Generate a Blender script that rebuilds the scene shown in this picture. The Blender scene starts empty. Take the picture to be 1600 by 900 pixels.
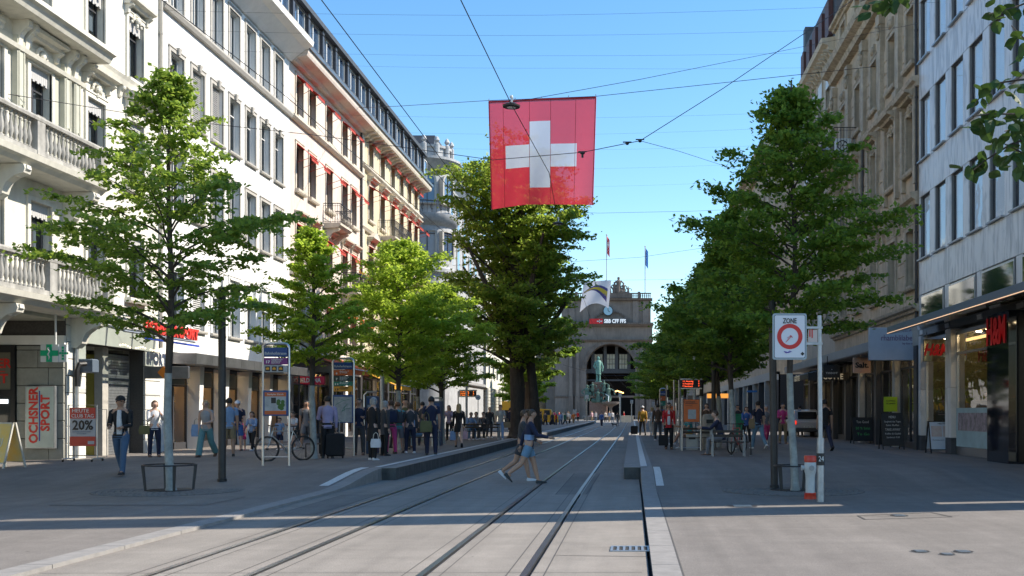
import bpy, bmesh, math, random
import numpy as np
from mathutils import Vector, Matrix
R = math.radians
C = bpy.context.scene.collection
scene = bpy.context.scene

# ------------------------------------------------------------------ camera
F = 1600.0; VX = 988.0; HY = 645.0; CH = 1.6
cam_d = bpy.data.cameras.new('camera'); cam = bpy.data.objects.new('camera', cam_d); C.objects.link(cam)
cam.location = (0, 0, CH); cam.rotation_euler = (R(90), 0, 0)
cam_d.sensor_width = 36; cam_d.lens = 36 * F / 1600
cam_d.shift_x = (800 - VX) / 1600; cam_d.shift_y = (HY - 450) / 1600
cam_d.clip_start = .1; cam_d.clip_end = 3000
scene.camera = cam
# ------------------------------------------------------------------ light
SUN_EL, SUN_AZ = 41.0, 79.0         # azimuth clockwise from +Y
w = bpy.data.worlds.new('World'); scene.world = w; w.use_nodes = True
nt = w.node_tree; bg = nt.nodes['Background']
sky = nt.nodes.new('ShaderNodeTexSky'); sky.sky_type = 'NISHITA'; sky.sun_disc = False
sky.sun_elevation = R(SUN_EL); sky.sun_rotation = R(SUN_AZ); sky.altitude = 400
sky.air_density = 1.15; sky.dust_density = .25; sky.ozone_density = 2.2
hs = nt.nodes.new('ShaderNodeHueSaturation'); hs.inputs['Saturation'].default_value = 1.25; hs.inputs['Hue'].default_value = .498
nt.links.new(sky.outputs[0], hs.inputs['Color']); nt.links.new(hs.outputs[0], bg.inputs[0]); bg.inputs[1].default_value = .15
sd = bpy.data.lights.new('sun', 'SUN'); so = bpy.data.objects.new('sun', sd); C.objects.link(so)
sd.energy = 5.0; sd.angle = R(.5); sd.color = (1, .91, .78)
dv = Vector((math.sin(R(SUN_AZ)) * math.cos(R(SUN_EL)), math.cos(R(SUN_AZ)) * math.cos(R(SUN_EL)), math.sin(R(SUN_EL))))
so.rotation_euler = dv.to_track_quat('Z', 'Y').to_euler(); so.location = (30, 10, 40)
scene.view_settings.view_transform = 'Standard'; scene.view_settings.look = 'None'
scene.view_settings.exposure = .74; scene.view_settings.gamma = 1
try:
    scene.cycles.max_bounces = 8; scene.cycles.transparent_max_bounces = 12
    scene.cycles.diffuse_bounces = 3; scene.cycles.glossy_bounces = 3; scene.cycles.transmission_bounces = 4
    scene.cycles.caustics_reflective = False; scene.cycles.caustics_refractive = False
    scene.cycles.use_denoising = True
except Exception: pass

# ------------------------------------------------------------------ places
LX, RX = -16.0, 10.2               # facade planes
def zp(Y):                          # pavement height along the street
    if Y < 20.3: return .04
    if Y > 24.4: return .28
    t = (Y - 20.3) / 4.1; return .04 + .24 * t * t * (3 - 2 * t)
def gp(x, y, z=None):               # pixel on the pavement (or on level z) -> world point
    Y = F * (CH - (.15 if z is None else z)) / (y - HY)
    if z is None:
        for _ in range(30): Y = .5 * Y + .5 * F * (CH - zp(Y)) / (y - HY)
        z = zp(Y)
    return Vector(((x - VX) * Y / F, Y, z))
def at(x, y, Y): return Vector(((x - VX) * Y / F, Y, CH + (HY - y) * Y / F))

# ------------------------------------------------------------------ naming
def tag(o, label=None, cat=None, group=None, kind=None):
    if label: o['label'] = label
    if cat: o['category'] = cat
    if group: o['group'] = group
    if kind: o['kind'] = kind
    return o
def thing(name, label, cat, loc=(0, 0, 0), rz=0, group=None):
    o = bpy.data.objects.new(name, None); C.objects.link(o); o.location = loc; o.rotation_euler = (0, 0, rz)
    o.empty_display_size = .2
    return tag(o, label, cat, group)
def children(o): return list(o.children)
def copy_tree(o, parent=None):
    c = o.copy(); C.objects.link(c); c.parent = parent
    for ch in children(o): copy_tree(ch, c)
    return c

# ------------------------------------------------------------------ mesh builder
def ring(n, ph=0): return [(math.cos(ph + 2 * math.pi * i / n), math.sin(ph + 2 * math.pi * i / n)) for i in range(n)]
class MB:
    def __init__(s): s.v = []; s.f = []; s.m = []
    def face(s, pts, m=0):
        i = len(s.v); s.v += [tuple(p) for p in pts]; s.f.append(tuple(range(i, i + len(pts)))); s.m.append(m)
    def box(s, x0, x1, y0, y1, z0, z1, m=0):
        if x0 > x1: x0, x1 = x1, x0
        if y0 > y1: y0, y1 = y1, y0
        if z0 > z1: z0, z1 = z1, z0
        i = len(s.v)
        s.v += [(x0,y0,z0),(x1,y0,z0),(x1,y1,z0),(x0,y1,z0),(x0,y0,z1),(x1,y0,z1),(x1,y1,z1),(x0,y1,z1)]
        for q in ((0,3,2,1),(4,5,6,7),(0,1,5,4),(1,2,6,5),(2,3,7,6),(3,0,4,7)):
            s.f.append(tuple(i + k for k in q)); s.m.append(m)
        return s
    def bbox(s, x0, x1, y0, y1, z0, z1, b=.01, m=0):      # box with chamfered long edges
        if x0 > x1: x0, x1 = x1, x0
        if y0 > y1: y0, y1 = y1, y0
        b = min(b, (x1-x0)*.45, (y1-y0)*.45, (z1-z0)*.45)
        def rg(z, k): return [(x0+k,y0+k,z),(x1-k,y0+k,z),(x1-k,y1-k,z),(x0+k,y1-k,z)]
        s.loft([rg(z0, b), rg(z0 + b, 0), rg(z1 - b, 0), rg(z1, b)], m); return s
    def loft(s, rings, m=0, cap=True, closed=True):
        n = len(rings[0]); i = len(s.v)
        for r in rings: s.v += [tuple(p) for p in r]
        for a in range(len(rings) - 1):
            for k in range(n if closed else n - 1):
                k2 = (k + 1) % n
                s.f.append((i+a*n+k, i+a*n+k2, i+(a+1)*n+k2, i+(a+1)*n+k)); s.m.append(m)
        if cap and closed:
            s.f.append(tuple(i + k for k in reversed(range(n)))); s.m.append(m)
            s.f.append(tuple(i + (len(rings)-1)*n + k for k in range(n))); s.m.append(m)
        return s
    def tube(s, pts, r, n=8, m=0, cap=True):
        pts = [Vector(p) for p in pts]
        if not hasattr(r, '__len__'): r = [r] * len(pts)
        up = Vector((0, 0, 1)); rings = []; u = None
        for i, p in enumerate(pts):
            d = (pts[min(i+1, len(pts)-1)] - pts[max(i-1, 0)])
            if d.length < 1e-9: d = Vector((0,0,1))
            d.normalize()
            if u is None:
                u = d.cross(up) if abs(d.z) < .95 else d.cross(Vector((0, 1, 0)))
            else: u = u - d * u.dot(d)
            if u.length < 1e-6: u = d.cross(Vector((1, 0, 0)))
            u.normalize(); v = d.cross(u)
            rr = r[i]
            rings.append([p + (u * c + v * q) * rr for c, q in ring(n)])
        return s.loft(rings, m, cap)
    def lathe(s, prof, cx=0, cy=0, n=12, m=0, ph=0):
        return s.loft([[(cx + c * r, cy + q * r, z) for c, q in ring(n, ph)] for r, z in prof], m)
    def ext(s, prof, y0, y1, m=0):     # profile [(x,z)] extruded along Y
        return s.loft([[(x, y0, z) for x, z in prof], [(x, y1, z) for x, z in prof]], m)
    def extx(s, prof, x0, x1, m=0):    # profile [(y,z)] extruded along X
        return s.loft([[(x0, y, z) for y, z in prof], [(x1, y, z) for y, z in prof]], m)
    def ball(s, c, rx, ry=None, rz=None, n=10, k=6, m=0):
        ry = ry or rx; rz = rz or rx
        s.loft([[(c[0] + a*rx*math.sin(t), c[1] + b*ry*math.sin(t), c[2] - rz*math.cos(t)) for a, b in ring(n)]
                for t in [math.pi*(i+.08)/(k+.16) for i in range(k + 1)]], m); return s
    def xf(s, M):
        s.v = [tuple(M @ Vector(p)) for p in s.v]; return s
    def mesh(s, name, mats, smooth=False, off=(0, 0, 0)):
        me = bpy.data.meshes.new(name)
        if off != (0, 0, 0): v = [(a-off[0], b-off[1], c-off[2]) for a, b, c in s.v]
        else: v = s.v
        me.from_pydata(v, [], s.f)
        for mt in (mats if isinstance(mats, (list, tuple)) else [mats]): me.materials.append(mt)
        me.polygons.foreach_set('material_index', s.m)
        bm = bmesh.new(); bm.from_mesh(me); bmesh.ops.recalc_face_normals(bm, faces=bm.faces); bm.to_mesh(me); bm.free()
        if smooth:
            me.polygons.foreach_set('use_smooth', [True] * len(me.polygons))
            if smooth != 'all':
                try: me.set_sharp_from_angle(angle=R(38))
                except Exception: pass
        me.update(); return me
    def build(s, name, mats, parent=None, smooth=False, local=False, bevel=0):
        off = (0, 0, 0)
        if parent is not None and not local: off = tuple(wl(parent))
        me = s.mesh(name, mats, smooth, off)
        o = bpy.data.objects.new(name, me); C.objects.link(o); o.parent = parent
        if bevel:
            md = o.modifiers.new('bevel', 'BEVEL'); md.width = bevel; md.segments = 2; md.limit_method = 'ANGLE'; md.angle_limit = R(50)
        return o
def wl(o):
    p = Vector((0, 0, 0))
    while o is not None: p = p + o.location; o = o.parent
    return p
def inst(name, me, parent, loc, rz=None, sc=None):      # loc in world (unrotated parents)
    o = bpy.data.objects.new(name, me); C.objects.link(o); o.parent = parent
    o.location = Vector(loc) - (wl(parent) if parent else Vector((0, 0, 0)))
    if rz: o.rotation_euler = (0, 0, rz)
    if sc: o.scale = sc
    return o
ROT = {'cam': (R(90), 0, 0), 'L': (R(90), 0, R(90)), 'Rt': (R(90), 0, R(-90))}
def text(name, s, size, mat, parent, loc, rot='cam', ext=.004, bold=0, align='CENTER', width=None, roll=0, font=None, lift=0):
    cu = bpy.data.curves.new(name, 'FONT'); cu.body = s; cu.size = size; cu.extrude = ext; cu.offset = bold
    cu.align_x = align; cu.align_y = 'CENTER'; cu.resolution_u = 2
    o = bpy.data.objects.new(name, cu); C.objects.link(o)
    dg = bpy.context.evaluated_depsgraph_get(); me = bpy.data.meshes.new_from_object(o.evaluated_get(dg))
    bpy.data.objects.remove(o); bpy.data.curves.remove(cu)
    me.materials.clear(); me.materials.append(mat)
    if width:
        xs = [v.co.x for v in me.vertices]; k = width / max(1e-6, max(xs) - min(xs))
        me.transform(Matrix.Diagonal((k, 1, 1, 1)))
    if roll: me.transform(Matrix.Rotation(roll, 4, 'Z'))
    o = bpy.data.objects.new(name, me); C.objects.link(o); o.parent = parent
    o.rotation_euler = ROT[rot] if isinstance(rot, str) else rot
    o.location = Vector(loc) - (wl(parent) if parent else Vector((0, 0, 0)))
    return o

# ------------------------------------------------------------------ materials
MC = {}
def mat(name, col, rough=.7, metal=0, spec=.5, noise=0, scale=4, bump=0, bscale=None, emit=0, streak=0, trans=0, coat=0, stretch=None, col2=None):
    if name in MC: return MC[name]
    m = bpy.data.materials.new(name); m.use_nodes = True; MC[name] = m
    t = m.node_tree; b = t.nodes['Principled BSDF']; L = t.links.new
    c = (*col[:3], 1)
    b.inputs['Base Color'].default_value = c; b.inputs['Roughness'].default_value = rough
    b.inputs['Metallic'].default_value = metal; b.inputs['Specular IOR Level'].default_value = spec
    if coat: b.inputs['Coat Weight'].default_value = coat; b.inputs['Coat Roughness'].default_value = .05
    co = None
    def coords():
        nonlocal co
        if co is None:
            tc = t.nodes.new('ShaderNodeTexCoord'); gm = t.nodes.new('ShaderNodeNewGeometry')
            mp = t.nodes.new('ShaderNodeMapping'); L(gm.outputs['Position'], mp.inputs[0])
            if stretch: mp.inputs['Scale'].default_value = stretch
            co = mp.outputs[0]
        return co
    if noise:
        nz = t.nodes.new('ShaderNodeTexNoise'); nz.inputs['Scale'].default_value = scale; nz.inputs['Detail'].default_value = 6
        nz.inputs['Roughness'].default_value = .65; L(coords(), nz.inputs['Vector'])
        mr = t.nodes.new('ShaderNodeMapRange'); mr.inputs[1].default_value = .3; mr.inputs[2].default_value = .7
        L(nz.outputs['Fac'], mr.inputs[0])
        mx = t.nodes.new('ShaderNodeMix'); mx.data_type = 'RGBA'
        mx.inputs[6].default_value = (*[max(0, v * (1 - noise)) for v in col[:3]], 1) if col2 is None else (*col2, 1)
        mx.inputs[7].default_value = (*[min(1, v * (1 + noise * .6)) for v in col[:3]], 1)
        L(mr.outputs[0], mx.inputs[0]); L(mx.outputs[2], b.inputs['Base Color'])
        if streak:      # rain streaks running down the face: weathering, fixed to the wall
            n2 = t.nodes.new('ShaderNodeTexNoise'); n2.inputs['Scale'].default_value = 1; n2.inputs['Detail'].default_value = 5
            m2 = t.nodes.new('ShaderNodeMapping'); m2.inputs['Scale'].default_value = (5, 5, .35)
            gm = t.nodes.new('ShaderNodeNewGeometry'); L(gm.outputs['Position'], m2.inputs[0]); L(m2.outputs[0], n2.inputs['Vector'])
            r2 = t.nodes.new('ShaderNodeMapRange'); r2.inputs[1].default_value = .35; r2.inputs[2].default_value = .65
            r2.inputs[3].default_value = 1 - streak; r2.inputs[4].default_value = 1
            L(n2.outputs['Fac'], r2.inputs[0])
            ml = t.nodes.new('ShaderNodeMix'); ml.data_type = 'RGBA'; ml.blend_type = 'MULTIPLY'; ml.inputs[0].default_value = 1
            L(mx.outputs[2], ml.inputs[6]); L(r2.outputs[0], ml.inputs[7]); L(ml.outputs[2], b.inputs['Base Color'])
    if bump:
        nb = t.nodes.new('ShaderNodeTexNoise'); nb.inputs['Scale'].default_value = bscale or scale * 6; nb.inputs['Detail'].default_value = 4
        L(coords(), nb.inputs['Vector'])
        bp = t.nodes.new('ShaderNodeBump'); bp.inputs['Strength'].default_value = bump; bp.inputs['Distance'].default_value = .01
        L(nb.outputs['Fac'], bp.inputs['Height']); L(bp.outputs[0], b.inputs['Normal'])
    if emit:
        b.inputs['Emission Color'].default_value = c; b.inputs['Emission Strength'].default_value = emit
    if trans:           # thin cloth or leaf that lets light through
        tr = t.nodes.new('ShaderNodeBsdfTranslucent'); tr.inputs[0].default_value = c
        ms = t.nodes.new('ShaderNodeMixShader'); ms.inputs[0].default_value = trans
        o = t.nodes['Material Output']; L(b.outputs[0], ms.inputs[1]); L(tr.outputs[0], ms.inputs[2]); L(ms.outputs[0], o.inputs[0])
    return m
def glass(name, tint=(.75, .82, .85), refl=1.0, rough=.02, base=.04):
    if name in MC: return MC[name]
    m = bpy.data.materials.new(name); m.use_nodes = True; MC[name] = m
    t = m.node_tree; L = t.links.new; t.nodes.remove(t.nodes['Principled BSDF']); o = t.nodes['Material Output']
    a = t.nodes.new('ShaderNodeBsdfTransparent'); a.inputs[0].default_value = (*tint, 1)
    g = t.nodes.new('ShaderNodeBsdfGlossy'); g.inputs['Roughness'].default_value = rough
    fr = t.nodes.new('ShaderNodeLayerWeight'); fr.inputs[0].default_value = .5; pw = t.nodes.new('ShaderNodeMath'); pw.operation = 'POWER'; pw.inputs[1].default_value = 3.2; L(fr.outputs['Facing'], pw.inputs[0])
    mr = t.nodes.new('ShaderNodeMapRange'); mr.inputs[3].default_value = base; mr.inputs[4].default_value = refl
    L(pw.outputs[0], mr.inputs[0])
    # old panes are never flat: a slow waviness breaks up the reflections
    nz = t.nodes.new('ShaderNodeTexNoise'); nz.inputs['Scale'].default_value = .9; gm = t.nodes.new('ShaderNodeNewGeometry'); L(gm.outputs['Position'], nz.inputs['Vector'])
    bp = t.nodes.new('ShaderNodeBump'); bp.inputs['Strength'].default_value = .35; bp.inputs['Distance'].default_value = .03
    L(nz.outputs['Fac'], bp.inputs['Height']); L(bp.outputs[0], g.inputs['Normal'])
    ms = t.nodes.new('ShaderNodeMixShader'); L(mr.outputs[0], ms.inputs[0]); L(a.outputs[0], ms.inputs[1]); L(g.outputs[0], ms.inputs[2]); L(ms.outputs[0], o.inputs[0])
    return m
M = dict(
 white=mat('white_render', (.80, .79, .76), .85, noise=.06, scale=1.2, bump=.1, bscale=60, streak=.05),
 stone_w=mat('pale_stone', (.68, .66, .58), .85, noise=.12, scale=2, bump=.25, bscale=30, streak=.12),
 stone_g=mat('green_grey_stone', (.50, .50, .42), .85, noise=.12, scale=2, bump=.25, bscale=30, streak=.14),
 bal=mat('weathered_balustrade_stone', (.40, .39, .36), .9, noise=.3, scale=3, bump=.4, bscale=25, streak=.3),
 cream=mat('cream_stone', (.63, .545, .48), .85, noise=.10, scale=1.6, bump=.2, bscale=30, streak=.1),
 yell=mat('yellow_cream_stone', (.60, .53, .36), .85, noise=.10, scale=1.6, bump=.2, bscale=30, streak=.12),
 trim=mat('cream_trim', (.60, .54, .44), .8, noise=.15, scale=3, bump=.2, bscale=30, streak=.15),
 grey_t=mat('grey_turret_stone', (.42, .43, .44), .85, noise=.2, scale=2, bump=.3, bscale=20, streak=.2),
 sand=mat('brown_sandstone', (.56, .44, .31), .88, noise=.22, scale=1.5, bump=.45, bscale=18, streak=.22),
 sand2=mat('sandstone_trim', (.50, .41, .30), .88, noise=.28, scale=3, bump=.45, bscale=18, streak=.3),
 beige=mat('beige_render', (.55, .47, .36), .88, noise=.14, scale=1.2, bump=.2, bscale=30, streak=.15),
 slate=mat('dark_slate_roof', (.06, .065, .075), .6, noise=.3, scale=4),
 dkwin=mat('dark_room', (.018, .018, .02), .9),
 frame_w=mat('white_window_frame', (.62, .62, .60), .5, noise=.05, scale=5),
 frame_d=mat('dark_window_frame', (.05, .05, .055), .45, noise=.1, scale=6),
 frame_b=mat('brown_window_frame', (.13, .09, .065), .5, noise=.15, scale=6),
 surround=mat('grey_stone_surround', (.42, .40, .36), .8, noise=.12, scale=6, bump=.2),
 curtain=mat('pale_curtain', (.50, .55, .60), .9, noise=.08, scale=3),
 curtain3=mat('light_blue_curtain', (.72, .80, .88), .9, noise=.06, scale=3),
 curtain2=mat('off_white_blind', (.45, .45, .45), .9, noise=.06, scale=3),
 shutter=mat('grey_slat_blind', (.42, .42, .41), .7, noise=.1, scale=3),
 red=mat('red_awning_cloth', (.50, .065, .045), .8, noise=.1, scale=5, trans=.25),
 orange_aw=mat('orange_awning_cloth', (.75, .16, .04), .8, noise=.1, scale=5, trans=.25),
 steel=mat('galvanised_steel', (.38, .40, .42), .45, .8, noise=.2, scale=8),
 chrome=mat('brushed_steel', (.55, .55, .56), .3, .9),
 dark_metal=mat('dark_brown_metal', (.045, .04, .038), .5, .3, noise=.2, scale=6),
 black=mat('black_paint', (.012, .012, .013), .5),
 iron=mat('wrought_iron', (.03, .03, .035), .55, .3),
 wire=mat('overhead_wire', (.03, .03, .035), .5, .4),
 pane=glass('window_glass', (.50, .57, .62), .62, base=.08),
 shop=glass('shop_glass', (.72, .76, .74), .85, base=.06),
 panec=glass('curtained_window_glass', (.95, .97, .98), .8, base=.05),
 sidew=glass('canopy_glass', (.30, .42, .36), .9, base=.15),
)
# ================================================================== ground
def asphalt(name, c, c2, sp=.35):
    m = bpy.data.materials.new(name); m.use_nodes = True; t = m.node_tree; L = t.links.new; b = t.nodes['Principled BSDF']
    gm = t.nodes.new('ShaderNodeNewGeometry')
    def nz(scale, det=5, st=None, ro=.6):
        n = t.nodes.new('ShaderNodeTexNoise'); n.inputs['Scale'].default_value = scale; n.inputs['Detail'].default_value = det; n.inputs['Roughness'].default_value = ro
        if st:
            mp = t.nodes.new('ShaderNodeMapping'); mp.inputs['Scale'].default_value = st; L(gm.outputs['Position'], mp.inputs[0]); L(mp.outputs[0], n.inputs['Vector'])
        else: L(gm.outputs['Position'], n.inputs['Vector'])
        return n.outputs['Fac']
    def mr(s, a, b_, c_, d):
        r = t.nodes.new('ShaderNodeMapRange'); r.inputs[1].default_value = a; r.inputs[2].default_value = b_; r.inputs[3].default_value = c_; r.inputs[4].default_value = d
        L(s, r.inputs[0]); return r.outputs[0]
    def mul(a, b_):
        x = t.nodes.new('ShaderNodeMath'); x.operation = 'MULTIPLY'; L(a, x.inputs[0]); L(b_, x.inputs[1]); return x.outputs[0]
    mx = t.nodes.new('ShaderNodeMix'); mx.data_type = 'RGBA'; mx.inputs[6].default_value = (*c, 1); mx.inputs[7].default_value = (*c2, 1)
    L(mr(nz(.35, 6), .35, .65, 0, 1), mx.inputs[0])
    k = mul(mr(nz(70, 2), .3, .7, 1 - sp, 1 + sp), mr(nz(2.5, 6), .3, .75, .88, 1.06)); k = mul(k, mr(nz(14, 4), .3, .7, .95, 1.04))
    k = mul(k, mr(nz(1, 5, (2.5, .12, 1)), .35, .7, 1.05, .84))          # wear running along the street
    k = mul(k, mr(nz(.9, 3, (.3, 3, 1)), .3, .7, .93, 1.05))             # paving joints and wash marks across
    v = t.nodes.new('ShaderNodeTexVoronoi'); v.inputs['Scale'].default_value = 1.1; v.feature = 'F1'; L(gm.outputs['Position'], v.inputs['Vector'])
    k = mul(k, mr(v.outputs['Distance'], .018, .03, .35, 1))             # chewing gum and oil spots
    sc = t.nodes.new('ShaderNodeVectorMath'); sc.operation = 'SCALE'; L(mx.outputs[2], sc.inputs[0]); L(k, sc.inputs['Scale'])
    L(sc.outputs[0], b.inputs['Base Color']); b.inputs['Roughness'].default_value = .82; b.inputs['Specular IOR Level'].default_value = .35
    bp = t.nodes.new('ShaderNodeBump'); bp.inputs['Strength'].default_value = .35; bp.inputs['Distance'].default_value = .004
    L(nz(90, 3), bp.inputs['Height']); L(bp.outputs[0], b.inputs['Normal'])
    MC[name] = m; return m
M['road'] = asphalt('worn_road_asphalt', (.235, .210, .182), (.275, .246, .214), .28)
M['pave'] = asphalt('pavement_asphalt', (.175, .156, .14), (.208, .187, .168), .25)
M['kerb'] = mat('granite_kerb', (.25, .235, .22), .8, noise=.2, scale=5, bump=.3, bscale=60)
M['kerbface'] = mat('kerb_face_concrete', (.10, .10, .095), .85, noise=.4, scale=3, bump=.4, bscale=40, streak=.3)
M['rail'] = mat('rail_steel', (.34, .34, .35), .28, .9, noise=.15, scale=3)
M['groove'] = mat('rail_groove', (.03, .028, .026), .9)
M['cobble'] = mat('cobble_stone', (.16, .15, .14), .85, noise=.35, scale=9, bump=.4)
M['soil'] = mat('dark_soil', (.02, .017, .013), .95, noise=.3, scale=9)
M['line'] = mat('road_marking_white', (.62, .61, .58), .75, noise=.25, scale=14)
RAILS = [-4.78, -3.78, -2.09, -1.07]
def rx(i, Y):                          # the tracks drift slightly to the right further on
    return RAILS[i] + min(1, max(0, (Y - 22) / 60)) * .22
b = MB()
ys = [-40, 8, 22, 30, 40, 52, 66, 82, 120, 180, 262]
KX = .163
for a, c in zip(ys[:-1], ys[1:]):
    def edges(Y):
        e = [-5.95]
        for i in range(4): e += [rx(i, Y) - .035, rx(i, Y) + .075]
        return e + [KX]
    ea, ec = edges(a), edges(c)
    for i in range(0, len(ea), 2):
        b.face([(ea[i], a, 0), (ea[i+1], a, 0), (ec[i+1], c, 0), (ec[i], c, 0)])
b.face([(-5.95, 262, 0), (.2, 262, 0), (.2, 420, 0), (-5.95, 420, 0)])
b.face([(-90, 172, -.004), (-5.95, 172, -.004), (-5.95, 420, -.004), (-90, 420, -.004)])
b.face([(KX, 172, -.004), (90, 172, -.004), (90, 420, -.004), (KX, 420, -.004)])
tag(b.build('road', M['road']), kind='structure')
b = MB(); b.face([(-2500, -200, -.12), (2500, -200, -.12), (2500, 3000, -.12), (-2500, 3000, -.12)])
tag(b.build('ground', M['road']), kind='structure')
for i in range(4):                     # grooved rails, each a thing
    r = MB(); g = MB()
    for a, c in zip(ys[:-1], ys[1:]):
        xa, xc = rx(i, a), rx(i, c)
        r.loft([[(xa-.035, a, -.05), (xa+.03, a, -.05), (xa+.03, a, .004), (xa-.035, a, .004)], [(xc-.035, c, -.05), (xc+.03, c, -.05), (xc+.03, c, .004), (xc-.035, c, .004)]])
        g.face([(xa+.03, a, -.04), (xa+.068, a, -.04), (xc+.068, c, -.04), (xc+.03, c, -.04)])
        r.loft([[(xa+.068, a, -.05), (xa+.075, a, -.05), (xa+.075, a, .003), (xa+.068, a, .003)], [(xc+.068, c, -.05), (xc+.075, c, -.05), (xc+.075, c, .003), (xc+.068, c, .003)]])
    t = thing('tram_rail', ['outer rail of the left tram track, nearest the left kerb', 'inner rail of the left tram track',
        'left rail of the right tram track', 'rightmost tram rail, next to the right kerb'][i], 'rail', (RAILS[i], 0, 0), 0, 'tram rails set in the road')
    r.build('rail_head', M['rail'], t); g.build('groove', M['groove'], t)
# pavements: one sheet each, following the ramp up to the tram platform
yy = [-40, 10, 20.3] + [20.3 + 4.1 * k / 8 for k in range(1, 9)] + [40, 80, 172]
b = MB()
for a, c in zip(yy[:-1], yy[1:]):
    za, zc = zp(a), zp(c)
    b.face([(-90, a, za), (-6.25, a, za), (-6.25, c, zc), (-90, c, zc)])
    b.face([(.48, a, za), (90, a, za), (90, c, zc), (.48, c, zc)])
tag(b.build('pavement', M['pave']), kind='structure')
# kerbs: separate stones as far as their joints can be told apart
def kerb(x0, x1, side, label):
    t = thing('kerb', label, 'kerb', ((x0+x1)/2, 0, 0))
    cuts = []; y = 6.0
    while y < 172: cuts.append(y); y += (1.5 if y < 46 else 14)
    cuts.append(172)
    for a, c in zip(cuts[:-1], cuts[1:]):
        k = MB(); g_ = .012 if a < 46 else .0
        n = 3 if 18 < a < 26 else 1
        for q in range(n):
            aa = a + (c-a)*q/n + (g_ if q == 0 else 0); cc = a + (c-a)*(q+1)/n
            za, zc = zp(aa)+.004, zp(cc)+.004
            k.loft([[(x0, aa, -.1), (x1, aa, -.1), (x1, aa, za), (x0, aa, za)], [(x0, cc, -.1), (x1, cc, -.1), (x1, cc, zc), (x0, cc, zc)]])
            k.m = [0]*len(k.m)
        k.build('kerb_stone', M['kerb'], t)
kerb(-6.25, -5.95, 1, 'pale granite kerb along the left pavement edge')
kerb(.2, .48, -1, 'pale granite kerb along the right pavement edge')
b = MB(); b.face([(KX, -40, -.08), (.2, -40, -.08), (.2, 24.6, -.08), (KX, 24.6, -.08)])
tag(b.build('gutter', M['groove']), kind='structure')
# raised platform edges that stand out beyond the kerb line
def platform(x0, x1, y0, label):
    t = thing('platform_edge', label, 'platform', ((x0+x1)/2, y0, 0))
    b = MB(); yk = y0
    while yk < 150:
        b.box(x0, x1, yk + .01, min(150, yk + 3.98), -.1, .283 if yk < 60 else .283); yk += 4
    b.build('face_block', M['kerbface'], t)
    b = MB(); yk = y0
    while yk < 150:
        b.box(x0-.01, x1+.01, yk - .01, min(150, yk + 1.985), .283, .325 - .03); yk += 2
    b.build('edge_slab', M['kerb'], t)
platform(-5.948, -5.62, 24.3, 'raised tram platform edge running along the left pavement')
platform(-.2, .198, 24.6, 'raised tram platform edge starting beside the right pavement')
b = MB()
def mk(x0, x1, y0, y1, xs=0):
    n = max(1, int((y1-y0)/.6)) if y1 < 30 else 1
    for k in range(n):
        a = y0+(y1-y0)*k/n; c = y0+(y1-y0)*(k+1)/n
        b.face([(x0, a, zp(a)+.008), (x1, a, zp(a)+.008), (x1, c, zp(c)+.008), (x0, c, zp(c)+.008)])
mk(.50, .66, 21.3, 24.9); mk(-6.52, -6.32, 21.3, 24.6)
b.face([(.2, 24.9, .299), (.36, 24.9, .299), (.36, 150, .299), (.2, 150, .299)])
b.face([(-6.2, 24.6, .299), (-6.04, 24.6, .299), (-6.04, 150, .299), (-6.2, 150, .299)])
tag(b.build('platform_marking', M['line']), kind='structure')
# seams and patches in the asphalt
M['seam'] = mat('bitumen_seam', (.075, .07, .065), .8, noise=.3, scale=20)
M['patch'] = asphalt('asphalt_patch', (.17, .155, .14), (.20, .185, .165), .35)
b = MB()
def seam(p, q, wd=.018, z=None):
    p, q = Vector(p), Vector(q); d = (q-p).normalized(); n = Vector((-d.y, d.x, 0))*wd/2
    b.face([p-n, q-n, q+n, p+n])
for (x0, y0, x1, y1) in [(865, 868, 1012, 870), (1085, 808, 1500, 806)]:
    p = gp(x0, y0, 0 if x0 < 1000 else None); q = gp(x1, y1, 0 if x0 < 1000 else None)
    p.z += .004; q.z += .004; seam(p, q)
pts = [gp(*k) for k in [(1340, 806), (1352, 812), (1488, 808), (1455, 801)]]
for k in pts: k.z += .006
for a, c in zip(pts, pts[1:] + pts[:1]): seam(a, c, .03)
for x0, x1, y0, y1 in ((-5.6, -5.0, 16, 20), (-9.8, -7.2, 17.2, 18.9), (-1.5, -.9, 20, 27)):
    z = .002 if -5.9 < x0 < .1 else .044; pb = MB(); pb.face([(x0, y0, z), (x1, y0+.08, z), (x1+.05, y1, z), (x0-.03, y1-.05, z)]); tag(pb.build('asphalt_patch', M['patch']), kind='structure')
    for a_, c_ in (((x0, y0), (x1, y0+.08)), ((x1, y0+.08), (x1+.05, y1)), ((x1+.05, y1), (x0-.03, y1-.05)), ((x0-.03, y1-.05), (x0, y0))): seam((*a_, z+.002), (*c_, z+.002), .02)
for Y in (10.2, 17.5, 29, 37, 48): seam((-5.9, Y, .003), (.1, Y+.06, .003), .012)
for i in range(4):
    seam((RAILS[i]-.17, -10, .003), (RAILS[i]-.17, 22, .003), .012); seam((RAILS[i]+.2, -10, .003), (RAILS[i]+.2, 22, .003), .012)
seam((.49, -10, .045), (.49, 20, .045), .02)
tag(b.build('seams', M['seam']), kind='structure')
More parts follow.
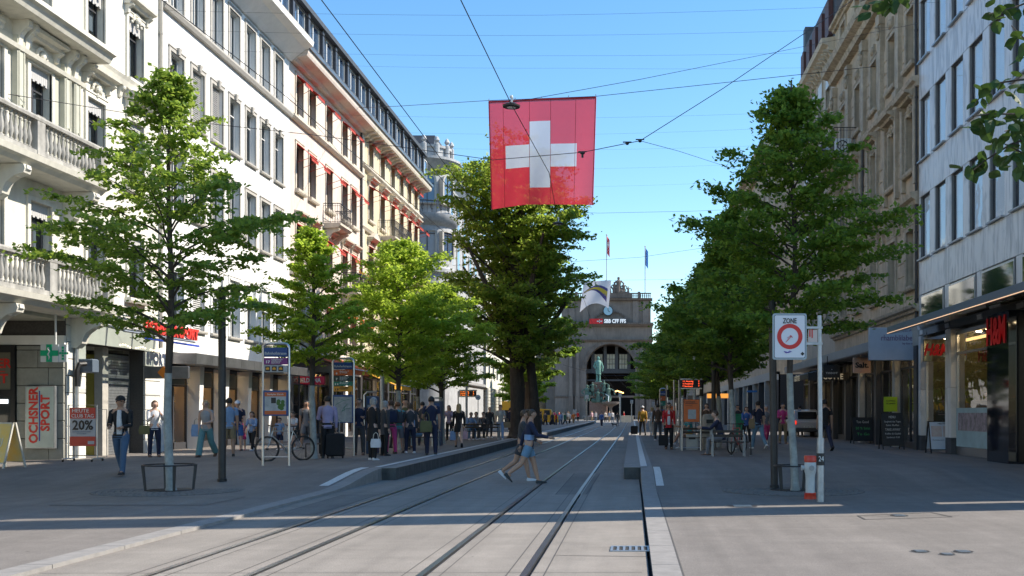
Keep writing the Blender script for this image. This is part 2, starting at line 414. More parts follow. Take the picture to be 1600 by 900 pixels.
# drain grate in the road
p = gp(986, 858, 0)
t = thing('drain_grate', 'slotted metal drain grate in the sunlit road beside the right kerb', 'drain', p)
b = MB(); b.box(p.x-.22, p.x+.2, p.y-.2, p.y+.2, -.05, .003); b.build('recess', M['groove'], t)
b = MB()
b.box(p.x-.24, p.x+.22, p.y-.22, p.y-.17, 0, .012); b.box(p.x-.24, p.x+.22, p.y+.17, p.y+.22, 0, .012)
for k in range(7): b.box(p.x-.24+k*.0717, p.x-.24+k*.0717+.03, p.y-.17, p.y+.17, 0, .012)
b.build('grille', M['steel'], t)
def cover(x, y, r, lab):
    p = gp(x, y); t = thing('manhole_cover', lab, 'cover', p, 0, 'round covers in the right pavement')
    b = MB(); b.lathe([(r, p.z-.02), (r, p.z+.004), (r*.86, p.z+.0045)], p.x, p.y, 20); b.build('rim', M['cobble'], t)
    b = MB(); b.lathe([(r*.84, p.z-.02), (r*.84, p.z+.009), (.0, p.z+.01)], p.x, p.y, 20); b.build('lid', M['dark_metal'], t)
    b = MB()
    for k in range(-2, 3): b.box(p.x-r*.5, p.x+r*.5, p.y+k*r*.25-.008, p.y+k*r*.25+.008, p.z+.009, p.z+.014)
    b.build('rib', M['steel'], t)
cover(1438, 862, .12, 'left small round cover in the sunlit right pavement')
cover(1505, 862.5, .13, 'right small round cover in the sunlit right pavement')
cover(1480, 866.5, .10, 'middle small round cover, lowest of the three in the right pavement')
cover(1160, 791, .3, 'larger round cover in the shaded right pavement')
cover(1405, 806, .16, 'small round cover inside the rectangular seam on the right')
# stone rings round the two front trees
def tree_pit(x, y, lab, rr=1.42, setts=True):
    p = gp(x, y); t = thing('tree_pit', lab, 'tree pit', p, 0, 'round sett rings about street trees')
    me = MB(); me.loft([[(-.05,-.045,0),(.05,-.045,0),(.05,.045,0),(-.05,.045,0)], [(-.044,-.04,.012),(.044,-.04,.012),(.044,.04,.012),(-.044,.04,.012)]])
    m = me.mesh('sett', M['cobble'])
    b = MB(); b.lathe([(rr, p.z-.01), (rr, p.z+.003)], p.x, p.y, 40); b.build('bed', M['seam'], t)
    b = MB(); b.lathe([(.42, p.z-.01), (.42, p.z+.008)], p.x, p.y, 24); b.build('soil', M['soil'], t)
    sb = MB(); cnt = 0
    for k in range(9):
        r = .5 + k*.108; n = int(2*math.pi*r/.115)
        for q in range(n):
            a = 2*math.pi*q/n + k*.4; cx, cy = p.x+r*math.cos(a), p.y+r*math.sin(a)
            if cnt < 290 and setts and math.sin(a) < .3:
                o = inst('sett', m, t, (cx, cy, p.z+.003), a+math.pi/2); cnt += 1
            else:
                ca, sa = math.cos(a+math.pi/2), math.sin(a+math.pi/2)
                def w_(u, v, z): return (cx+u*ca-v*sa, cy+u*sa+v*ca, p.z+.003+z)
                sb.loft([[w_(-.05,-.045,0),w_(.05,-.045,0),w_(.05,.045,0),w_(-.05,.045,0)],[w_(-.044,-.04,.012),w_(.044,-.04,.012),w_(.044,.04,.012),w_(-.044,.04,.012)]])
    o = sb.build('sett_ring', M['cobble'], t); o['kind'] = 'stuff'
    b = MB(); b.tube([(p.x+.45*c, p.y+.45*s_, p.z+.012) for c, s_ in ring(25)][:25]+[(p.x+.45, p.y, p.z+.012)], .012, 5); b.build('iron_ring', M['dark_metal'], t)
    return p
TP1 = tree_pit(265, 767, 'ring of stone setts around the near left tree')
TP2 = tree_pit(1238, 766.5, 'ring of stone setts around the near right tree')
# ================================================================== buildings
def wall(parent, name, s, X, y0, y1, z0, z1, holes, m, depth=.25, joints=0):
    """street front at x=X facing s, with real openings and their reveals"""
    ys_ = sorted({y0, y1, *[v for h in holes for v in h[:2] if y0 < v < y1]})
    zs_ = sorted({z0, z1, *[v for h in holes for v in h[2:4] if z0 < v < z1]})
    b = MB()
    for a, c in zip(ys_[:-1], ys_[1:]):
        run = None
        for d, e in zip(zs_[:-1], zs_[1:]):
            ym, zm = (a+c)/2, (d+e)/2
            inside = any(h[0] < ym < h[1] and h[2] < zm < h[3] for h in holes)
            if not inside: b.face([(X, a, d), (X, c, d), (X, c, e), (X, a, e)])
    for h in holes:
        ya, yb, za, zb = h[:4]; xi = X - s*depth
        b.face([(X, ya, za), (xi, ya, za), (xi, ya, zb), (X, ya, zb)]); b.face([(X, yb, za), (xi, yb, za), (xi, yb, zb), (X, yb, zb)])
        b.face([(X, ya, za), (X, yb, za), (xi, yb, za), (xi, ya, za)]); b.face([(X, ya, zb), (X, yb, zb), (xi, yb, zb), (xi, ya, zb)])
    me_o = b.build(name, m, parent)
    return me_o
def body(parent, s, X, y0, y1, z0, z1, m, depth=.55, back=14, z00=None):
    b = MB(); b.box(X - s*depth, X - s*back, y0, y1, z0, z1)
    # end walls closing the strip between front and body
    b.box(X - s*.002, X - s*depth, y0, y0+.06, z0, z1); b.box(X - s*.002, X - s*depth, y1-.06, y1, z0, z1)
    b.build('building_body', m, parent)
WM = {}
def win_meshes(s, w_, h_, style):
    k = (s, round(w_, 2), round(h_, 2), style)
    if k in WM: return WM[k]
    fm = {'w': M['frame_w'], 'd': M['frame_d'], 'b': M['frame_b']}[style[0]]
    f = MB(); e = .06; t = .05
    e = .045 if 'c' in style else .06; f.box(0, -s*t, -w_/2, -w_/2+e, 0, h_); f.box(0, -s*t, w_/2-e, w_/2, 0, h_)
    f.box(0, -s*t, -w_/2+e, w_/2-e, 0, e); f.box(0, -s*t, -w_/2+e, w_/2-e, h_-e, h_)
    if 'm' in style: f.box(.004*s, -s*t, -e*.55, e*.55, e, h_-e)
    if 't' in style: f.box(.003*s, -s*t, -w_/2+e, w_/2-e, h_*.72, h_*.72+e*.8)
    if 'q' in style: f.box(.003*s, -s*t, w_*.12, w_*.12+e*.8, e, h_-e)
    gx = .005 if 'c' in style else .03; g = MB(); g.face([(-s*gx, -w_/2+e*.5, e*.5), (-s*gx, w_/2-e*.5, e*.5), (-s*gx, w_/2-e*.5, h_-e*.5), (-s*gx, -w_/2+e*.5, h_-e*.5)])
    c = MB(); c.face([(-s*.25, -w_/2-.05, -.05), (-s*.25, w_/2+.05, -.05), (-s*.25, w_/2+.05, h_+.05), (-s*.25, -w_/2-.05, h_+.05)])
    co_ = .03 if 'c' in style else .12
    def folds(y0, y1, z0=0, z1=h_):
        n = max(4, int((y1-y0)/.07)); q = MB()
        r0 = [(-s*(co_+.02+.03*math.sin(i*2.1)), y0+(y1-y0)*i/n, z0) for i in range(n+1)]; r1 = [(x, y, z1) for x, y, z in r0]
        for i in range(n): q.face([r0[i], r0[i+1], r1[i+1], r1[i]])
        return q
    cur = MB()
    q1 = folds(-w_/2+.03, -w_*.16); q2 = folds(w_*.16, w_/2-.03)
    for q in (q1, q2):
        o = len(cur.v); cur.v += q.v; cur.f += [tuple(i+o for i in f_) for f_ in q.f]; cur.m += q.m
    full = folds(-w_/2+.03, w_/2-.03)
    bl = MB(); bl.face([(-s*.1, -w_/2+.03, h_*.45), (-s*.1, w_/2-.03, h_*.45), (-s*.1, w_/2-.03, h_), (-s*.1, -w_/2+.03, h_)])
    sl = MB()                         # outside slatted blind, lowered
    nz_ = int(h_/.075)
    for i in range(nz_):
        z = h_ - (i+1)*.075
        sl.loft([[(s*.07, -w_/2+.03, z), (s*.09, -w_/2+.03, z+.012), (s*.05, -w_/2+.03, z+.07), (s*.035, -w_/2+.03, z+.062)],
                 [(s*.07, w_/2-.03, z), (s*.09, w_/2-.03, z+.012), (s*.05, w_/2-.03, z+.07), (s*.035, w_/2-.03, z+.062)]])
    WM[k] = dict(frame=f.mesh('window', fm), pane=g.mesh('pane', M['panec' if 'c' in style else 'pane']), room=c.mesh('room', M['dkwin']),
                 curtain=cur.mesh('curtain', M['curtain2']), full=full.mesh('curtain', M['curtain3' if 'c' in style else 'curtain']), blind=bl.mesh('blind', M['curtain2']),
                 slats=sl.mesh('slat_blind', M['shutter']))
    return WM[k]
rw = random.Random(4)
def window(parent, s, X, yc, w_, z0, z1, style='wm', depth=.2, inside=None):
    d = win_meshes(s, w_, z1-z0, style)
    f = inst('window', d['frame'], parent, (X - s*depth, yc, z0))
    def sub(n): o = bpy.data.objects.new(d[n].name.split('.')[0], d[n]); C.objects.link(o); o.parent = f; return o
    sub('pane'); sub('room')
    k = inside or rw.choice(['curtain', 'blind', 'none', 'none'])
    if k != 'none': sub(k)
    return f
def sill(parent, s, X, yc, w_, z, out=.14, m=None, h=.1):
    key = ('sill', s, round(w_, 2), out, (m or M['surround']).name, h)
    if key not in WM:
        b = MB(); b.ext([(-s*.05, -h), (s*out*.8, -h), (s*out, -h*.6), (s*out, 0), (-s*.05, .02)], -w_/2, w_/2); WM[key] = b.mesh('sill', m or M['surround'])
    return inst('sill', WM[key], parent, (X, yc, z))
def surround(parent, s, X, yc, w_, z0, z1, wd=.14, out=.05, m=None, key_=False):
    key = ('sur', s, round(w_, 2), round(z1-z0, 2), wd, (m or M['surround']).name, key_)
    if key not in WM:
        b = MB(); h = z1-z0
        for a, c, d, e in ((-w_/2-wd, -w_/2, 0, h+wd), (w_/2, w_/2+wd, 0, h+wd), (-w_/2, w_/2, h, h+wd)): b.box(-s*.02, s*out, a, c, d, e)
        b.box(-s*.02, s*(out+.025), -w_/2-wd-.02, w_/2+wd+.02, h+wd, h+wd+.05)
        if key_: b.loft([[(s*.0, -.07, h), (s*.12, -.07, h), (s*.12, .07, h), (0, .07, h)], [(0, -.11, h+wd+.1), (s*.16, -.11, h+wd+.1), (s*.16, .11, h+wd+.1), (0, .11, h+wd+.1)]])
        WM[key] = b.mesh('window_surround', m or M['surround'])
    return inst('window_surround', WM[key], parent, (X, yc, z0))
def hood(parent, s, X, yc, w_, z, out=.4, m=None, kind='flat', orn=True):
    key = ('hood', s, round(w_, 2), out, (m or M['trim']).name, kind, orn)
    if key not in WM:
        b = MB(); W = w_/2
        if kind == 'flat': b.ext([(0, 0), (s*out*.5, 0), (s*out*.6, .08), (s*out*.95, .12), (s*out, .2), (0, .28)], -W, W)
        else:
            b.ext([(0, 0), (s*out*.6, 0), (s*out, .1), (s*out, .16), (0, .18)], -W, W)
            b.loft([[(s*out*.9, -W, .16), (s*out*.9, 0, .55), (s*out*.9, W, .16)], [(0, -W, .16), (0, 0, .55), (0, W, .16)]])
        for yy_ in (-W+.12, W-.12):   # scrolled consoles
            b.ext([(0, -.3), (s*out*.3, -.26), (s*out*.35, -.12), (s*out*.7, -.02), (s*out*.7, 0), (0, 0)], yy_-.06, yy_+.06)
        if orn:                        # carved shell ornament under the hood
            for i in range(9):
                a = math.pi*(i/8); b.ball((s*.06, .23*math.cos(a), -.32+.2*math.sin(a)), .05, .055, .07, 6, 4)
            b.ball((s*.09, 0, -.3), .08, .1, .11, 8, 5); b.ball((s*.07, 0, -.46), .06, .06, .1, 6, 4)
            for q in (-.3, .3): b.ball((s*.05, q, -.42), .05, .07, .05, 6, 4)
        WM[key] = b.mesh('window_hood', m or M['trim'])
    return inst('window_hood', WM[key], parent, (X, yc, z))
def course(parent, name, s, X, y0, y1, prof, m):
    b = MB(); b.ext([(X + s*o, z) for o, z in prof], y0, y1); return b.build(name, m, parent)
def bracket_mesh(s, d, h, w_, m, name='bracket'):
    key = ('br', s, d, h, w_, m.name)
    if key not in WM:
        b = MB(); b.ext([(0, 0), (s*d*.96, 0), (s*d, -h*.12), (s*d*.96, -h*.25), (s*d*.7, -h*.34), (s*d*.5, -h*.5), (s*d*.42, -h*.66), (s*d*.36, -h*.85), (s*d*.2, -h), (0, -h)], -w_/2, w_/2)
        b.ext([(s*d*.4, -h*.3), (s*d*1.02, -h*.02), (s*d*1.04, -h*.14), (s*d*.78, -h*.36)], -w_*.3, w_*.3)
        WM[key] = b.mesh(name, m)
    return WM[key]
def baluster_mesh(h, m):
    key = ('bal', h, m.name)
    if key not in WM:
        b = MB(); b.lathe([(.055, 0), (.055, h*.07), (.03, h*.1), (.045, h*.2), (.068, h*.32), (.06, h*.45), (.03, h*.66), (.026, h*.78), (.045, h*.85), (.03, h*.9), (.055, h*.94), (.055, h)], 0, 0, 9)
        WM[key] = b.mesh('baluster', m, smooth=True)
    return WM[key]
def balustrade(parent, X, y0, y1, z, h, m, step=.19, xw=.11, posts=()):
    b = MB(); b.box(X-xw, X+xw, y0, y1, z, z+.12); b.build('plinth', m, parent)
    b = MB(); b.ext([(X-xw*1.25, z+h-.12), (X+xw*1.25, z+h-.12), (X+xw*1.4, z+h-.05), (X+xw*1.1, z+h), (X-xw*1.1, z+h)], y0, y1); b.build('handrail', m, parent)
    me = baluster_mesh(round(h-.24, 2), m); y = y0+.1
    for p in posts:
        q = MB(); q.box(X-xw*1.15, X+xw*1.15, p-.17, p+.17, z+.02, z+h+.02); q.build('pier', m, parent)
    while y < y1-.05:
        if not any(abs(y-p) < .22 for p in posts): inst('baluster', me, parent, (X, y, z+.12))
        y += step
def rail_panel(parent, pts, z, h, m, step=.11, name='railing', curl=False):
    """iron railing along a plan polyline"""
    b = MB(); P = [Vector((x, y, 0)) for x, y in pts]
    for a, c in zip(P[:-1], P[1:]):
        for zz, r in ((z+.06, .012), (z+h, .022), (z+h-.12, .01)): b.tube([a+Vector((0,0,zz)), c+Vector((0,0,zz))], r, 5)
        n = max(1, int((c-a).length/step))
        for i in range(n+1):
            p = a.lerp(c, i/n); b.tube([p+Vector((0,0,z+.02)), p+Vector((0,0,z+h))], .009, 4)
            if curl and i % 2 == 0:
                d = (c-a).normalized(); pp = [p+Vector((0,0,z+h*.5))+d*(.05*math.cos(q)*1.1)+Vector((0,0,.13*math.sin(q))) for q in [k*math.pi/4 for k in range(8)]]
                b.tube(pp, .009, 4)
    return b.build(name, m, parent)
def awning_mesh(s, w_, m, drop=.5, out=.75):
    key = ('aw', s, round(w_, 2), m.name, drop, out)
    if key not in WM:
        c = MB(); n = 4
        r0 = [(s*(.03+out*i/n), -w_/2, -drop*(i/n)**1.25) for i in range(n+1)]
        up = [(x, y, z+.012) for x, y, z in r0]
        for i in range(n):
            for q in (r0, up): c.face([q[i], (q[i][0], w_/2, q[i][2]), (q[i+1][0], w_/2, q[i+1][2]), q[i+1]])
        c.face([(s*(out+.03), -w_/2, -drop), (s*(out+.03), w_/2, -drop), (s*(out+.035), w_/2, -drop-.16), (s*(out+.035), -w_/2, -drop-.16)])
        f = MB(); f.tube([(s*(out+.03), -w_/2, -drop), (s*(out+.03), w_/2, -drop)], .025, 6); f.tube([(s*.03, -w_/2, 0), (s*.03, w_/2, 0)], .05, 6)
        for y in (-w_/2+.02, w_/2-.02): f.tube([(s*(out+.03), y, -drop), (s*.02, y, -drop-.25)], .013, 4)
        WM[key] = (c.mesh('awning', m), f.mesh('awning_arms', M['red']))
    return WM[key]
def awning(parent, s, X, yc, w_, z, m=None, drop=.5, out=.75):
    c, f = awning_mesh(s, w_, m or M['red'], drop, out); o = inst('awning', c, parent, (X, yc, z))
    a = bpy.data.objects.new('awning_arms', f); C.objects.link(a); a.parent = o
def text_on(parent, *a, **k): return text('lettering', *a, parent=parent, **k)

# ---------------------------------------------------------------- left building 1: ornate pale stone
s = 1
B1 = thing('ornate_stone_building', 'ornate pale stone building with two balustraded balconies at the far left', 'building', (-20, 24, 0))
cols = [16.9, 19.1, 21.2, 23.3, 25.5, 27.65, 30.5, 32.95]
holes = []
W1 = []
for i, yc in enumerate(cols):
    for z0, z1 in ((5.25, 7.25), (8.75, 10.9), (12.2, 14.2), (15.7, 17.5)):
        holes.append((yc-.5, yc+.5, z0, z1)); W1.append((yc, z0, z1, i))
wall(B1, 'wall', s, LX, 14, 34.68, 4.45, 19.2, holes, M['stone_w'])
body(B1, s, LX, 14, 34.68, 4.45, 19.2, M['stone_w'])
for yc, z0, z1, i in W1:
    bay = i <= 5 and 8 < z0 < 12
    window(B1, s, LX, yc, 1.0, z0, z1, 'dmt', inside='blind' if (i+int(z0)) % 3 == 0 else 'curtain')
    surround(B1, s, LX, yc, 1.0, z0, z1, .13, .06, M['stone_w'])
    b = MB()                           # little scalloped valance of the rolled sun blind
    for k in range(10): b.box(LX-.1, LX-.07, yc-.49+k*.098, yc-.49+k*.098+.09, z1-.36-(k % 2)*.04, z1)
    b.build('blind_valance', M['curtain2'], B1)
    if 8 < z0 < 12 and i >= 5: hood(B1, s, LX, yc, 1.55, z1+.62, .42, M['stone_w'])
    elif 8 < z0 < 12: hood(B1, s, LX, yc, 1.0, z1+.5, .1, M['stone_w'])
    if 12 < z0 < 15: hood(B1, s, LX, yc, 1.5, z1+.3, .4, M['stone_w'])
    if z0 > 12 or i > 5: sill(B1, s, LX, yc, 1.35, z0, .2, M['stone_w'], .16)
# pilasters of the bay with green-grey panels
def pil(yc, z0, z1, w_=.34, out=.16, m=None):
    b = MB(); b.box(LX, LX+out, yc-w_/2, yc+w_/2, z0, z1)
    for a, c in ((yc-w_/2+.05, yc-w_/2+.08), (yc+w_/2-.08, yc+w_/2-.05)): b.box(LX+out, LX+out+.02, a, c, z0+.3, z1-.3)
    b.lathe([(.0, 0)], 0, 0, 3) if False else None
    b.build('pilaster', m or M['stone_g'], B1)
    o = MB(); o.tube([(LX+out+.01, yc+.1*c, z0+1.15+.2*q) for c, q in ring(12)]+[(LX+out+.01, yc+.1, z0+1.15)], .02, 5); o.build('carved_oval', m or M['stone_g'], B1)
for yc in (22.25, 24.4, 24.75, 26.55, 28.75, 29.25): pil(yc, 8.25, 11.35)
b = MB(); b.box(LX, LX+.05, 15, 29.6, 11.0, 11.35); b.build('frieze_panel', M['stone_g'], B1)
course(B1, 'frieze_moulding', s, LX, 15, 29.6, [(0, 10.95), (.2, 10.98), (.24, 11.08), (0, 11.1)], M['stone_w'])
for a, c in ((24.95, 25.0), (28.15, 28.5), (23.8, 24.1)): b = MB(); b.box(LX, LX+.03, a, c, 8.3, 10.9); b.build('green_panel', M['stone_g'], B1)
course(B1, 'cornice_slab', s, LX, 14, 29.9, [(0, 11.75), (.75, 11.78), (.85, 11.95), (.95, 12.0), (.95, 12.12), (0, 12.16)], M['stone_w'])
course(B1, 'string_course', s, LX, 29.9, 34.68, [(0, 11.78), (.18, 11.8), (.24, 11.95), (.3, 12.05), (0, 12.1)], M['stone_w'])
bm_ = bracket_mesh(s, .45, .75, .17, M['stone_w'])
for yc in (22.2, 24.45, 24.8, 26.5, 26.8, 28.75, 29.15): inst('bracket', bm_, B1, (LX, yc, 11.76))
bs = bracket_mesh(s, .2, .35, .16, M['stone_w'])
for yc in (30.2, 31.9, 33.3, 34.3): inst('bracket', bs, B1, (LX, yc, 11.78))
# balconies
def stone_balcony(z, y0, y1, posts):
    b = MB(); b.ext([(LX, z-.32), (LX+.8, z-.3), (LX+.9, z-.2), (LX+1.0, z-.16), (LX+1.05, z-.02), (LX, z)], y0, y1); b.build('balcony_slab', M['stone_w'], B1)
    balustrade(B1, LX+.86, y0+.05, y1-.05, z, 1.0, M['bal'], .19, .1, posts)
    b = MB(); b.box(LX, LX+.86, y1-.25, y1-.05, z+.88, z+1.0); b.build('side_rail', M['bal'], B1); b = MB(); b.box(LX, LX+.86, y1-.22, y1-.08, z, z+.12); b.build('side_plinth', M['bal'], B1)
    for k in range(4): inst('baluster', baluster_mesh(.76, M['bal']), B1, (LX+.14+k*.19, y1-.15, z+.12))
stone_balcony(8.12, 17, 29.35, (20.5, 23.0, 26.05, 29.15))
stone_balcony(4.62, 17, 29.7, (20.5, 23.6, 26.6, 29.5))
bb = bracket_mesh(s, .9, .85, .3, M['stone_w'])
for yc in (22.3, 25.6, 28.9): inst('bracket', bb, B1, (LX, yc, 7.8)); 
for yc in (25.3, 29.3): inst('bracket', bb, B1, (LX, yc, 4.3))
course(B1, 'eaves', s, LX, 14, 34.68, [(0, 18.7), (.2, 18.7), (.35, 18.95), (.8, 19.05), (.85, 19.25), (0, 19.35)], M['stone_w'])
# hall under the first balcony, set back 2.2 m; its end wall faces down the street
YB = 28.9
b = MB(); b.box(LX-2.3, LX-2.8, 14, YB, 0, 4.45); b.build('recessed_wall', M['stone_w'], B1)
b = MB(); b.box(LX-2.3, LX+.0, 14, YB-.002, 4.2, 4.44); b.build('soffit', M['stone_g'], B1)
b = MB(); b.box(LX-3.2, LX-.001, YB-.06, YB+.04, 3.52, 3.78); b.build('lintel_band', M['white'], B1)
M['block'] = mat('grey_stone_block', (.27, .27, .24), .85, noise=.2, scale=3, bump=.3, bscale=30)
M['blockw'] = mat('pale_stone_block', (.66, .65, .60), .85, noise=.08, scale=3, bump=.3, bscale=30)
b = MB(); b.box(LX-4, LX-.02, YB+.02, YB+.5, -.1, 4.45); b.build('end_wall', M['seam'], B1)
zz = .25; row = 0
while zz < 3.5:                        # stones of the end wall
    h = .5 if row else .62; h = min(h, 3.5-zz); xs = [LX-1.35, LX-.75, LX-.02] if row % 2 else [LX-1.35, LX-.45, LX-.02]
    for x0, x1 in zip(xs[:-1], xs[1:]):
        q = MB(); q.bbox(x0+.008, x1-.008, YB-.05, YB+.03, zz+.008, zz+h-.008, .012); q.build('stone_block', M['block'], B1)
    zz += h; row += 1
# stones of the sunlit piers on the street front
def pier_stones(y0, y1, z0, z1, m, par, X=LX, s_=1, h=.48):
    z = z0
    while z < z1-.05:
        hh = min(h, z1-z); q = MB(); q.bbox(X-.4*s_, X+.02*s_, y0+.008, y1-.008, z+.008, z+hh-.008, .012); q.build('stone_block', m, par); z += h
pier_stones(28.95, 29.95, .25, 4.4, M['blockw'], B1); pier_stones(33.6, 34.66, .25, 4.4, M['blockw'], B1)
b = MB(); b.box(LX-.05, LX-.5, 28.95, 29.95, 0, 4.45); b.box(LX-.05, LX-.5, 33.6, 34.68, 0, 4.45); b.box(LX-.02, LX-.5, 29.95, 33.6, 3.62, 4.45)
b.build('pier', M['seam'], B1)
b = MB(); b.box(LX, LX+.02, 29.95, 33.6, 3.64, 4.4); b.build('lintel', M['blockw'], B1)
# niche with yellow side door and lowered shutter
M['ochre'] = mat('ochre_painted_wall', (.36, .31, .06), .6, noise=.25, scale=2)
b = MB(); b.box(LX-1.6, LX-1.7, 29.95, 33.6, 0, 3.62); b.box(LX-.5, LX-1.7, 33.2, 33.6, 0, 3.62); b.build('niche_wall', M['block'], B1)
b = MB(); b.box(LX-.45, LX-1.6, 31.55, 31.63, .25, 3.4); b.build('ochre_door', M['ochre'], B1)
b = MB(); b.box(LX-.3, LX-.55, 31.5, 31.85, .25, 3.62); b.build('door_post', M['surround'], B1)
for k in range(36):
    if k == 0: sm = MB(); sm.ext([(0, 0), (.02, .01), (.02, .075), (0, .085)], -.7, .7); sm = sm.mesh('shutter_slat', M['steel'])
    inst('shutter_slat', sm, B1, (LX-.42, 32.65, .28+k*.088))
b = MB(); b.box(LX-.43, LX-.46, 31.9, 33.4, .25, 3.5); b.build('shutter_backing', M['dkwin'], B1)
b = MB()
for k in range(18): b.ball((LX+.9-.02*k % .1, 30.2+k*.19, 3.6+.03*math.sin(k)), .03, n=6, k=4)
b.build('lamp_string', mat('warm_bulb', (1, .8, .5), .4, emit=1.5), B1)
# glass canopy over that door
t = thing('glass_canopy', 'glass canopy with thin steel trusses under the red shop letters', 'canopy', (LX+.5, 32, 3.8))
b = MB(); b.ext([(LX+.02, 4.25), (LX+1.3, 3.95), (LX+1.3, 3.975), (LX+.02, 4.275)], 29.6, 34.4); b.build('glass_sheet', M['shop'], t)
b = MB()
for y in (29.7, 31.2, 32.8, 34.3): b.tube([(LX, y, 4.28), (LX+1.3, y, 3.99)], .025, 5); b.tube([(LX, y, 4.9), (LX+1.2, y, 4.02)], .014, 5); b.tube([(LX, y, 4.6), (LX+.65, y, 4.13)], .012, 5)
b.tube([(LX+1.3, 29.6, 3.97), (LX+1.3, 34.4, 3.97)], .035, 6); b.tube([(LX+.1, 29.6, 4.65), (LX+.1, 34.4, 4.65)], .03, 6); b.build('truss', M['steel'], t)
# shop window of the recessed hall, far left
t = thing('shop_window', 'dark framed shop window with red store lettering at the left edge', 'shop window', (LX-2.3, YB-.1, .3))
b = MB(); X0, X1 = LX-3.2, LX-1.36
for a in ((X0, X1, YB-.12, YB-.02, 3.3, 3.5), (X1-.12, X1, YB-.12, YB-.02, .3, 3.3), (X0, X1-.12, YB-.12, YB-.02, 2.05, 2.25), (X0, X1-.12, YB-.12, YB-.02, .3, .45)): b.box(*a)
b.build('frame', M['black'], t)
b = MB(); b.box(X0, X1-.12, YB-.06, YB-.04, 2.25, 3.3); b.build('sign_panel', mat('olive_panel', (.16, .15, .11), .4), t)
b = MB(); b.box(X0, X1-.12, YB-.08, YB-.06, .45, 2.05); b.build('pane', mat('dark_shop_glass', (.02, .022, .022), .08, spec=.8), t)
M['redl'] = mat('red_letters', (.62, .03, .02), .5, emit=0)
text('lettering', 'OCHSNER', .36, M['redl'], t, (LX-2.32, YB-.075, 2.98), bold=.01)
text('lettering', 'SPORT', .36, M['redl'], t, (LX-2.12, YB-.075, 2.55), bold=.01)
b = MB(); b.box(X0, X1-.3, YB-.08, YB-.068, 2.75, 2.775); b.build('underline', M['redl'], t)
b = MB(); b.box(X0, X1-.2, YB-.11, YB-.085, 1.86, 1.98); b.build('light_strip', mat('cool_lamp', (.9, .95, 1), .4, emit=1.0), t)
# upright light box
t = thing('light_box_sign', 'upright white light box with red vertical lettering on the grey stone pier', 'sign', at(65, 700, YB-.1))
x0, x1 = at(43, 0, YB-.1).x, at(87, 0, YB-.1).x; z0, z1 = at(0, 700, YB-.1).z, at(0, 604, YB-.1).z
b = MB(); b.bbox(x0-.02, x1+.02, YB-.18, YB-.055, z0-.02, z1+.02, .015); b.build('case', M['steel'], t)
b = MB(); b.box(x0+.02, x1-.02, YB-.19, YB-.181, z0+.02, z1-.02); b.build('face', mat('milky_sign_face', (.46, .52, .46), .35, noise=.12, scale=3), t)
text('lettering', 'OCHSNER', .34, M['redl'], t, (x0+.23, YB-.195, (z0+z1)/2+.05), bold=.012, roll=R(90), width=None)
text('lettering', 'SPORT', .34, M['redl'], t, (x0+.56, YB-.195, (z0+z1)/2+.12), bold=.012, roll=R(90))
b = MB(); b.box(x0+.375, x0+.405, YB-.196, YB-.191, z0+.2, z1-.12); b.build('stripe', mat('blue_stripe', (.03, .05, .35), .5), t)
# pharmacy cross on its rod
t = thing('pharmacy_sign', 'green cross pharmacy sign hanging from a rod below the balcony', 'sign', at(85, 566, 28.0))
M['pgreen'] = mat('pharmacy_green', (.0, .36, .17), .4); M['signw'] = mat('sign_white', (.62, .64, .62), .45)
pc = at(79, 552, 28.0); b = MB(); b.box(pc.x-.24, pc.x+.24, 27.94, 28.06, pc.z-.24, pc.z+.24); b.build('panel', M['signw'], t)
b = MB(); b.box(pc.x-.24, pc.x+.24, 27.925, 28.075, pc.z-.075, pc.z+.075); b.box(pc.x-.075, pc.x+.075, 27.92, 28.08, pc.z-.24, pc.z+.24); b.build('cross', M['pgreen'], t)
b = MB(); b.tube([(pc.x+.03*math.sin(k*1.2), 27.91, pc.z-.15+k*.03) for k in range(11)], .012, 5); b.tube([(pc.x, 27.912, pc.z-.18), (pc.x, 27.912, pc.z+.16)], .008, 5); b.build('snake_emblem', M['signw'], t)
b = MB(); b.box(pc.x+.24, pc.x+.46, 27.96, 28.04, pc.z-.24, pc.z+.24); b.build('side_panel', M['signw'], t)
b = MB(); q = pc.x+.36
for dx, dz in ((0, 0), (.07, 0), (-.07, 0), (0, .07), (0, -.07), (0, .15), (0, -.15)): b.box(q+dx-.03, q+dx+.03, 27.95, 28.05, pc.z+dz-.03, pc.z+dz+.03)
b.build('small_cross', M['pgreen'], t)
b = MB(); b.tube([(pc.x+.14, 28, pc.z+.24), (pc.x+.14, 28, 4.35)], .03, 6); b.build('rod', M['signw'], t)
# downpipes
def downpipe(X, y, z0, z1, lab, m=M['steel'], s=1):
    t = thing('downpipe', lab, 'pipe', (X+s*.07, y, z0)); b = MB(); b.tube([(X+s*.08, y, z0), (X+s*.08, y, z1)], .055, 8); b.build('pipe', m, t)
    b = MB(); z = z0+1
    while z < z1: b.tube([(X+s*.08, y, z), (X+s*.08, y, z+.07)], .07, 8); z += 2.4
    b.build('pipe_clamp', m, t)
downpipe(LX, 34.62, 3.8, 18.6, 'pale downpipe between the ornate building and the plain white building', M['surround'])
downpipe(LX+.02, 29.3, .3, 4.3, 'downpipe on the sunlit stone pier behind the sale poster')
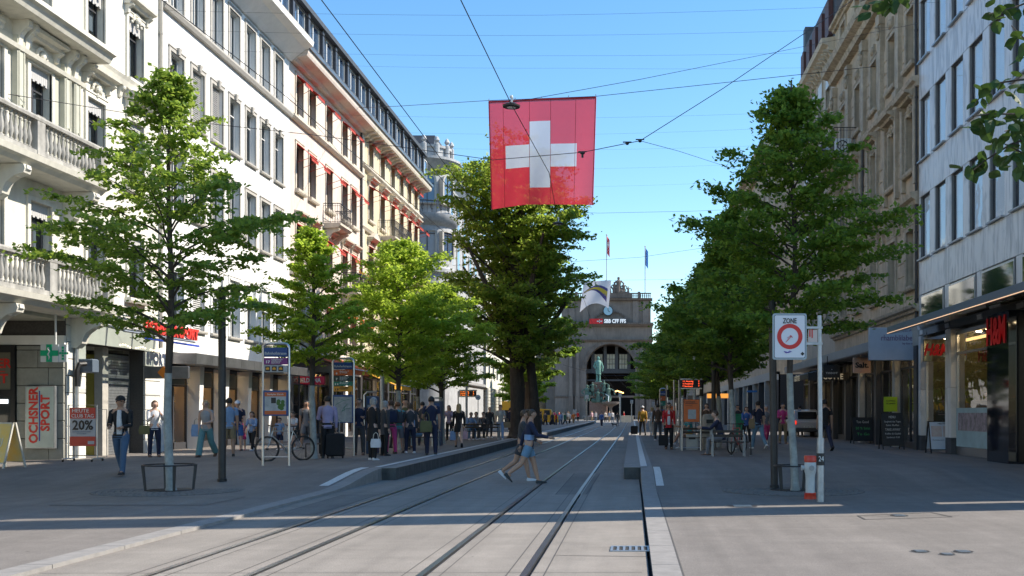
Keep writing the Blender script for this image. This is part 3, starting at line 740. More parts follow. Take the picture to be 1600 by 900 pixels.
# wall lamp/camera cluster
t = thing('wall_equipment', 'grey box and dark elbow bracket mounted on the sunlit pier', 'equipment', (LX+.3, 29.7, 2.9))
b = MB(); b.bbox(LX+.02, LX+.5, 29.4, 29.75, 2.75, 3.15, .03); b.build('grey_box', mat('box_grey', (.10, .13, .17), .5), t)
b = MB(); b.tube([(LX+.35, 29.3, 3.0), (LX+.28, 29.1, 2.98), (LX+.25, 29.05, 2.8), (LX+.25, 29.05, 2.35)], .07, 8); b.build('elbow', M['black'], t)
# ---------------------------------------------------------------- left building 2: plain white
B2 = thing('white_rendered_building', 'plain white rendered building with grey framed windows behind the near left tree', 'building', (-20, 41, 0))
c2 = [35.95, 37.7, 39.45, 41.15, 42.9, 44.6, 46.3]
rows = [(4.62, 6.9), (8.6, 10.75), (12.0, 14.15), (15.6, 17.7)]
holes = [(y-.52, y+.52, a, c) for y in c2 for a, c in rows]
wall(B2, 'wall', s, LX, 34.7, 47.8, 3.72, 18.35, holes, M['white'])
body(B2, s, LX, 34.7, 47.8, 3.7, 18.4, M['white'])
for j, y in enumerate(c2):
    for i, (a, c) in enumerate(rows):
        ins = 'full' if i == 3 else ('slats' if (i == 2 and j in (1, 2)) or (i == 0 and j in (1,)) else ('curtain' if i else 'full'))
        window(B2, s, LX, y, 1.04, a, c, 'wmt' if i == 2 else 'wq', .18, ins)
        surround(B2, s, LX, y, 1.04, a, c, .13, .045, M['surround'] if i else M['white'], key_=(i == 2))
        if i < 3: sill(B2, s, LX, y, 1.3, a, .12)
        if i == 0:
            q = MB(); q.box(LX-.12, LX-.06, y-.5, y+.5, c-(.9 if j not in (0, 3) else .35), c); q.build('roller_blind', M['signw'], B2)
course(B2, 'sill_course', s, LX, 34.75, 47.8, [(0, 15.36), (.13, 15.38), (.2, 15.5), (.2, 15.58), (0, 15.6)], M['surround'])
course(B2, 'coved_cornice', s, LX, 34.7, 47.8, [(0, 18.0), (.1, 18.02), (.3, 18.2), (.75, 18.55), (1.1, 18.68), (1.15, 18.9), (0, 19.0)], M['white'])
b = MB(); b.ext([(LX-.2, 19.0), (LX+1.0, 18.93), (LX+1.05, 19.05), (LX-.2, 19.15)], 34.7, 47.8); b.build('gutter', M['surround'], B2)
# metal canopy and shopfront
M['canopym'] = mat('brushed_canopy_metal', (.22, .22, .23), .35, .7, noise=.3, scale=2)
for k in range(9):
    y0 = 35.6+k*1.36; q = MB(); q.bbox(LX, LX+.85, y0+.006, y0+1.354, 3.3, 3.68, .01); q.build('canopy_panel', M['canopym'], B2)
M['shopwall'] = mat('warm_shop_wall', (.42, .29, .15), .8, noise=.25, scale=1.3, emit=0)
M['shoplamp'] = mat('warm_shop_lamp', (1, .72, .42), .5, emit=45)
M['goods'] = mat('mixed_goods', (.35, .10, .05), .7, noise=.6, scale=7, col2=(.5, .42, .3))
def shop(parent, s, X, y0, y1, z0, z1, deep=1.6, m=None, lamps=True, bars=2, seed=0, frame=None, door=False):
    m = m or M['shopwall']; fr = frame or M['frame_d']; rr = random.Random(seed)
    b = MB(); xi = X - s*deep
    b.face([(xi, y0, z0), (xi, y1, z0), (xi, y1, z1), (xi, y0, z1)]); b.face([(X-s*.2, y0, z0), (xi, y0, z0), (xi, y0, z1), (X-s*.2, y0, z1)])
    b.face([(X-s*.2, y1, z0), (xi, y1, z0), (xi, y1, z1), (X-s*.2, y1, z1)]); b.face([(X-s*.2, y0, z1), (X-s*.2, y1, z1), (xi, y1, z1), (xi, y0, z1)])
    b.build('shop_interior', m, parent)
    f = MB(); n = bars+1
    for i in range(n+1):
        y = y0+(y1-y0)*i/n; f.box(X-s*.12, X-s*.2, max(y0, y-.04), min(y1, y+.04), z0, z1)
    f.box(X-s*.12, X-s*.2, y0, y1, z0, z0+.25); f.box(X-s*.12, X-s*.2, y0, y1, z1-.12, z1); f.box(X-s*.115, X-s*.2, y0, y1, z1-.75, z1-.68)
    w1 = f.build('shop_window', fr, parent)
    g = MB(); g.face([(X-s*.16, y0, z0+.25), (X-s*.16, y1, z0+.25), (X-s*.16, y1, z1-.12), (X-s*.16, y0, z1-.12)]); g.build('pane', M['shop'], w1, )
    sh = MB()
    for i in range(int((y1-y0)*3)):
        yc = rr.uniform(y0+.2, y1-.2); zc = rr.choice([z0+.35, z0+.8, z0+1.3, z0+1.75]); hh = rr.uniform(.12, .4)
        sh.bbox(X-s*rr.uniform(.5, 1), X-s*rr.uniform(1.05, 1.3), yc-rr.uniform(.06, .16), yc+rr.uniform(.06, .16), zc, zc+hh, .02)
    for zc in (z0+.33, z0+.78, z0+1.28, z0+1.73): sh.box(X-s*.5, X-s*1.35, y0+.15, y1-.15, zc-.03, zc)
    sh.build('shelf_goods', M['goods'], w1)
    if lamps:
        l = MB()
        y = y0+.5
        while y < y1: l.lathe([(.09, z1-.03), (.09, z1-.05)], X-s*.7, y, 8); y += .9
        l.build('spotlight', M['shoplamp'], w1)
sp = [35.5, 38.0, 40.4, 42.8, 45.3, 47.7]
for i, (a, c) in enumerate(zip(sp[:-1], sp[1:])):
    shop(B2, s, LX-.3, a+.05, c-.25, .28, 3.3, 1.7, bars=1, seed=i)
    q = MB(); q.loft([[(LX-.5, c-.25, .25), (LX-.02, c-.25, .25), (LX-.02, c+.03, .25), (LX-.5, c+.03, .25)], [(LX-.5, c-.25, 3.3), (LX+.1, c-.3, 3.3), (LX+.1, c+.05, 3.3), (LX-.5, c+.03, 3.3)]]); q.build('column', M['white'], B2)
    q = MB(); q.bbox(LX-.35, LX-.3, a+.5, c-.7, 2.6, 3.15, .02); q.build('transom_sign', mat('dark_transom', (.08, .09, .09), .3), B2)
b = MB(); b.box(LX-.45, LX, 34.7, 35.5, 0, 3.72); b.box(LX-.02, LX+.02, 34.95, 35.35, 2.9, 3.5); b.build('end_pier', M['white'], B2)
b = MB(); b.box(LX-2.1, LX-14, 34.7, 77, -.1, 3.7); b.build('shop_back', M['dkwin'], B2)
b = MB(); b.box(LX-.3, LX-.02, 47.7, 47.8, 0, 3.7); b.build('end_strip', M['white'], B2)
t = thing('diamond_sign', 'grey projecting sign with an orange diamond behind the near left trunk', 'sign', at(262, 592, 33))
pc = at(259, 582, 33.5); b = MB(); b.bbox(LX+.05, pc.x+.75, 33.45, 33.6, pc.z-.2, pc.z+.2, .02); b.build('panel', M['canopym'], t)
b = MB(); b.loft([[(pc.x-.26+.02, 33.44, pc.z), (pc.x-.05, 33.44, pc.z+.21), (pc.x+.16, 33.44, pc.z), (pc.x-.05, 33.44, pc.z-.21)], [(pc.x-.26+.02, 33.43, pc.z), (pc.x-.05, 33.43, pc.z+.21), (pc.x+.16, 33.43, pc.z), (pc.x-.05, 33.43, pc.z-.21)]]); b.build('diamond', mat('orange_paint', (.75, .22, .02), .5), t)
t = thing('roof_letters', 'red channel letters with a blue underline standing on the canopy', 'sign', (LX+.9, 33.5, 4.3))
p0, p1 = at(232, 525, 31.7), at(287, 525, 35.1)
text('lettering', 'OCHSNER SPORT', .5, mat('red_channel_letter', (.72, .05, .04), .45), t, (LX+1.0, 33.4, 4.25), rot='L', ext=.04, bold=.02, width=3.9)
b = MB(); b.box(LX+.98, LX+1.04, 31.45, 35.4, 3.87, 3.93); b.build('underline', mat('blue_underline', (.03, .07, .45), .5), t)
# ---------------------------------------------------------------- left building 3: cream, red awnings
def leaf_building(name, label, y0, y1, cols, rows, m, w_, base, top=18.3):
    B = thing(name, label, 'building', (-20, (y0+y1)/2, 0))
    holes = [(y-w_/2, y+w_/2, a, c) for y in cols for a, c in rows]
    wall(B, 'wall', 1, LX, y0, y1, 4.3, top, holes, m); body(B, 1, LX, y0, y1, 3.7, top+.1, m)
    return B
c3 = [49.2, 51.15, 54.0, 56.9, 58.75]; r3 = [(5.2, 7.1), (8.6, 10.6), (12.25, 14.4), (15.75, 17.65)]
B3 = leaf_building('cream_stone_building', 'cream stone building with red window awnings, nearer of the two', 47.8, 60.2, c3, r3, M['cream'], 1.0, 0)
for j, y in enumerate(c3):
    for i, (a, c) in enumerate(r3):
        f = window(B3, 1, LX, y, 1.0, a, c, 'bmt', .2, rw.choice(['none', 'curtain']))
        surround(B3, 1, LX, y, 1.0, a, c, .14, .05, M['trim'])
        if i in (1, 2) or True: sill(B3, 1, LX, y, 1.35, a, .2, M['trim'], .18)
        if i == 1: hood(B3, 1, LX, y, 1.5, c+.35, .38, M['trim'], orn=False)
        if i > 0: awning(B3, 1, LX+.03, y, 1.05, c-.02, drop=(.42 if i < 3 else .3) + .1*((i*7+j*3) % 3), out=.7 if i < 3 else .42)
        elif j in (2, 3, 4): awning(B3, 1, LX+.03, y, 1.2, c, M['orange_aw'], .5, 1.0)
course(B3, 'string_course', 1, LX, 47.8, 60.2, [(0, 15.38), (.16, 15.4), (.26, 15.5), (.26, 15.6), (0, 15.64)], M['trim'])
course(B3, 'floor_course', 1, LX, 47.8, 60.2, [(0, 8.1), (.12, 8.1), (.22, 8.25), (0, 8.3)], M['trim'])
course(B3, 'base_course', 1, LX, 47.8, 60.2, [(0, 4.3), (.3, 4.3), (.4, 4.5), (0, 4.6)], M['trim'])
def iron_balcony(B, y0, y1, z, out=.9, m=M['trim'], s=1, X=LX, curl=True, h=1.0, flowers=False):
    b = MB(); b.ext([(X, z-.28), (X+s*out*.85, z-.24), (X+s*out, z-.12), (X+s*out, z), (X, z)], y0, y1); b.build('balcony_slab', m, B)
    bm2 = bracket_mesh(s, round(out*.85, 2), .6, .18, m)
    inst('bracket', bm2, B, (X, y0+.25, z-.25)); inst('bracket', bm2, B, (X, y1-.25, z-.25))
    rail_panel(B, [(X, y0+.04), (X+s*(out-.05), y0+.04), (X+s*(out-.05), y1-.04), (X, y1-.04)], z, h, M['iron'], curl=curl)
    if flowers:
        b = MB(); rr = random.Random(int(y0))
        b.bbox(X+s*(out-.02), X+s*(out+.16), y0+.15, y1-.15, z+h-.2, z+h-.03, .02); b.build('flower_box', M['iron'], B)
        b = MB()
        for k in range(40):
            q = Vector((X+s*(out+.07+rr.uniform(-.1, .1)), rr.uniform(y0+.15, y1-.15), z+h+rr.uniform(-.03, .14))); b.ball(q, .04, n=5, k=3)
        fo_ = b.build('flowers', mat('orange_flowers', (.6, .14, .02), .8, noise=.7, scale=20, col2=(.08, .2, .02)), B); fo_['kind'] = 'stuff'
iron_balcony(B3, 53.0, 55.2, 11.45, flowers=False); iron_balcony(B3, 56.2, 59.9, 8.3, flowers=True)
# ---------------------------------------------------------------- left building 4: yellowish
c4 = [62.6, 65.5, 68.3, 70.9, 73.4, 75.6]; r4 = [(5.9, 8.0), (9.6, 11.7), (13.3, 15.35), (16.5, 18.05)]
B4 = leaf_building('yellow_stone_building', 'yellowish stone building with iron balconies beyond the cream one', 60.2, 76.9, c4, r4, M['yell'], 1.05, 0)
for j, y in enumerate(c4):
    for i, (a, c) in enumerate(r4):
        window(B4, 1, LX, y, 1.05, a, c, 'bmt', .2, 'none' if j % 2 else 'curtain')
        surround(B4, 1, LX, y, 1.05, a, c, .15, .05, M['trim'])
        if i == 2: hood(B4, 1, LX, y, 1.6, c+.32, .42, M['trim'], orn=False)
        if i == 1: hood(B4, 1, LX, y, 1.7, c+.35, .45, M['trim'], 'gable' if j in (0, 4) else 'flat', orn=False)
        if i != 3: awning(B4, 1, LX+.03, y, 1.1, c-.02, drop=.5, out=.85)
        else: awning(B4, 1, LX+.03, y, 1.1, c-.02, drop=.3, out=.4)
        sill(B4, 1, LX, y, 1.4, a, .16, M['trim'], .14)
course(B4, 'string_course', 1, LX, 60.2, 76.9, [(0, 16.05), (.16, 16.07), (.3, 16.2), (.3, 16.3), (0, 16.36)], M['trim'])
course(B4, 'floor_course', 1, LX, 60.2, 76.9, [(0, 12.45), (.14, 12.45), (.24, 12.6), (0, 12.68)], M['trim'])
course(B4, 'base_course', 1, LX, 60.2, 76.9, [(0, 4.3), (.3, 4.3), (.42, 4.52), (0, 4.62)], M['trim'])
b = MB(); b.box(LX, LX+.14, 60.25, 60.7, 4.6, 18.2); b.build('corner_pilaster', M['trim'], B4)
iron_balcony(B4, 64.4, 69.5, 12.72, 1.1); iron_balcony(B4, 70, 74.6, 11.0, 1.1, flowers=True); iron_balcony(B4, 61.6, 63.6, 8.9, .9, flowers=True); iron_balcony(B4, 64.4, 69.5, 9.0, 1.1)
downpipe(LX, 60.2, 4.3, 18.2, 'dark downpipe where the cream and yellowish buildings meet', M['dark_metal'])
# shared eaves and glazed attic
for B, y0, y1 in ((B3, 47.82, 60.2), (B4, 60.2, 77.3)):
    course(B, 'eaves_cornice', 1, LX, y0, y1, [(0, 18.05), (.25, 18.07), (.35, 18.2), (.8, 18.3), (.85, 18.42), (.88, 18.62), (0, 18.75)], M['cream'] if B is B3 else M['trim'])
    q = MB(); q.ext([(LX+.84, 18.62), (LX+.97, 18.62), (LX+.99, 18.76), (LX+.82, 18.76)], y0, y1); q.build('gutter', M['canopym'], B)
em = bracket_mesh(1, .8, .3, .16, M['trim'])
for k in range(22): inst('bracket', em, B4, (LX, 60.7+k*.76, 18.22))
BA = thing('glazed_attic', 'continuous dark framed glazed attic storey above the cream buildings', 'attic', (-17, 60, 19))
b = MB(); b.box(LX+.45, LX-.2, 40, 77, 19.0, 19.45); b.build('base', M['slate'], BA)
b = MB(); b.ext([(LX-8, 21.4), (LX+.6, 20.8), (LX+.62, 21.02), (LX-8, 21.6)], 40, 77.2); b.build('roof', M['slate'], BA)
b = MB(); b.box(LX-.6, LX-8, 40, 77, 19, 21.2); b.build('back_wall', M['frame_d'], BA)
k = 0; y = 40.1
while y < 76.5:
    q = MB(); q.box(LX+.1, LX+.48, y, y+.28, 19.45, 20.85); q.build('post', M['frame_d'], BA)
    fq = MB(); Y0, Y1 = y+.28, y+2.25
    for a in ((Y0, Y0+.07), (Y1-.07, Y1), ((Y0+Y1)/2-.05, (Y0+Y1)/2+.05)): fq.box(LX+.2, LX+.3, a[0], a[1], 19.45, 20.82)
    fq.box(LX+.2, LX+.3, Y0+.07, Y1-.07, 19.45, 19.53); fq.box(LX+.2, LX+.3, Y0+.07, Y1-.07, 20.72, 20.82)
    wf = fq.build('window', M['frame_w'], BA)
    g = MB(); g.face([(LX+.25, Y0, 19.5), (LX+.25, Y1, 19.5), (LX+.25, Y1, 20.8), (LX+.25, Y0, 20.8)]); g.build('pane', mat('sky_mirror_glass', (.05, .09, .16), .06, spec=1.0, coat=1), wf)
    y += 2.25
# dark ground floors of buildings 3 and 4
for B, y0, y1, sd_ in ((B3, 47.85, 60.15, 11), (B4, 60.25, 76.8, 12)):
    q = MB(); q.box(LX, LX-.4, y0, y1, 3.7, 4.3); q.build('fascia', M['frame_d'], B)
    n = 4 if B is B3 else 5; st = (y1-y0)/n
    for i in range(n):
        a = y0+i*st; q = MB(); q.box(LX+.02, LX-.4, a, a+.45, 0, 3.7); q.build('pier', M['white'] if i % 2 else M['frame_d'], B)
        shop(B, 1, LX, a+.45, a+st, .28, 3.7, 1.8, bars=1, seed=sd_+i, m=M['shopwall'] if i % 2 else M['dkwin'])
t = thing('shop_sign', 'crimson rectangular shop sign with white capitals behind the second left tree', 'sign', at(486, 600, 33.5))
p0, p1 = at(465, 588, 50.2), at(507, 601, 50.2)
b = MB(); b.bbox(p0.x, p1.x, 50.15, 50.35, p1.z, p0.z, .02); b.build('panel', mat('crimson_panel', (.55, .015, .06), .5), t)
text('lettering', 'BELDONA', .3, M['signw'], t, ((p0.x+p1.x)/2-.05, 50.14, (p0.z+p1.z)/2), bold=.008, width=(p1.x-p0.x)*.82)
b = MB(); b.box(p0.x+.2, p0.x+.26, 50.2, 50.3, p0.z, 3.9); b.build('hanger', M['iron'], t)
M['yellow_aw'] = mat('yellow_awning_cloth', (.78, .42, .03), .8, noise=.1, scale=5, trans=.25)
for (yc, wd, m, lab, z) in ((52.6, 4.6, M['orange_aw'], 'orange red shop awning over the pavement behind the second left tree', 4.55), (63, 4.5, M['yellow_aw'], 'yellow shop awning glimpsed between the left trees', 4.0)):
    t = thing('shop_awning', lab, 'awning', (LX, yc, z))
    b = MB(); b.ext([(LX+.05, z), (LX+1.9, z-.75), (LX+1.9, z-.73), (LX+.05, z+.03)], yc-wd/2, yc+wd/2)
    for k in range(int(wd/.25)): b.box(LX+1.89, LX+1.9, yc-wd/2+k*.25, yc-wd/2+k*.25+.22, z-1.0, z-.74)
    b.build('cloth', m, t)
    b = MB(); b.tube([(LX+1.9, yc-wd/2, z-.74), (LX+1.9, yc+wd/2, z-.74)], .03, 6)
    for yq in (yc-wd/2+.3, yc+wd/2-.3): b.tube([(LX+.05, yq, z-.3), (LX+1.9, yq, z-.76)], .02, 5)
    b.build('arms', M['steel'], t)
# ---------------------------------------------------------------- left building 5: grey corner turret
B5 = thing('corner_turret_building', 'ornate grey corner building with a round turret and arched windows', 'building', (-18, 95, 0))
b = MB(); b.box(-18.3, -34, 86.2, 112, -.1, 21.5); b.box(-16.3, -18.3, 88.4, 112, -.1, 21.5); b.build('building_body', M['grey_t'], B5)
TX, TY, TR = -17.7, 88.2, 2.2
b = MB(); b.lathe([(TR, 0), (TR, 4.2), (TR+.15, 4.3), (TR+.15, 4.6), (TR, 4.7), (TR, 9.2), (TR+.2, 9.35), (TR+.2, 9.7), (TR, 9.85), (TR, 13.3), (TR+.25, 13.5), (TR+.25, 13.8), (TR, 14.0), (TR, 17.4), (TR+.3, 17.6), (TR+.65, 18.0), (TR+.7, 18.35),
    (TR-.15, 18.36), (TR-.15, 22.0), (TR+.1, 22.2), (TR+.5, 22.7), (TR+.75, 22.9), (TR+.75, 23.1), (TR-.2, 23.2), (TR-.2, 24.0), (TR-.05, 24.05), (TR-.05, 24.25), (0, 24.3)], TX, TY, 28)
b.build('turret', M['grey_t'], B5, smooth=True)
for k in range(7):
    a = R(-175+k*30); q = MB(); cx, cy = TX+(TR-.1)*math.cos(a), TY+(TR-.1)*math.sin(a)
    q.lathe([(.22, 23.1), (.22, 24.3), (.1, 24.4), (.24, 24.6), (.14, 24.85), (.0, 25.0)], cx, cy, 8); q.build('finial', M['grey_t'], B5, smooth=True)
b = MB()
for k in range(26):
    a = R(-190+k*8); b.tube([(TX+(TR+.6)*math.cos(a), TY+(TR+.6)*math.sin(a), 18.36), (TX+(TR+.6)*math.cos(a), TY+(TR+.6)*math.sin(a), 19.35)], .02, 4)
    if k % 2: b.tube([(TX+(TR+.6)*math.cos(a)+.1*c, TY+(TR+.6)*math.sin(a), 18.85+.25*q_) for c, q_ in ring(8)], .025, 4)
b.tube([(TX+(TR+.6)*math.cos(R(-190+k*8)), TY+(TR+.6)*math.sin(R(-190+k*8)), 19.36) for k in range(26)], .05, 5); b.build('turret_railing', M['iron'], B5)
def turret_window(ang, z0, z1, w_=1.15, arch=False, glassm=None):
    a = R(ang); n = Vector((math.cos(a), math.sin(a), 0)); u = Vector((-n.y, n.x, 0)); c0 = Vector((TX, TY, 0)) + n*(TR-.12)
    def P(q, z, o=0): return c0 + u*q + n*o + Vector((0, 0, z))
    pts = [(-w_/2, z0), (w_/2, z0), (w_/2, z1)] + ([(w_/2*math.cos(R(k*22.5)), z1+w_/2*math.sin(R(k*22.5))) for k in range(1, 8)] if arch else []) + [(-w_/2, z1)]
    f = MB(); ou = [P(q*1.28, z + (z-z0)/(z1-z0+.01)*.12 - .08, .1) for q, z in pts]; iu = [P(q, z, .3) for q, z in pts]; ii = [P(q, z, .16) for q, z in pts]
    ou = [P(q*1.3, z0-.12+(z-z0)*1.08, .3) for q, z in pts]; ob = [P(q*1.3, z0-.12+(z-z0)*1.08, -.1) for q, z in pts]; n_ = len(pts)
    for i in range(n_):
        j = (i+1) % n_; f.face([ou[i], ou[j], iu[j], iu[i]]); f.face([iu[i], iu[j], ii[j], ii[i]]); f.face([ob[i], ob[j], ou[j], ou[i]])
    o = f.build('window', M['surround'], B5)
    g = MB(); g.face([P(q, z, .17) for q, z in pts]); g.build('pane', glassm or MC['sky_mirror_glass'], o)
    br = MB()
    for q in (-.03, ): br.loft([[P(-.035, z0, .175), P(.035, z0, .175), P(.035, z0, .22), P(-.035, z0, .22)], [P(-.035, z1+(w_/2 if arch else 0), .175), P(.035, z1+(w_/2 if arch else 0), .175), P(.035, z1+(w_/2 if arch else 0), .22), P(-.035, z1+(w_/2 if arch else 0), .22)]])
    br.loft([[P(-w_/2, z1-.25, .175), P(w_/2, z1-.25, .175), P(w_/2, z1-.25, .22), P(-w_/2, z1-.25, .22)], [P(-w_/2, z1-.18, .175), P(w_/2, z1-.18, .175), P(w_/2, z1-.18, .22), P(-w_/2, z1-.18, .22)]])
    br.build('glazing_bar', M['frame_d'], o)
for ang in (-78, -28, -128): 
    turret_window(ang, 19.3, 21.1, 1.2, True); turret_window(ang, 14.9, 16.9, 1.3, False, M['curtain2'] if ang == -78 else None)
    turret_window(ang, 10.3, 12.4, 1.3); turret_window(ang, 5.6, 8.0, 1.3)
for yc in (92, 95.5, 99, 102.5, 106):
    for z0 in (5.6, 10.3, 14.9, 18.6):
        q = MB(); q.box(-16.3, -16.22, yc-.75, yc+.75, z0-.15, z0+2.25); o = q.build('window', M['surround'], B5)
        q = MB(); q.box(-16.22, -16.2, yc-.55, yc+.55, z0, z0+2.1); q.build('pane', MC['sky_mirror_glass'], o)
for z in (4.4, 9.4, 13.5, 18.1, 21.2): course(B5, 'cornice', 1, -16.3, 90.2, 112, [(0, z-.1), (.3, z), (.35, z+.25), (0, z+.3)], M['grey_t'])
b = MB(); b.extx([(86.2, 21.5), (112, 21.5), (110, 25.5), (88.2, 25.5)], -17, -30); b.build('mansard_roof', M['slate'], B5)
# columned pale stone building beyond, seen under the big tree
B6 = thing('columned_stone_building', 'pale building with rusticated columns seen under the big tree', 'building', (-18, 140, 0))
holes = [(y-.7, y+.7, z, z+2.2) for y in np.arange(116, 170, 3.4) for z in (5.5, 9.5, 13.5, 17.2)]
wall(B6, 'wall', 1, LX-.2, 113.5, 172, 4.4, 21, holes, M['stone_w']); body(B6, 1, LX-.2, 113.5, 172, 4.4, 21, M['stone_w'])
for h in holes:
    q = inst('window', win_meshes(1, 1.4, 2.2, 'dm')['frame'], B6, (LX-.4, (h[0]+h[1])/2, h[2])); o = bpy.data.objects.new('pane', win_meshes(1, 1.4, 2.2, 'dm')['pane']); C.objects.link(o); o.parent = q
    o = bpy.data.objects.new('room', win_meshes(1, 1.4, 2.2, 'dm')['room']); C.objects.link(o); o.parent = q
course(B6, 'cornice', 1, LX-.2, 113.5, 172, [(0, 20.4), (.8, 20.8), (.8, 21.1), (0, 21.2)], M['stone_w'])
b = MB(); b.box(LX-2.5, LX-12, 113.5, 172, -.1, 4.4); b.build('shop_back', M['dkwin'], B6)
colm = MB(); prof = []
for k in range(12): prof += [(.36, .1+k*.36), (.36, .1+k*.36+.28), (.3, .1+k*.36+.3), (.3, .1+k*.36+.34)]
colm.lathe(prof, 0, 0, 10); colm = colm.mesh('column', M['stone_w'])
for k in range(17): inst('column', colm, B6, (LX-.3, 115+k*3.4, 0))
# ================================================================== right side
s = -1; X = RX
M['marble'] = bpy.data.materials.new('grey_veined_marble'); M['marble'].use_nodes = True
_t = M['marble'].node_tree; _L = _t.links.new; _b = _t.nodes['Principled BSDF']; _b.inputs['Roughness'].default_value = .35
_g = _t.nodes.new('ShaderNodeNewGeometry'); _oi = _t.nodes.new('ShaderNodeObjectInfo'); _ad = _t.nodes.new('ShaderNodeVectorMath'); _ad.operation = 'ADD'
_sc = _t.nodes.new('ShaderNodeVectorMath'); _sc.operation = 'SCALE'; _cb = _t.nodes.new('ShaderNodeCombineXYZ'); _L(_oi.outputs['Random'], _cb.inputs[0]); _L(_oi.outputs['Random'], _cb.inputs[1]); _L(_cb.outputs[0], _sc.inputs[0]); _sc.inputs['Scale'].default_value = 40
_L(_g.outputs['Position'], _ad.inputs[0]); _L(_sc.outputs[0], _ad.inputs[1])
_mp = _t.nodes.new('ShaderNodeMapping'); _mp.inputs['Rotation'].default_value = (R(35), 0, 0); _mp.inputs['Scale'].default_value = (1, 3, .6); _L(_ad.outputs[0], _mp.inputs[0])
_n = _t.nodes.new('ShaderNodeTexNoise'); _n.inputs['Scale'].default_value = 1.1; _n.inputs['Detail'].default_value = 8; _n.inputs['Distortion'].default_value = 1.4; _L(_mp.outputs[0], _n.inputs['Vector'])
_r = _t.nodes.new('ShaderNodeValToRGB'); _L(_n.outputs['Fac'], _r.inputs[0])
_r.color_ramp.elements[0].position = .36; _r.color_ramp.elements[0].color = (.46, .45, .445, 1); _r.color_ramp.elements[1].position = .52; _r.color_ramp.elements[1].color = (.70, .68, .66, 1)
_L(_r.outputs[0], _b.inputs['Base Color'])
HMB = thing('marble_clad_building', 'grey marble clad building with curtained windows and clothing shop at the right edge', 'building', (14, 27, 0))
YA, YB2 = 22.0, 36.3
cw = [35.6 - 1.755*k for k in range(8)]
rws = [(7.0, 9.2), (10.45, 12.65), (13.95, 16.1), (17.4, 19.5)]
holes = [(y-.6, y+.6, a, c) for y in cw for a, c in rws]
wall(HMB, 'wall', s, X, YA, YB2, 4.3, 22.9, holes, mat('grey_backing', (.20, .20, .20), .8, noise=.1), .22); body(HMB, s, X, YA, YB2, 4.3, 22.3, M['surround'])
for y in cw:
    for i, (a, c) in enumerate(rws):
        window(HMB, s, X, y, 1.2, a, c, 'dc', .07, 'full'); 
        q = MB(); q.ext([(X-.04, a-.05), (X-.14, a-.05), (X-.14, a), (X-.03, a+.01)], y-.62, y+.62); q.build('sill', M['steel'], HMB)
pm = {}
def panel(y0, y1, z0, z1):
    k = (round(y1-y0, 3), round(z1-z0, 3))
    if k not in pm:
        b = MB(); b.bbox(-.035, 0, -(y1-y0)/2+.006, (y1-y0)/2-.006, .006, z1-z0-.006, .006); pm[k] = b.mesh('marble_panel', M['marble'])
    inst('marble_panel', pm[k], HMB, (X, (y0+y1)/2, z0))
yedge = [YB2] + [(a+b_)/2 for a, b_ in zip(cw[:-1], cw[1:])]
zs_ = [(5.75, 6.95), (9.2, 10.4), (12.65, 13.9), (16.1, 17.35), (19.5, 20.9), (20.9, 22.85)]
for z0, z1 in zs_:
    y = YB2
    while y > YA+.3:
        panel(max(YA, y-.5825), y, z0, z1); y -= .585
for y0, y1 in [(cw[0]+.6, YB2)] + [(b_+.6, a-.6) for a, b_ in zip(cw[:-1], cw[1:])] + [(YA, cw[-1]-.6)]:
    for a, c in [(6.95, 9.2), (10.4, 12.65), (13.9, 16.1), (17.35, 19.5)]: panel(y0, y1, a, c)
# green transom glass band
M['greeng'] = mat('green_transom_glass', (.02, .045, .03), .05, spec=1.0, coat=1)
y = YB2-.35
while y > YA+2:
    q = MB(); q.box(X-.06, X+.1, y-2.55, y, 4.95, 5.7); o = q.build('transom_frame', M['chrome'], HMB)
    q = MB(); q.box(X-.07, X+.02, y-2.49, y-.06, 5.0, 5.64); q.build('transom_pane', M['greeng'], o); y -= 3.1
    q = MB(); q.bbox(X-.03, X+.02, y+.06, y+.48, 4.35, 5.75, .005); q.build('marble_panel', M['marble'], HMB)
panel(YB2-.34, YB2, 4.35, 5.75)
# shallow glass canopy with a light strip along its edge
t = thing('glass_canopy', 'long dark glass canopy with a glowing edge over the clothing shop', 'canopy', (X-.8, 27, 4.3))
q = MB(); q.ext([(X-.02, 4.72), (X-1.6, 4.42), (X-1.6, 4.45), (X-.02, 4.76)], 17.8, 34.2); q.build('glass_sheet', M['sidew'], t)
q = MB(); q.ext([(X-.02, 4.42), (X-1.55, 4.25), (X-1.55, 4.28), (X-.02, 4.47)], 17.8, 34.2); q.build('soffit', M['greeng'], t)
q = MB(); q.ext([(X-1.56, 4.24), (X-1.68, 4.24), (X-1.68, 4.46), (X-1.56, 4.46)], 17.75, 34.25); q.build('edge_beam', mat('blue_grey_beam', (.16, .2, .26), .35, .6), t)
q = MB(); q.box(X-1.70, X-1.68, 17.8, 34.2, 4.24, 4.26); q.build('light_strip', mat('warm_led_strip', (1, .62, .36), .4, emit=.5), t)
for yq in (19, 21.7, 24.4, 27.1, 29.8, 32.5): q = MB(); q.tube([(X, yq, 4.85), (X-1.5, yq, 4.5)], .02, 5); q.build('tie_rod', M['steel'], t)
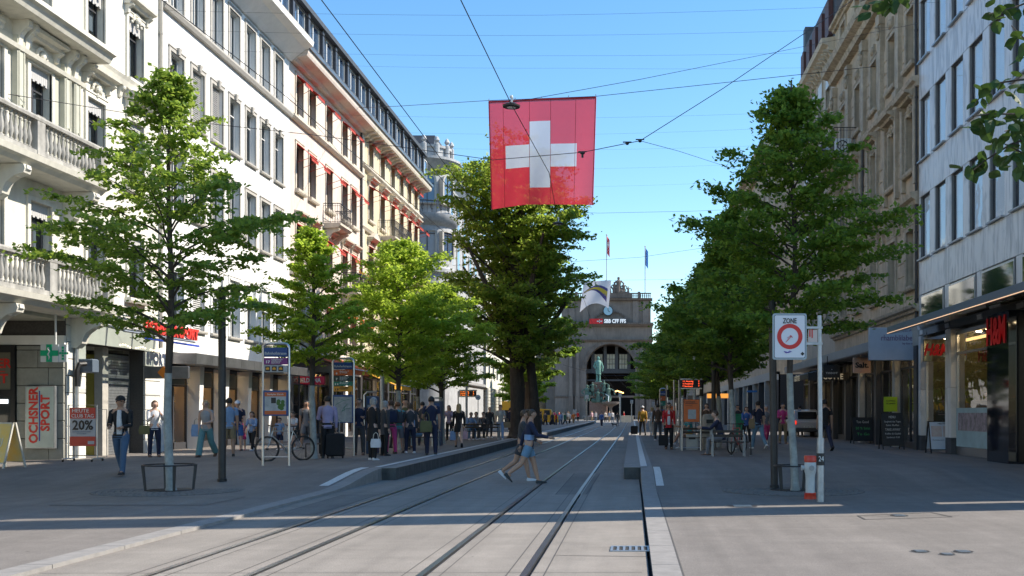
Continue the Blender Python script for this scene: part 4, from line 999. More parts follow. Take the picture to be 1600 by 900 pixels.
# shopfront
def shopf(y0, y1, label=None, lamp=True):
    shop(HMB, -1, X, y0, y1, .28, 4.2, 2.4, bars=0, seed=int(y0*3), m=mat('olive_shop_interior', (.10, .085, .035), .5, noise=.5, scale=1.5), frame=M['chrome'])
shopf(33.2, 36.0); shopf(29.0, 32.6); shopf(22.4, 25.3)
for y0, y1, m_ in ((36.0, 36.3, 'marble'), (32.6, 33.2, 'marble'), (28.1, 29.0, 'marble')):
    z = .28
    for z0, z1 in ((.8, 2.4), (2.4, 4.3)):
        q = MB(); q.bbox(X-.06, X+.5, y0+.004, y1-.004, z0+.004, z1-.004, .006); q.build('marble_panel', M['marble'], HMB)
    q = MB(); q.box(X-.05, X+.5, y0, y1, 0, .8); q.build('plinth', M['slate'], HMB)
M['pol'] = mat('polished_black_granite', (.012, .014, .02), .06, spec=.9, noise=.5, scale=1.5)
q = MB(); q.bbox(X-.5, X+.5, 26.4, 28.0, 0, 4.25, .01); q.build('granite_column', M['pol'], HMB)
q = MB(); q.box(X+.15, X+.3, 25.3, 26.4, 0, 4.25); q.build('door', mat('bronze_door', (.10, .07, .035), .35, .6), HMB)
q = MB(); q.box(X+2.5, X+14, 22, 36.3, -.1, 4.3); q.build('shop_back', M['dkwin'], HMB)
# warm light strips in the windows
for yq in (29.25, 33.55):
    q = MB(); q.box(X+.35, X+.42, yq, yq+.08, .6, 3.95); q.build('light_strip', mat('warm_window_strip', (1, .62, .25), .4, emit=1.6), HMB)
q = MB(); q.box(X+.35, X+.4, 29.3, 32.4, 3.86, 3.95); q.build('light_strip', MC['warm_window_strip'], HMB)
M['hmred'] = mat('shop_red_letters', (.42, .008, .012), .4, emit=.08)
t = thing('hanging_sign', 'mirrored hanging sign with red H&M letters under the canopy', 'sign', (9.2, 34.4, 3.2))
p0, p1 = at(1443, 530, 34), at(1483, 565, 34)
q = MB(); q.bbox(p0.x, p1.x, 33.95, 34.1, p1.z, p0.z, .01); q.build('panel', mat('bronze_mirror', (.30, .27, .18), .15, .8, noise=.5, scale=3), t)
q = MB(); q.tube([(p0.x+.1, 34.02, p0.z), (p0.x+.1, 34.02, 4.3)], .015, 5); q.tube([(p1.x-.1, 34.02, p0.z), (p1.x-.1, 34.02, 4.3)], .015, 5); q.build('hanger', M['chrome'], t)
def hm(t_, c, size, rot='cam'):
    text('lettering', 'H&M', size, M['hmred'], t_, c, rot=rot, bold=size*.035, width=size*1.5).data.transform(Matrix.Shear('XY', 4, (.22, 0)) if False else Matrix(((1, .25, 0, 0), (0, 1, 0, 0), (0, 0, 1, 0), (0, 0, 0, 1))))
hm(t, ((p0.x+p1.x)/2, 33.93, (p0.z+p1.z)/2), .52)
t = thing('wall_letters', 'red H&M logo on the black shopfront below the canopy at the right edge', 'sign', (X-.1, 27.0, 3.9))
o = text('lettering', 'H&M', 1.0, M['hmred'], t, (X-.52, 27.3, 3.75), rot='Rt', bold=.03, width=1.4)
t = thing('window_letters', 'faint red H&M letters hanging inside the large shop window', 'sign', (X+.2, 30.7, 3.4))
text('lettering', 'H&M', .6, mat('dim_red_letters', (.35, .03, .02), .5), t, (X+.45, 30.7, 3.35), rot='Rt', bold=.02, width=1.7)
t = thing('window_poster', 'pale poster with dark photographs standing low inside the shop window', 'poster', (X+.1, 30.4, .9))
q = MB(); q.box(X+.02, X+.06, 29.2, 32.3, .55, 1.75); q.build('board', mat('pale_blue_print', (.30, .42, .45), .4, noise=.2, scale=2), t)
q = MB(); q.box(X+.005, X+.018, 29.4, 32.1, 1.05, 1.6); q.build('picture', mat('muted_photo_print', (.30, .24, .26), .5, noise=.7, scale=5), t)
# added unseen screen; its slit casts the thin sun strip across the street
PY = thing('added_light_screen', 'tall slitted screen added out of view to cast the sun strip', 'wall', (12, 18.3, 0))
q = MB(); q.box(X-.02, X+.4, 17.25, 18.45, -.1, 22.9); q.build('panel', M['marble'], PY); q = MB(); q.box(X-.02, X+.4, 18.85, 22.1, -.1, 22.9); q.build('panel', M['marble'], PY)
# ---- narrow advertising board etc. on facade A
A = thing('brown_sandstone_building', 'brown sandstone building with carved window hoods beside the marble clad building', 'building', (14, 44, 0))
ca = [37.45, 40.1, 43.1, 46.2, 49.4]; ra = [(6.2, 8.25), (10.4, 12.5), (14.3, 16.35), (18.95, 20.4)]
holes = [(y-.53, y+.53, a, c) for y in ca for a, c in ra]
wall(A, 'wall', s, X, YB2, 51.5, 4.6, 20.9, holes, M['sand'], .3); body(A, s, X, YB2, 51.5, 4.6, 20.9, M['sand'])
for j, y in enumerate(ca):
    for i, (a, c) in enumerate(ra):
        window(A, s, X, y, 1.06, a, c, 'dmt', .25, 'none' if (i+j) % 2 else 'curtain')
        surround(A, s, X, y, 1.06, a, c, .16, .07, M['sand2'])
        q = MB(); q.box(X+.2, X+.28, y-.5, y+.5, c-.42, c); q.build('roller_blind', M['curtain2'], A)
        sill(A, s, X, y, 1.5, a, .2, M['sand2'], .16)
        if i == 1: hood(A, s, X, y, 1.75, c+.45, .5, M['sand2'], 'flat')
        if i == 2: 
            q = MB(); q.box(X-.1, X, y-.2, y+.2, c+.2, c+.7); q.ball((X-.12, y, c+.45), .12, .2, .2, 8, 5); q.build('keystone', M['sand2'], A)
    for dy in (-.85, .85):
        q = MB(); q.box(X-.16, X, y+dy-.13, y+dy+.13, 9.8, 13.2); q.build('pilaster', M['sand2'], A)
for y in (38.8, 41.6, 44.65, 47.8, 51.2):
    q = MB(); q.box(X-.2, X, y-.24, y+.24, 13.7, 17.7); q.box(X-.26, X, y-.3, y+.3, 17.3, 17.75); q.box(X-.3, X, y-.3, y+.3, 13.5, 13.8); q.build('pilaster', M['sand2'], A)
    q = MB(); q.ball((X-.24, y, 17.0), .12, .22, .3, 8, 5)
    for k in range(5): q.ball((X-.3, y+.18*math.cos(k*1.25), 17.05+.2*math.sin(k*1.25)), .06, n=6, k=3)
    q.build('carved_capital', M['sand2'], A)
def crs(B, name, y0, y1, z, out, h, m, s=-1, XX=None):
    XX = X if XX is None else XX
    return course(B, name, s, XX, y0, y1, [(0, z), (out*.4, z+.02), (out*.5, z+h*.35), (out*.9, z+h*.5), (out, z+h*.85), (0, z+h)], m)
crs(A, 'main_cornice', YB2, 51.5, 18.0, .75, .75, M['sand2']); crs(A, 'floor_course', YB2, 51.5, 13.2, .3, .4, M['sand2'])
crs(A, 'floor_course', YB2, 51.5, 9.0, .35, .5, M['sand2']); crs(A, 'base_course', YB2, 51.5, 5.2, .3, .3, M['sand2']); crs(A, 'eaves', YB2, 51.5, 20.65, .35, .3, M['sand2'])
bm3 = bracket_mesh(-1, .28, .7, .2, M['sand2'])
for k in range(20): inst('bracket', bm3, A, (X, YB2+.4+k*.78, 9.05))
for zc in (6.2, 10.0, 14.2):          # shallow coursed joints of the ashlar
    for y0, y1 in ((38.2, 39.3), (40.9, 42.3), (43.9, 45.4), (47, 48.6)):
        for k in range(4): q = MB(); q.bbox(X-.035, X+.02, y0+.05, y1-.05, zc+k*.5+.01, zc+k*.5+.48, .015); q.build('stone_block', M['sand'], A)
for z in (13.45, 9.75): 
    b = MB(); b.ext([(X, z-.5), (X-.5, z-.42), (X-1.0, z-.15), (X-1.05, z), (X, z)], 46.6, 50.8); b.build('balcony_slab', M['sand2'], A)
    rail_panel(A, [(X, 46.65), (X-1.0, 46.65), (X-1.0, 50.75), (X, 50.75)], z, 1.15, M['iron'], step=.14)
    b = MB(); b.ext([(X, z-1.4), (X-.25, z-1.2), (X-.7, z-.5), (X, z-.45)], 47.0, 47.3); b.ext([(X, z-1.4), (X-.25, z-1.2), (X-.7, z-.5), (X, z-.45)], 50.1, 50.4); b.build('console', M['sand2'], A)
t = thing('air_conditioner', 'white air conditioner unit standing on the upper sandstone balcony', 'air conditioner', (X-.6, 46.95, 13.45))
q = MB(); q.bbox(X-.9, X-.2, 46.8, 47.15, 13.5, 14.15, .03); q.build('case', M['signw'], t)
q = MB(); q.tube([(X-.6+.22*c, 46.78, 13.82+.22*s_) for c, s_ in ring(14)]+[(X-.38, 46.78, 13.82)], .02, 5)
for k in range(6): q.tube([(X-.6, 46.78, 13.82), (X-.6+.2*math.cos(k), 46.78, 13.82+.2*math.sin(k))], .01, 4)
q.build('fan_grille', M['black'], t)
downpipe(X, 36.5, 4.6, 20.6, 'downpipe between the marble clad and the sandstone buildings', M['dark_metal'], -1)
downpipe(X, 45.0, 9, 20.6, 'thin downpipe running down the middle of the sandstone front', M['dark_metal'], -1)
# building B, beige with bracketed cornice
Bb = thing('beige_rendered_building', 'beige rendered building with a bracketed cornice beyond the sandstone one', 'building', (14, 56, 0))
cb = [53.2, 55.4, 57.6, 59.8]; rb = [(6.3, 8.3), (9.9, 12.0), (13.5, 15.7), (17.3, 19.3)]
holes = [(y-.55, y+.55, a, c) for y in cb for a, c in rb]
wall(Bb, 'wall', s, X, 51.5, 61.6, 4.6, 20.2, holes, M['beige'], .25); body(Bb, s, X, 51.5, 61.6, 4.6, 20.2, M['beige'])
for y in cb:
    for i, (a, c) in enumerate(rb):
        window(Bb, s, X, y, 1.1, a, c, 'wm', .2, 'blind'); surround(Bb, s, X, y, 1.1, a, c, .14, .05, M['sand2']); sill(Bb, s, X, y, 1.4, a, .16, M['sand2'])
        q = MB(); q.box(X-.06, X+.0, y-.53, y+.53, c-.8, c); q.build('outside_blind', M['signw'], Bb)
crs(Bb, 'main_cornice', 51.52, 61.8, 19.85, .7, .7, M['beige']); crs(Bb, 'floor_course', 51.5, 61.6, 16.4, .3, .35, M['sand2']); crs(Bb, 'floor_course', 51.5, 61.6, 12.7, .2, .3, M['sand2'])
bm4 = bracket_mesh(-1, .55, .35, .2, M['beige'])
for k in range(16): inst('bracket', bm4, Bb, (X, 51.8+k*.64, 19.95))
q = MB(); q.extx([(51.5, 20.5), (61.8, 20.5), (61.8, 23.3), (51.5, 23.3)], X+.05, X+9); q.build('mansard_roof', M['slate'], Bb)
for k in range(5): q = MB(); q.box(X-.2, X+.04, 52.2+k*1.9, 53.2+k*1.9, 20.9, 22.7); q.build('dormer', mat('brown_red_metal', (.09, .035, .03), .6), Bb)
q = MB(); q.box(X+.1, X+.9, 61.0, 61.7, 23.3, 24.6); q.build('chimney', M['slate'], Bb)
# building C beyond the side street
Cc = thing('long_stone_terrace', 'long stone terrace beyond the side street, mostly behind the right trees', 'building', (14, 120, 0))
cc = list(np.arange(76, 170, 3.1)); rc = [(6.2, 8.3), (10, 12), (13.6, 15.6), (17.2, 19)]
holes = [(y-.6, y+.6, a, c) for y in cc for a, c in rc]
wall(Cc, 'wall', s, X, 74.2, 172, 4.4, 21, holes, M['sand'], .25); body(Cc, s, X, 74.2, 172, 4.4, 21, M['sand'])
wd = win_meshes(-1, 1.2, 2.1, 'dm')
for h in holes:
    if (h[0]+h[1])/2 > 120 and h[2] > 9: continue
    o = inst('window', wd['frame'], Cc, (X+.2, (h[0]+h[1])/2, h[2]))
    for n in ('pane', 'room', 'curtain'): q = bpy.data.objects.new(n, wd[n]); C.objects.link(q); q.parent = o
crs(Cc, 'main_cornice', 74.0, 172, 20.6, 1.0, .7, M['sand2']); crs(Cc, 'floor_course', 74.2, 172, 9, .3, .4, M['sand2'])
q = MB(); q.ext([(X-.5, 21.3), (X+2, 23.6), (X+12, 23.6), (X+12, 21)], 74.2, 172); q.build('roof', M['slate'], Cc)
# ground floors A, B, C
for B, y0, y1, n in ((A, YB2+.1, 51.5, 5), (Bb, 51.5, 61.6, 3), (Cc, 74.2, 120, 12)):
    q = MB(); q.box(X-.05, X+.5, y0, y1, 4.0, 4.6); q.build('fascia', M['surround'], B)
    st = (y1-y0)/n
    for i in range(n):
        a = y0+i*st; q = MB(); q.box(X-.1, X+.5, a, a+.4, 0, 4.0); q.build('pier', M['frame_d'] if i % 2 == 0 else M['surround'], B)
        if a < 70: shop(B, -1, X, a+.4, a+st, .28, 4.0, 2.2, bars=1, seed=int(a), m=mat('tan_shop_interior', (.16, .13, .09), .7, noise=.5, scale=1.4), frame=M['frame_d'])
q = MB(); q.box(X+2.3, X+14, 36.4, 61.6, -.1, 4.6); q.build('shop_back', M['dkwin'], A)
q = MB(); q.box(X+.4, X+14, 74.2, 172, -.1, 4.4); q.build('shop_back', M['dkwin'], Cc)
q = MB(); q.ext([(X, 4.05), (X-1.0, 3.95), (X-1.05, 4.0), (X-1.05, 4.35), (X, 4.55)], YB2+2, 61.6); q.build('street_canopy', mat('grey_canopy_panel', (.28, .29, .30), .5, noise=.15, scale=1), A)
# shop signs on the right
t = thing('banner_sign', 'wide pale blue grey projecting sign with small purple lettering', 'sign', at(1400, 540, 37.2))
p0, p1 = at(1358, 513, 37.2), at(1436, 563, 37.2)
q = MB(); q.bbox(p0.x, X, 37.1, 37.35, p1.z, p0.z+.02, .01); q.build('panel', mat('pale_blue_panel', (.42, .47, .55), .35, noise=.08, scale=2), t)
text('lettering', 'rhamblilabeur', .3, mat('purple_letters', (.18, .10, .2), .6), t, (p0.x+1.08, 37.09, p0.z-.36), width=1.35)
text('lettering', 'by foo welt', .12, MC['purple_letters'], t, (p1.x-.38, 37.09, p0.z-.56), width=.5)
t = thing('square_shop_sign', 'square peach sign reading Salt. hanging over the right shops', 'sign', at(1346, 570, 42.5))
p0, p1 = at(1333, 559, 42.5), at(1360, 583, 42.5)
q = MB(); q.bbox(p0.x, p1.x, 42.45, 42.58, p1.z, p0.z, .01); q.build('panel', mat('peach_panel', (.62, .36, .24), .5), t)
text('lettering', 'Salt.', .3, M['black'], t, ((p0.x+p1.x)/2, 42.44, (p0.z+p1.z)/2), bold=.012, width=.56)
q = MB(); q.tube([(p0.x+.1, 42.5, p0.z), (p0.x+.1, 42.5, 4.2)], .02, 5); q.build('hanger', M['steel'], t)
t = thing('black_shop_sign', 'black hanging sign with small white capitals among the right shops', 'sign', at(1298, 578, 47))
p0, p1 = at(1286, 570, 47), at(1312, 590, 47)
q = MB(); q.bbox(p0.x, p1.x, 46.9, 47.1, p1.z, p0.z, .01); q.build('panel', M['black'], t)
text('lettering', 'TISSOT', .12, M['signw'], t, ((p0.x+p1.x)/2, 46.89, p1.z+.2), width=.55); text('lettering', '+', .12, M['signw'], t, ((p0.x+p1.x)/2, 46.89, p1.z+.36))
q = MB(); q.tube([(p0.x+.2, 47, p0.z), (p0.x+.2, 47, 4.2)], .02, 5); q.build('hanger', M['black'], t)
t = thing('shop_awning', 'black scalloped shop awning with cream lettering behind the near right trunk', 'awning', (X-1, 50.5, 3.6))
q = MB(); q.ext([(X, 4.0), (X-1.9, 3.45), (X-1.9, 3.2), (X-1.88, 3.2), (X-1.88, 3.43), (X, 3.95)], 48.4, 55); q.build('cloth', M['black'], t)
text('lettering', 'GÖTTE', .36, mat('cream_letters', (.55, .48, .34), .5, emit=.15), t, (at(1302, 0, 48.3).x, 48.36, 3.3), bold=.01, width=.95)
text('lettering', 'GÖTTE', .36, MC['cream_letters'], t, (X-1.92, 51.5, 3.3), rot='Rt', bold=.01, width=1.6)
q = MB(); q.box(X-1.9, X, 48.37, 48.4, 3.12, 3.5); q.build('side_valance', M['black'], t)
t = thing('green_poster', 'bright yellow green poster in the shop door under the pale banner sign', 'poster', at(1391, 632, 39.2))
p0, p1 = at(1381, 620, 39.2), at(1402, 643, 39.2); q = MB(); q.box(p0.x, p1.x, 39.2, 39.23, p1.z, p0.z); q.build('sheet', mat('lime_print', (.42, .55, .02), .5), t)
text('lettering', 'KOMMEN', .08, M['black'], t, ((p0.x+p1.x)/2, 39.19, p0.z-.16), width=.34); text('lettering', 'SIE HEREIN', .07, M['black'], t, ((p0.x+p1.x)/2, 39.19, p0.z-.26), width=.34)
q = MB(); q.tube([((p0.x+p1.x)/2, 39.24, p1.z), ((p0.x+p1.x)/2, 39.24, .28)], .02, 5); q.build('stand', M['black'], t)
def aboard(x0, x1, yt, yb, name, lab, facem, lines=(), picture=False, col=None, Y=None, frame=None, group=None):
    p = gp((x0+x1)/2, yb); k = p.y/F; wd_ = (x1-x0)*k; h = (yb-yt)*k
    t = thing(name, lab, 'sign', p, 0, group); fr = frame or M['black']
    def brd(sgn):
        q = MB()
        q.loft([[(-wd_/2, sgn*.3, 0), (wd_/2, sgn*.3, 0), (wd_/2, sgn*.3+.03, 0), (-wd_/2, sgn*.3+.03, 0)], [(-wd_/2, sgn*.03, h), (wd_/2, sgn*.03, h), (wd_/2, sgn*.03+.03, h), (-wd_/2, sgn*.03+.03, h)]]); return q
    q = MB()
    for sgn in (-1, 1):
        for xx in (-wd_/2, wd_/2-.04):
            q.loft([[(xx, sgn*.32, 0), (xx+.04, sgn*.32, 0), (xx+.04, sgn*.32+.04, 0), (xx, sgn*.32+.04, 0)], [(xx, sgn*.03, h), (xx+.04, sgn*.03, h), (xx+.04, sgn*.03+.04, h), (xx, sgn*.03+.04, h)]])
    def yat(z, o=0): return -.32+.29*z/h - o
    for z0, z1 in ((h*.1, h*.15), (h*.96, h)):
        q.loft([[(-wd_/2, yat(z0), z0), (wd_/2, yat(z0), z0), (wd_/2, yat(z0)+.04, z0), (-wd_/2, yat(z0)+.04, z0)], [(-wd_/2, yat(z1), z1), (wd_/2, yat(z1), z1), (wd_/2, yat(z1)+.04, z1), (-wd_/2, yat(z1)+.04, z1)]])
    q.build('frame', fr, t, local=True)
    q = MB(); q.face([(-wd_/2+.03, yat(h*.13)-.0, h*.13), (wd_/2-.03, yat(h*.13), h*.13), (wd_/2-.03, yat(h*.97), h*.97), (-wd_/2+.03, yat(h*.97), h*.97)])
    q.v = [(a, b_-.004, c) for a, b_, c in q.v]; q.build('board', facem, t, local=True)
    q = MB(); q.face([(-wd_/2+.03, -yat(h*.13)-.0, h*.13), (wd_/2-.03, -yat(h*.13), h*.13), (wd_/2-.03, -yat(h*.97), h*.97), (-wd_/2+.03, -yat(h*.97), h*.97)]); q.build('back_board', facem, t, local=True)
    tilt = math.atan2(.29, h)
    if picture:
        for a, c in ((-.42, -.02), (.02, .42)):
            q = MB(); z0, z1 = h*.52, h*.85; q.face([(a*wd_, yat(z0, .01), z0), (c*wd_, yat(z0, .01), z0), (c*wd_, yat(z1, .01), z1), (a*wd_, yat(z1, .01), z1)])
            q.build('picture', mat('food_photo', (.32, .22, .2), .5, noise=.8, scale=9, col2=(.5, .45, .42)), t, local=True)
    for i, (tx, fz, sz, m_, wf) in enumerate(lines):
        z = h*fz; o = text('lettering', tx, sz, m_, None, (0, 0, 0), rot=(R(90)-tilt, 0, 0), width=wd_*wf); o.parent = t; o.location = (0, yat(z, .014), z)
    return t
M['chalk'] = mat('chalk_white', (.5, .5, .48), .9); M['chalkg'] = mat('chalk_green', (.08, .42, .12), .9); M['slateb'] = mat('slate_board', (.018, .02, .022), .6, noise=.3, scale=5)
aboard(1376, 1410, 645, 702, 'chalk_board', 'tall blackboard covered in small chalk lines beside the lime poster', M['slateb'],
       [('MENU', .88, .13, M['chalk'], .3), ('Spaghetti des Tages', .76, .09, M['chalk'], .75), ('Salat Buffet', .66, .09, M['chalk'], .6), ('TAKE AWAY', .54, .13, M['chalk'], .7), ('Kaffee & Gipfeli', .43, .09, M['chalk'], .7), ('Sandwich 9.50', .33, .09, M['chalk'], .6)], group='pavement boards')
aboard(1331, 1363, 652, 693, 'chalk_board', 'lower blackboard with green chalk writing below the peach sign', M['slateb'],
       [('Too Good', .82, .16, M['chalk'], .6), ('50 % Salat', .58, .16, M['chalkg'], .7), ('To Go', .36, .16, M['chalkg'], .6)], group='pavement boards')
aboard(1450, 1491, 658, 708, 'pavement_sign', 'white poster board with two food photographs outside the clothing shop', mat('white_poster', (.50, .55, .62), .4), [('HEUTE', .92, .07, M['black'], .3), ('Restaurant 1. Stock', .42, .07, mat('grey_print', (.3, .33, .38), .6), .8)], True, group='pavement boards')
t = aboard(-14, 26, 660, 731, 'pavement_sign', 'yellow and white poster board cut off by the left edge', mat('yellow_poster', (.62, .42, .07), .45, noise=.35, scale=3, col2=(.6, .52, .3)), [('NEU', .55, .3, M['signw'], .4)], frame=mat('cream_frame', (.5, .48, .42), .5)); t.rotation_euler.z = R(-14)
# ================================================================== station
ST = thing('railway_station', 'monumental grey stone station with a tall arched portal closing the street', 'building', (-5.2, 246, 0))
M['st'] = mat('station_stone', (.225, .19, .165), .88, noise=.22, scale=.5, bump=.3, bscale=6, streak=.2)
M['st2'] = mat('station_trim_stone', (.17, .14, .12), .88, noise=.3, scale=.8, bump=.3, bscale=6, streak=.25)
SY = 245.0; cx = -5.2
AR = 5.9; ZS = 12.2
# wall with a real arch
def arch_wall(x0, x1, z1, y, m, name):
    b = MB(); n = 20; pts = [(cx-AR, 0), (cx-AR, ZS)] + [(cx-AR*math.cos(math.pi*k/n), ZS+AR*math.sin(math.pi*k/n)) for k in range(1, n)] + [(cx+AR, ZS), (cx+AR, 0)]
    b.face([(x0, y, 0), (cx-AR, y, 0), (cx-AR, y, ZS), (x0, y, ZS)]); b.face([(cx+AR, y, 0), (x1, y, 0), (x1, y, ZS), (cx+AR, y, ZS)])
    arc = pts[1:-1]
    for (xa, za), (xb, zb) in zip(arc[:-1], arc[1:]): b.face([(xa, y, za), (xb, y, zb), (xb, y, z1), (xa, y, z1)])
    b.face([(x0, y, ZS), (cx-AR, y, ZS), (cx-AR, y, z1), (x0, y, z1)]); b.face([(cx+AR, y, ZS), (x1, y, ZS), (x1, y, z1), (cx+AR, y, z1)])
    for (xa, za), (xb, zb) in zip(pts[:-1], pts[1:]): b.face([(xa, y, za), (xb, y, zb), (xb, y+5, zb), (xa, y+5, za)])
    b.build(name, m, ST)
arch_wall(-18.5, 4.8, 23.0, SY, M['st'], 'portal_wall')
b = MB(); b.box(-18.5, cx-AR-.01, SY+.02, SY+14, 0, 22.9); b.box(cx+AR+.01, 4.8, SY+.02, SY+14, 0, 22.9); b.box(-18.5, 4.8, SY+5.1, SY+14, 18.3, 22.9); b.box(-17, 4.4, SY+1.2, SY+13, 22.9, 28.6); b.build('building_body', M['st'], ST)
b = MB(); n = 24
rg = []
for k in range(n+1):
    a = math.pi*k/n; c_, s_ = -math.cos(a), math.sin(a); rg.append([(cx+(AR+.02)*c_, SY-.35, ZS+(AR+.02)*s_), (cx+(AR+.9)*c_, SY-.35, ZS+(AR+.9)*s_), (cx+(AR+.9)*c_, SY-.002, ZS+(AR+.9)*s_), (cx+(AR+.02)*c_, SY-.002, ZS+(AR+.02)*s_)])
b.loft(rg); b.build('arch_moulding', M['st2'], ST)
for x in (cx-AR-3.6, cx-AR-2.0, cx+AR+1.6, cx+AR+3.2):
    q = MB(); q.box(x-.55, x+.55, SY-.9, SY, 0, 5.6); q.build('pedestal', M['st2'], ST)
    q = MB(); q.lathe([(.5, 5.6), (.46, 6), (.42, 16.8), (.55, 17.2), (.6, 17.8)], x, SY-.5, 10); q.build('column', M['st'], ST)
for z, o_, h_ in ((5.2, .3, .5), (18.6, .9, .6), (22.2, 1.3, .9)):
    q = MB(); q.extx([(SY, z), (SY-o_*.5, z), (SY-o_, z+h_*.6), (SY-o_, z+h_), (SY, z+h_)], -18.7, 5.0); q.build('cornice', M['st2'], ST)
q = MB(); q.box(-17, 4.4, SY+.6, SY+1.19, 22.9, 28.4)
for x in (-14.5, -11.2, .8, 3.2): q.box(x-.7, x+.7, SY+.2, SY+.6, 23.0, 28.4)
q.build('attic_storey', M['st'], ST)
q = MB()
for k in range(15): a = math.pi*k/14; q.box(cx-3.8*math.cos(a)-.35, cx-3.8*math.cos(a)+.35, SY+.3, SY+.6, 23.1+2.6*math.sin(a), 23.5+2.6*math.sin(a))
q.build('lunette_moulding', M['st2'], ST)
q = MB(); q.extx([(SY+1.2, 28.4), (SY-.2, 28.5), (SY-.5, 29.0), (SY+1.2, 29.1)], -17.2, 4.8); q.build('attic_cornice', M['st2'], ST)
for x in np.arange(-16.4, 4.6, 3.0): q = MB(); q.box(x-.3, x+.3, SY+.1, SY+.7, 29.1, 30.6); q.build('parapet_post', M['st2'], ST)
bmx = MB(); bmx.lathe([(.12, 0), (.08, .2), (.16, .5), (.08, .9), (.12, 1.0)], 0, 0, 6); bmx = bmx.mesh('baluster', M['st2'])
for x in np.arange(-16, 4.3, .45): inst('baluster', bmx, ST, (x, SY+.4, 29.1))
q = MB(); q.box(-16.4, 4.5, SY+.2, SY+.6, 30.1, 30.35); q.build('handrail', M['st2'], ST)
# sculpture group on the attic
q = MB(); q.box(cx-2.3, cx+5.2, SY-.2, SY+1.4, 29.1, 30.2)
def fig(b, x, y, z, h, lean=0):
    b.lathe([(h*.16, z), (h*.19, z+h*.2), (h*.13, z+h*.5), (h*.17, z+h*.72), (h*.06, z+h*.82), (h*.085, z+h*.9), (h*.07, z+h*.97), (.01, z+h)], x, y, 9)
    b.tube([(x-h*.14, y, z+h*.75), (x-h*.25-lean, y-.1, z+h*.55), (x-h*.12-lean, y-.2, z+h*.42)], h*.05, 6); b.tube([(x+h*.14, y, z+h*.75), (x+h*.28+lean, y-.1, z+h*.62), (x+h*.3+lean, y-.1, z+h*.4)], h*.05, 6)
fig(q, cx+1.9, SY+.4, 30.2, 4.0); fig(q, cx+.9, SY+.4, 30.2, 2.8, .2); fig(q, cx+3.1, SY+.4, 30.2, 2.6); fig(q, cx+4.2, SY+.4, 30.1, 1.8, .3); fig(q, cx-1.2, SY+.4, 30.2, 3.2); fig(q, cx-.2, SY+.4, 30.2, 2.2)
q.ball((cx+2.6, SY+.3, 30.6), .9, .5, .7); q.build('roof_sculptures', M['st2'], ST, smooth=True)
q = MB(); q.box(3.6, 6.5, SY+1, SY+12, 0, 18); q.build('side_block', M['st'], ST)
# side wings
for x0, x1, z1 in ((-60, -18.5, 17), (4.8, 44, 17)):
    q = MB(); q.box(x0, x1, SY+3, SY+14, 0, z1); q.build('side_wing', M['st'], ST)
    q = MB(); q.extx([(SY+3, z1-.6), (SY+2.2, z1-.3), (SY+2.2, z1+.1), (SY+3, z1+.1)], x0, x1); q.extx([(SY+3, 8), (SY+2.6, 8.2), (SY+2.6, 8.6), (SY+3, 8.6)], x0, x1); q.build('wing_cornice', M['st2'], ST)
    for x in np.arange(x0+2.2, x1-1, 3.6):
        for z in (2.2, 10.2):
            q = MB(); q.box(x-.8, x+.8, SY+2.9, SY+3.1, z, z+3.6); q.build('window', MC['dark_shop_glass'], ST)
# dark hall behind the arch with a gridded lunette and warm lamps
q = MB(); q.box(cx-AR-.05, cx+AR+.05, SY+13, SY+13.2, 0, 18.5); q.box(cx-AR-.2, cx-AR-.02, SY+5, SY+13, 0, 18.5); q.box(cx+AR+.02, cx+AR+.2, SY+5, SY+13, 0, 18.5); q.build('hall_interior', M['dkwin'], ST)
q = MB(); q.box(cx-AR, cx+AR, SY+3.6, SY+4.0, 11.2, 12.2); q.box(cx-AR, cx+AR, SY+3.6, SY+4.0, 9.3, 9.7)
for x in (-4.4, -1.4, 1.4, 4.4): q.box(cx+x-.35, cx+x+.35, SY+3.6, SY+4, 12.2, 18)
q.build('portal_screen', M['frame_d'], ST)
for x in (-3, 0, 3):
    f = MB()
    for k in range(4): f.box(cx+x-1.0+k*.66-.05, cx+x-1.0+k*.66+.05, SY+3.7, SY+3.9, 12.2, 15.9)
    for k in range(4): f.box(cx+x-1.05, cx+x+1.05, SY+3.72, SY+3.88, 12.2+k*1.2, 12.3+k*1.2)
    o = f.build('window', M['frame_d'], ST); g = MB(); g.box(cx+x-1, cx+x+1, SY+3.95, SY+3.98, 12.2, 15.9); g.build('pane', mat('glowing_hall_glass', (.36, .36, .28), .5, noise=.4, scale=.7, emit=.06), o)  # panes carry a faint glow in their material, no lamp
q = MB()
for k in range(7): q.ball((cx+.8+k*.35, SY+7, 7.0-.12*abs(k-2)), .16, n=6, k=4)
q.build('hall_lamp', mat('orange_hall_lamp', (1, .5, .15), .5, emit=5), ST)
t = thing('clock', 'round pale blue clock high on the station front', 'clock', (cx-.3, SY-.1, 26.2))
q = MB(); q.v = []; rr_ = 1.15
q.loft([[(cx-.6+rr_*c, SY-.3, 26.0+rr_*s_) for c, s_ in ring(20)], [(cx-.6+rr_*c, SY+.5, 26.0+rr_*s_) for c, s_ in ring(20)]]); q.build('dial', mat('clock_dial', (.35, .55, .65), .5), t)
q = MB(); q.tube([(cx-.6, SY-.34, 26), (cx-.6, SY-.34, 26.8)], .06, 4); q.tube([(cx-.6, SY-.34, 26), (cx-.2, SY-.34, 25.7)], .06, 4); q.build('hand', M['black'], t)
q = MB(); q.tube([(cx-.6+1.15*c, SY-.33, 26+1.15*s_) for c, s_ in ring(20)]+[(cx-.6+1.15, SY-.33, 26)], .08, 5); q.build('bezel', M['black'], t)
t = thing('station_name_sign', 'station sign of white capitals with a red emblem above the arch', 'sign', (cx, SY-.6, 23))
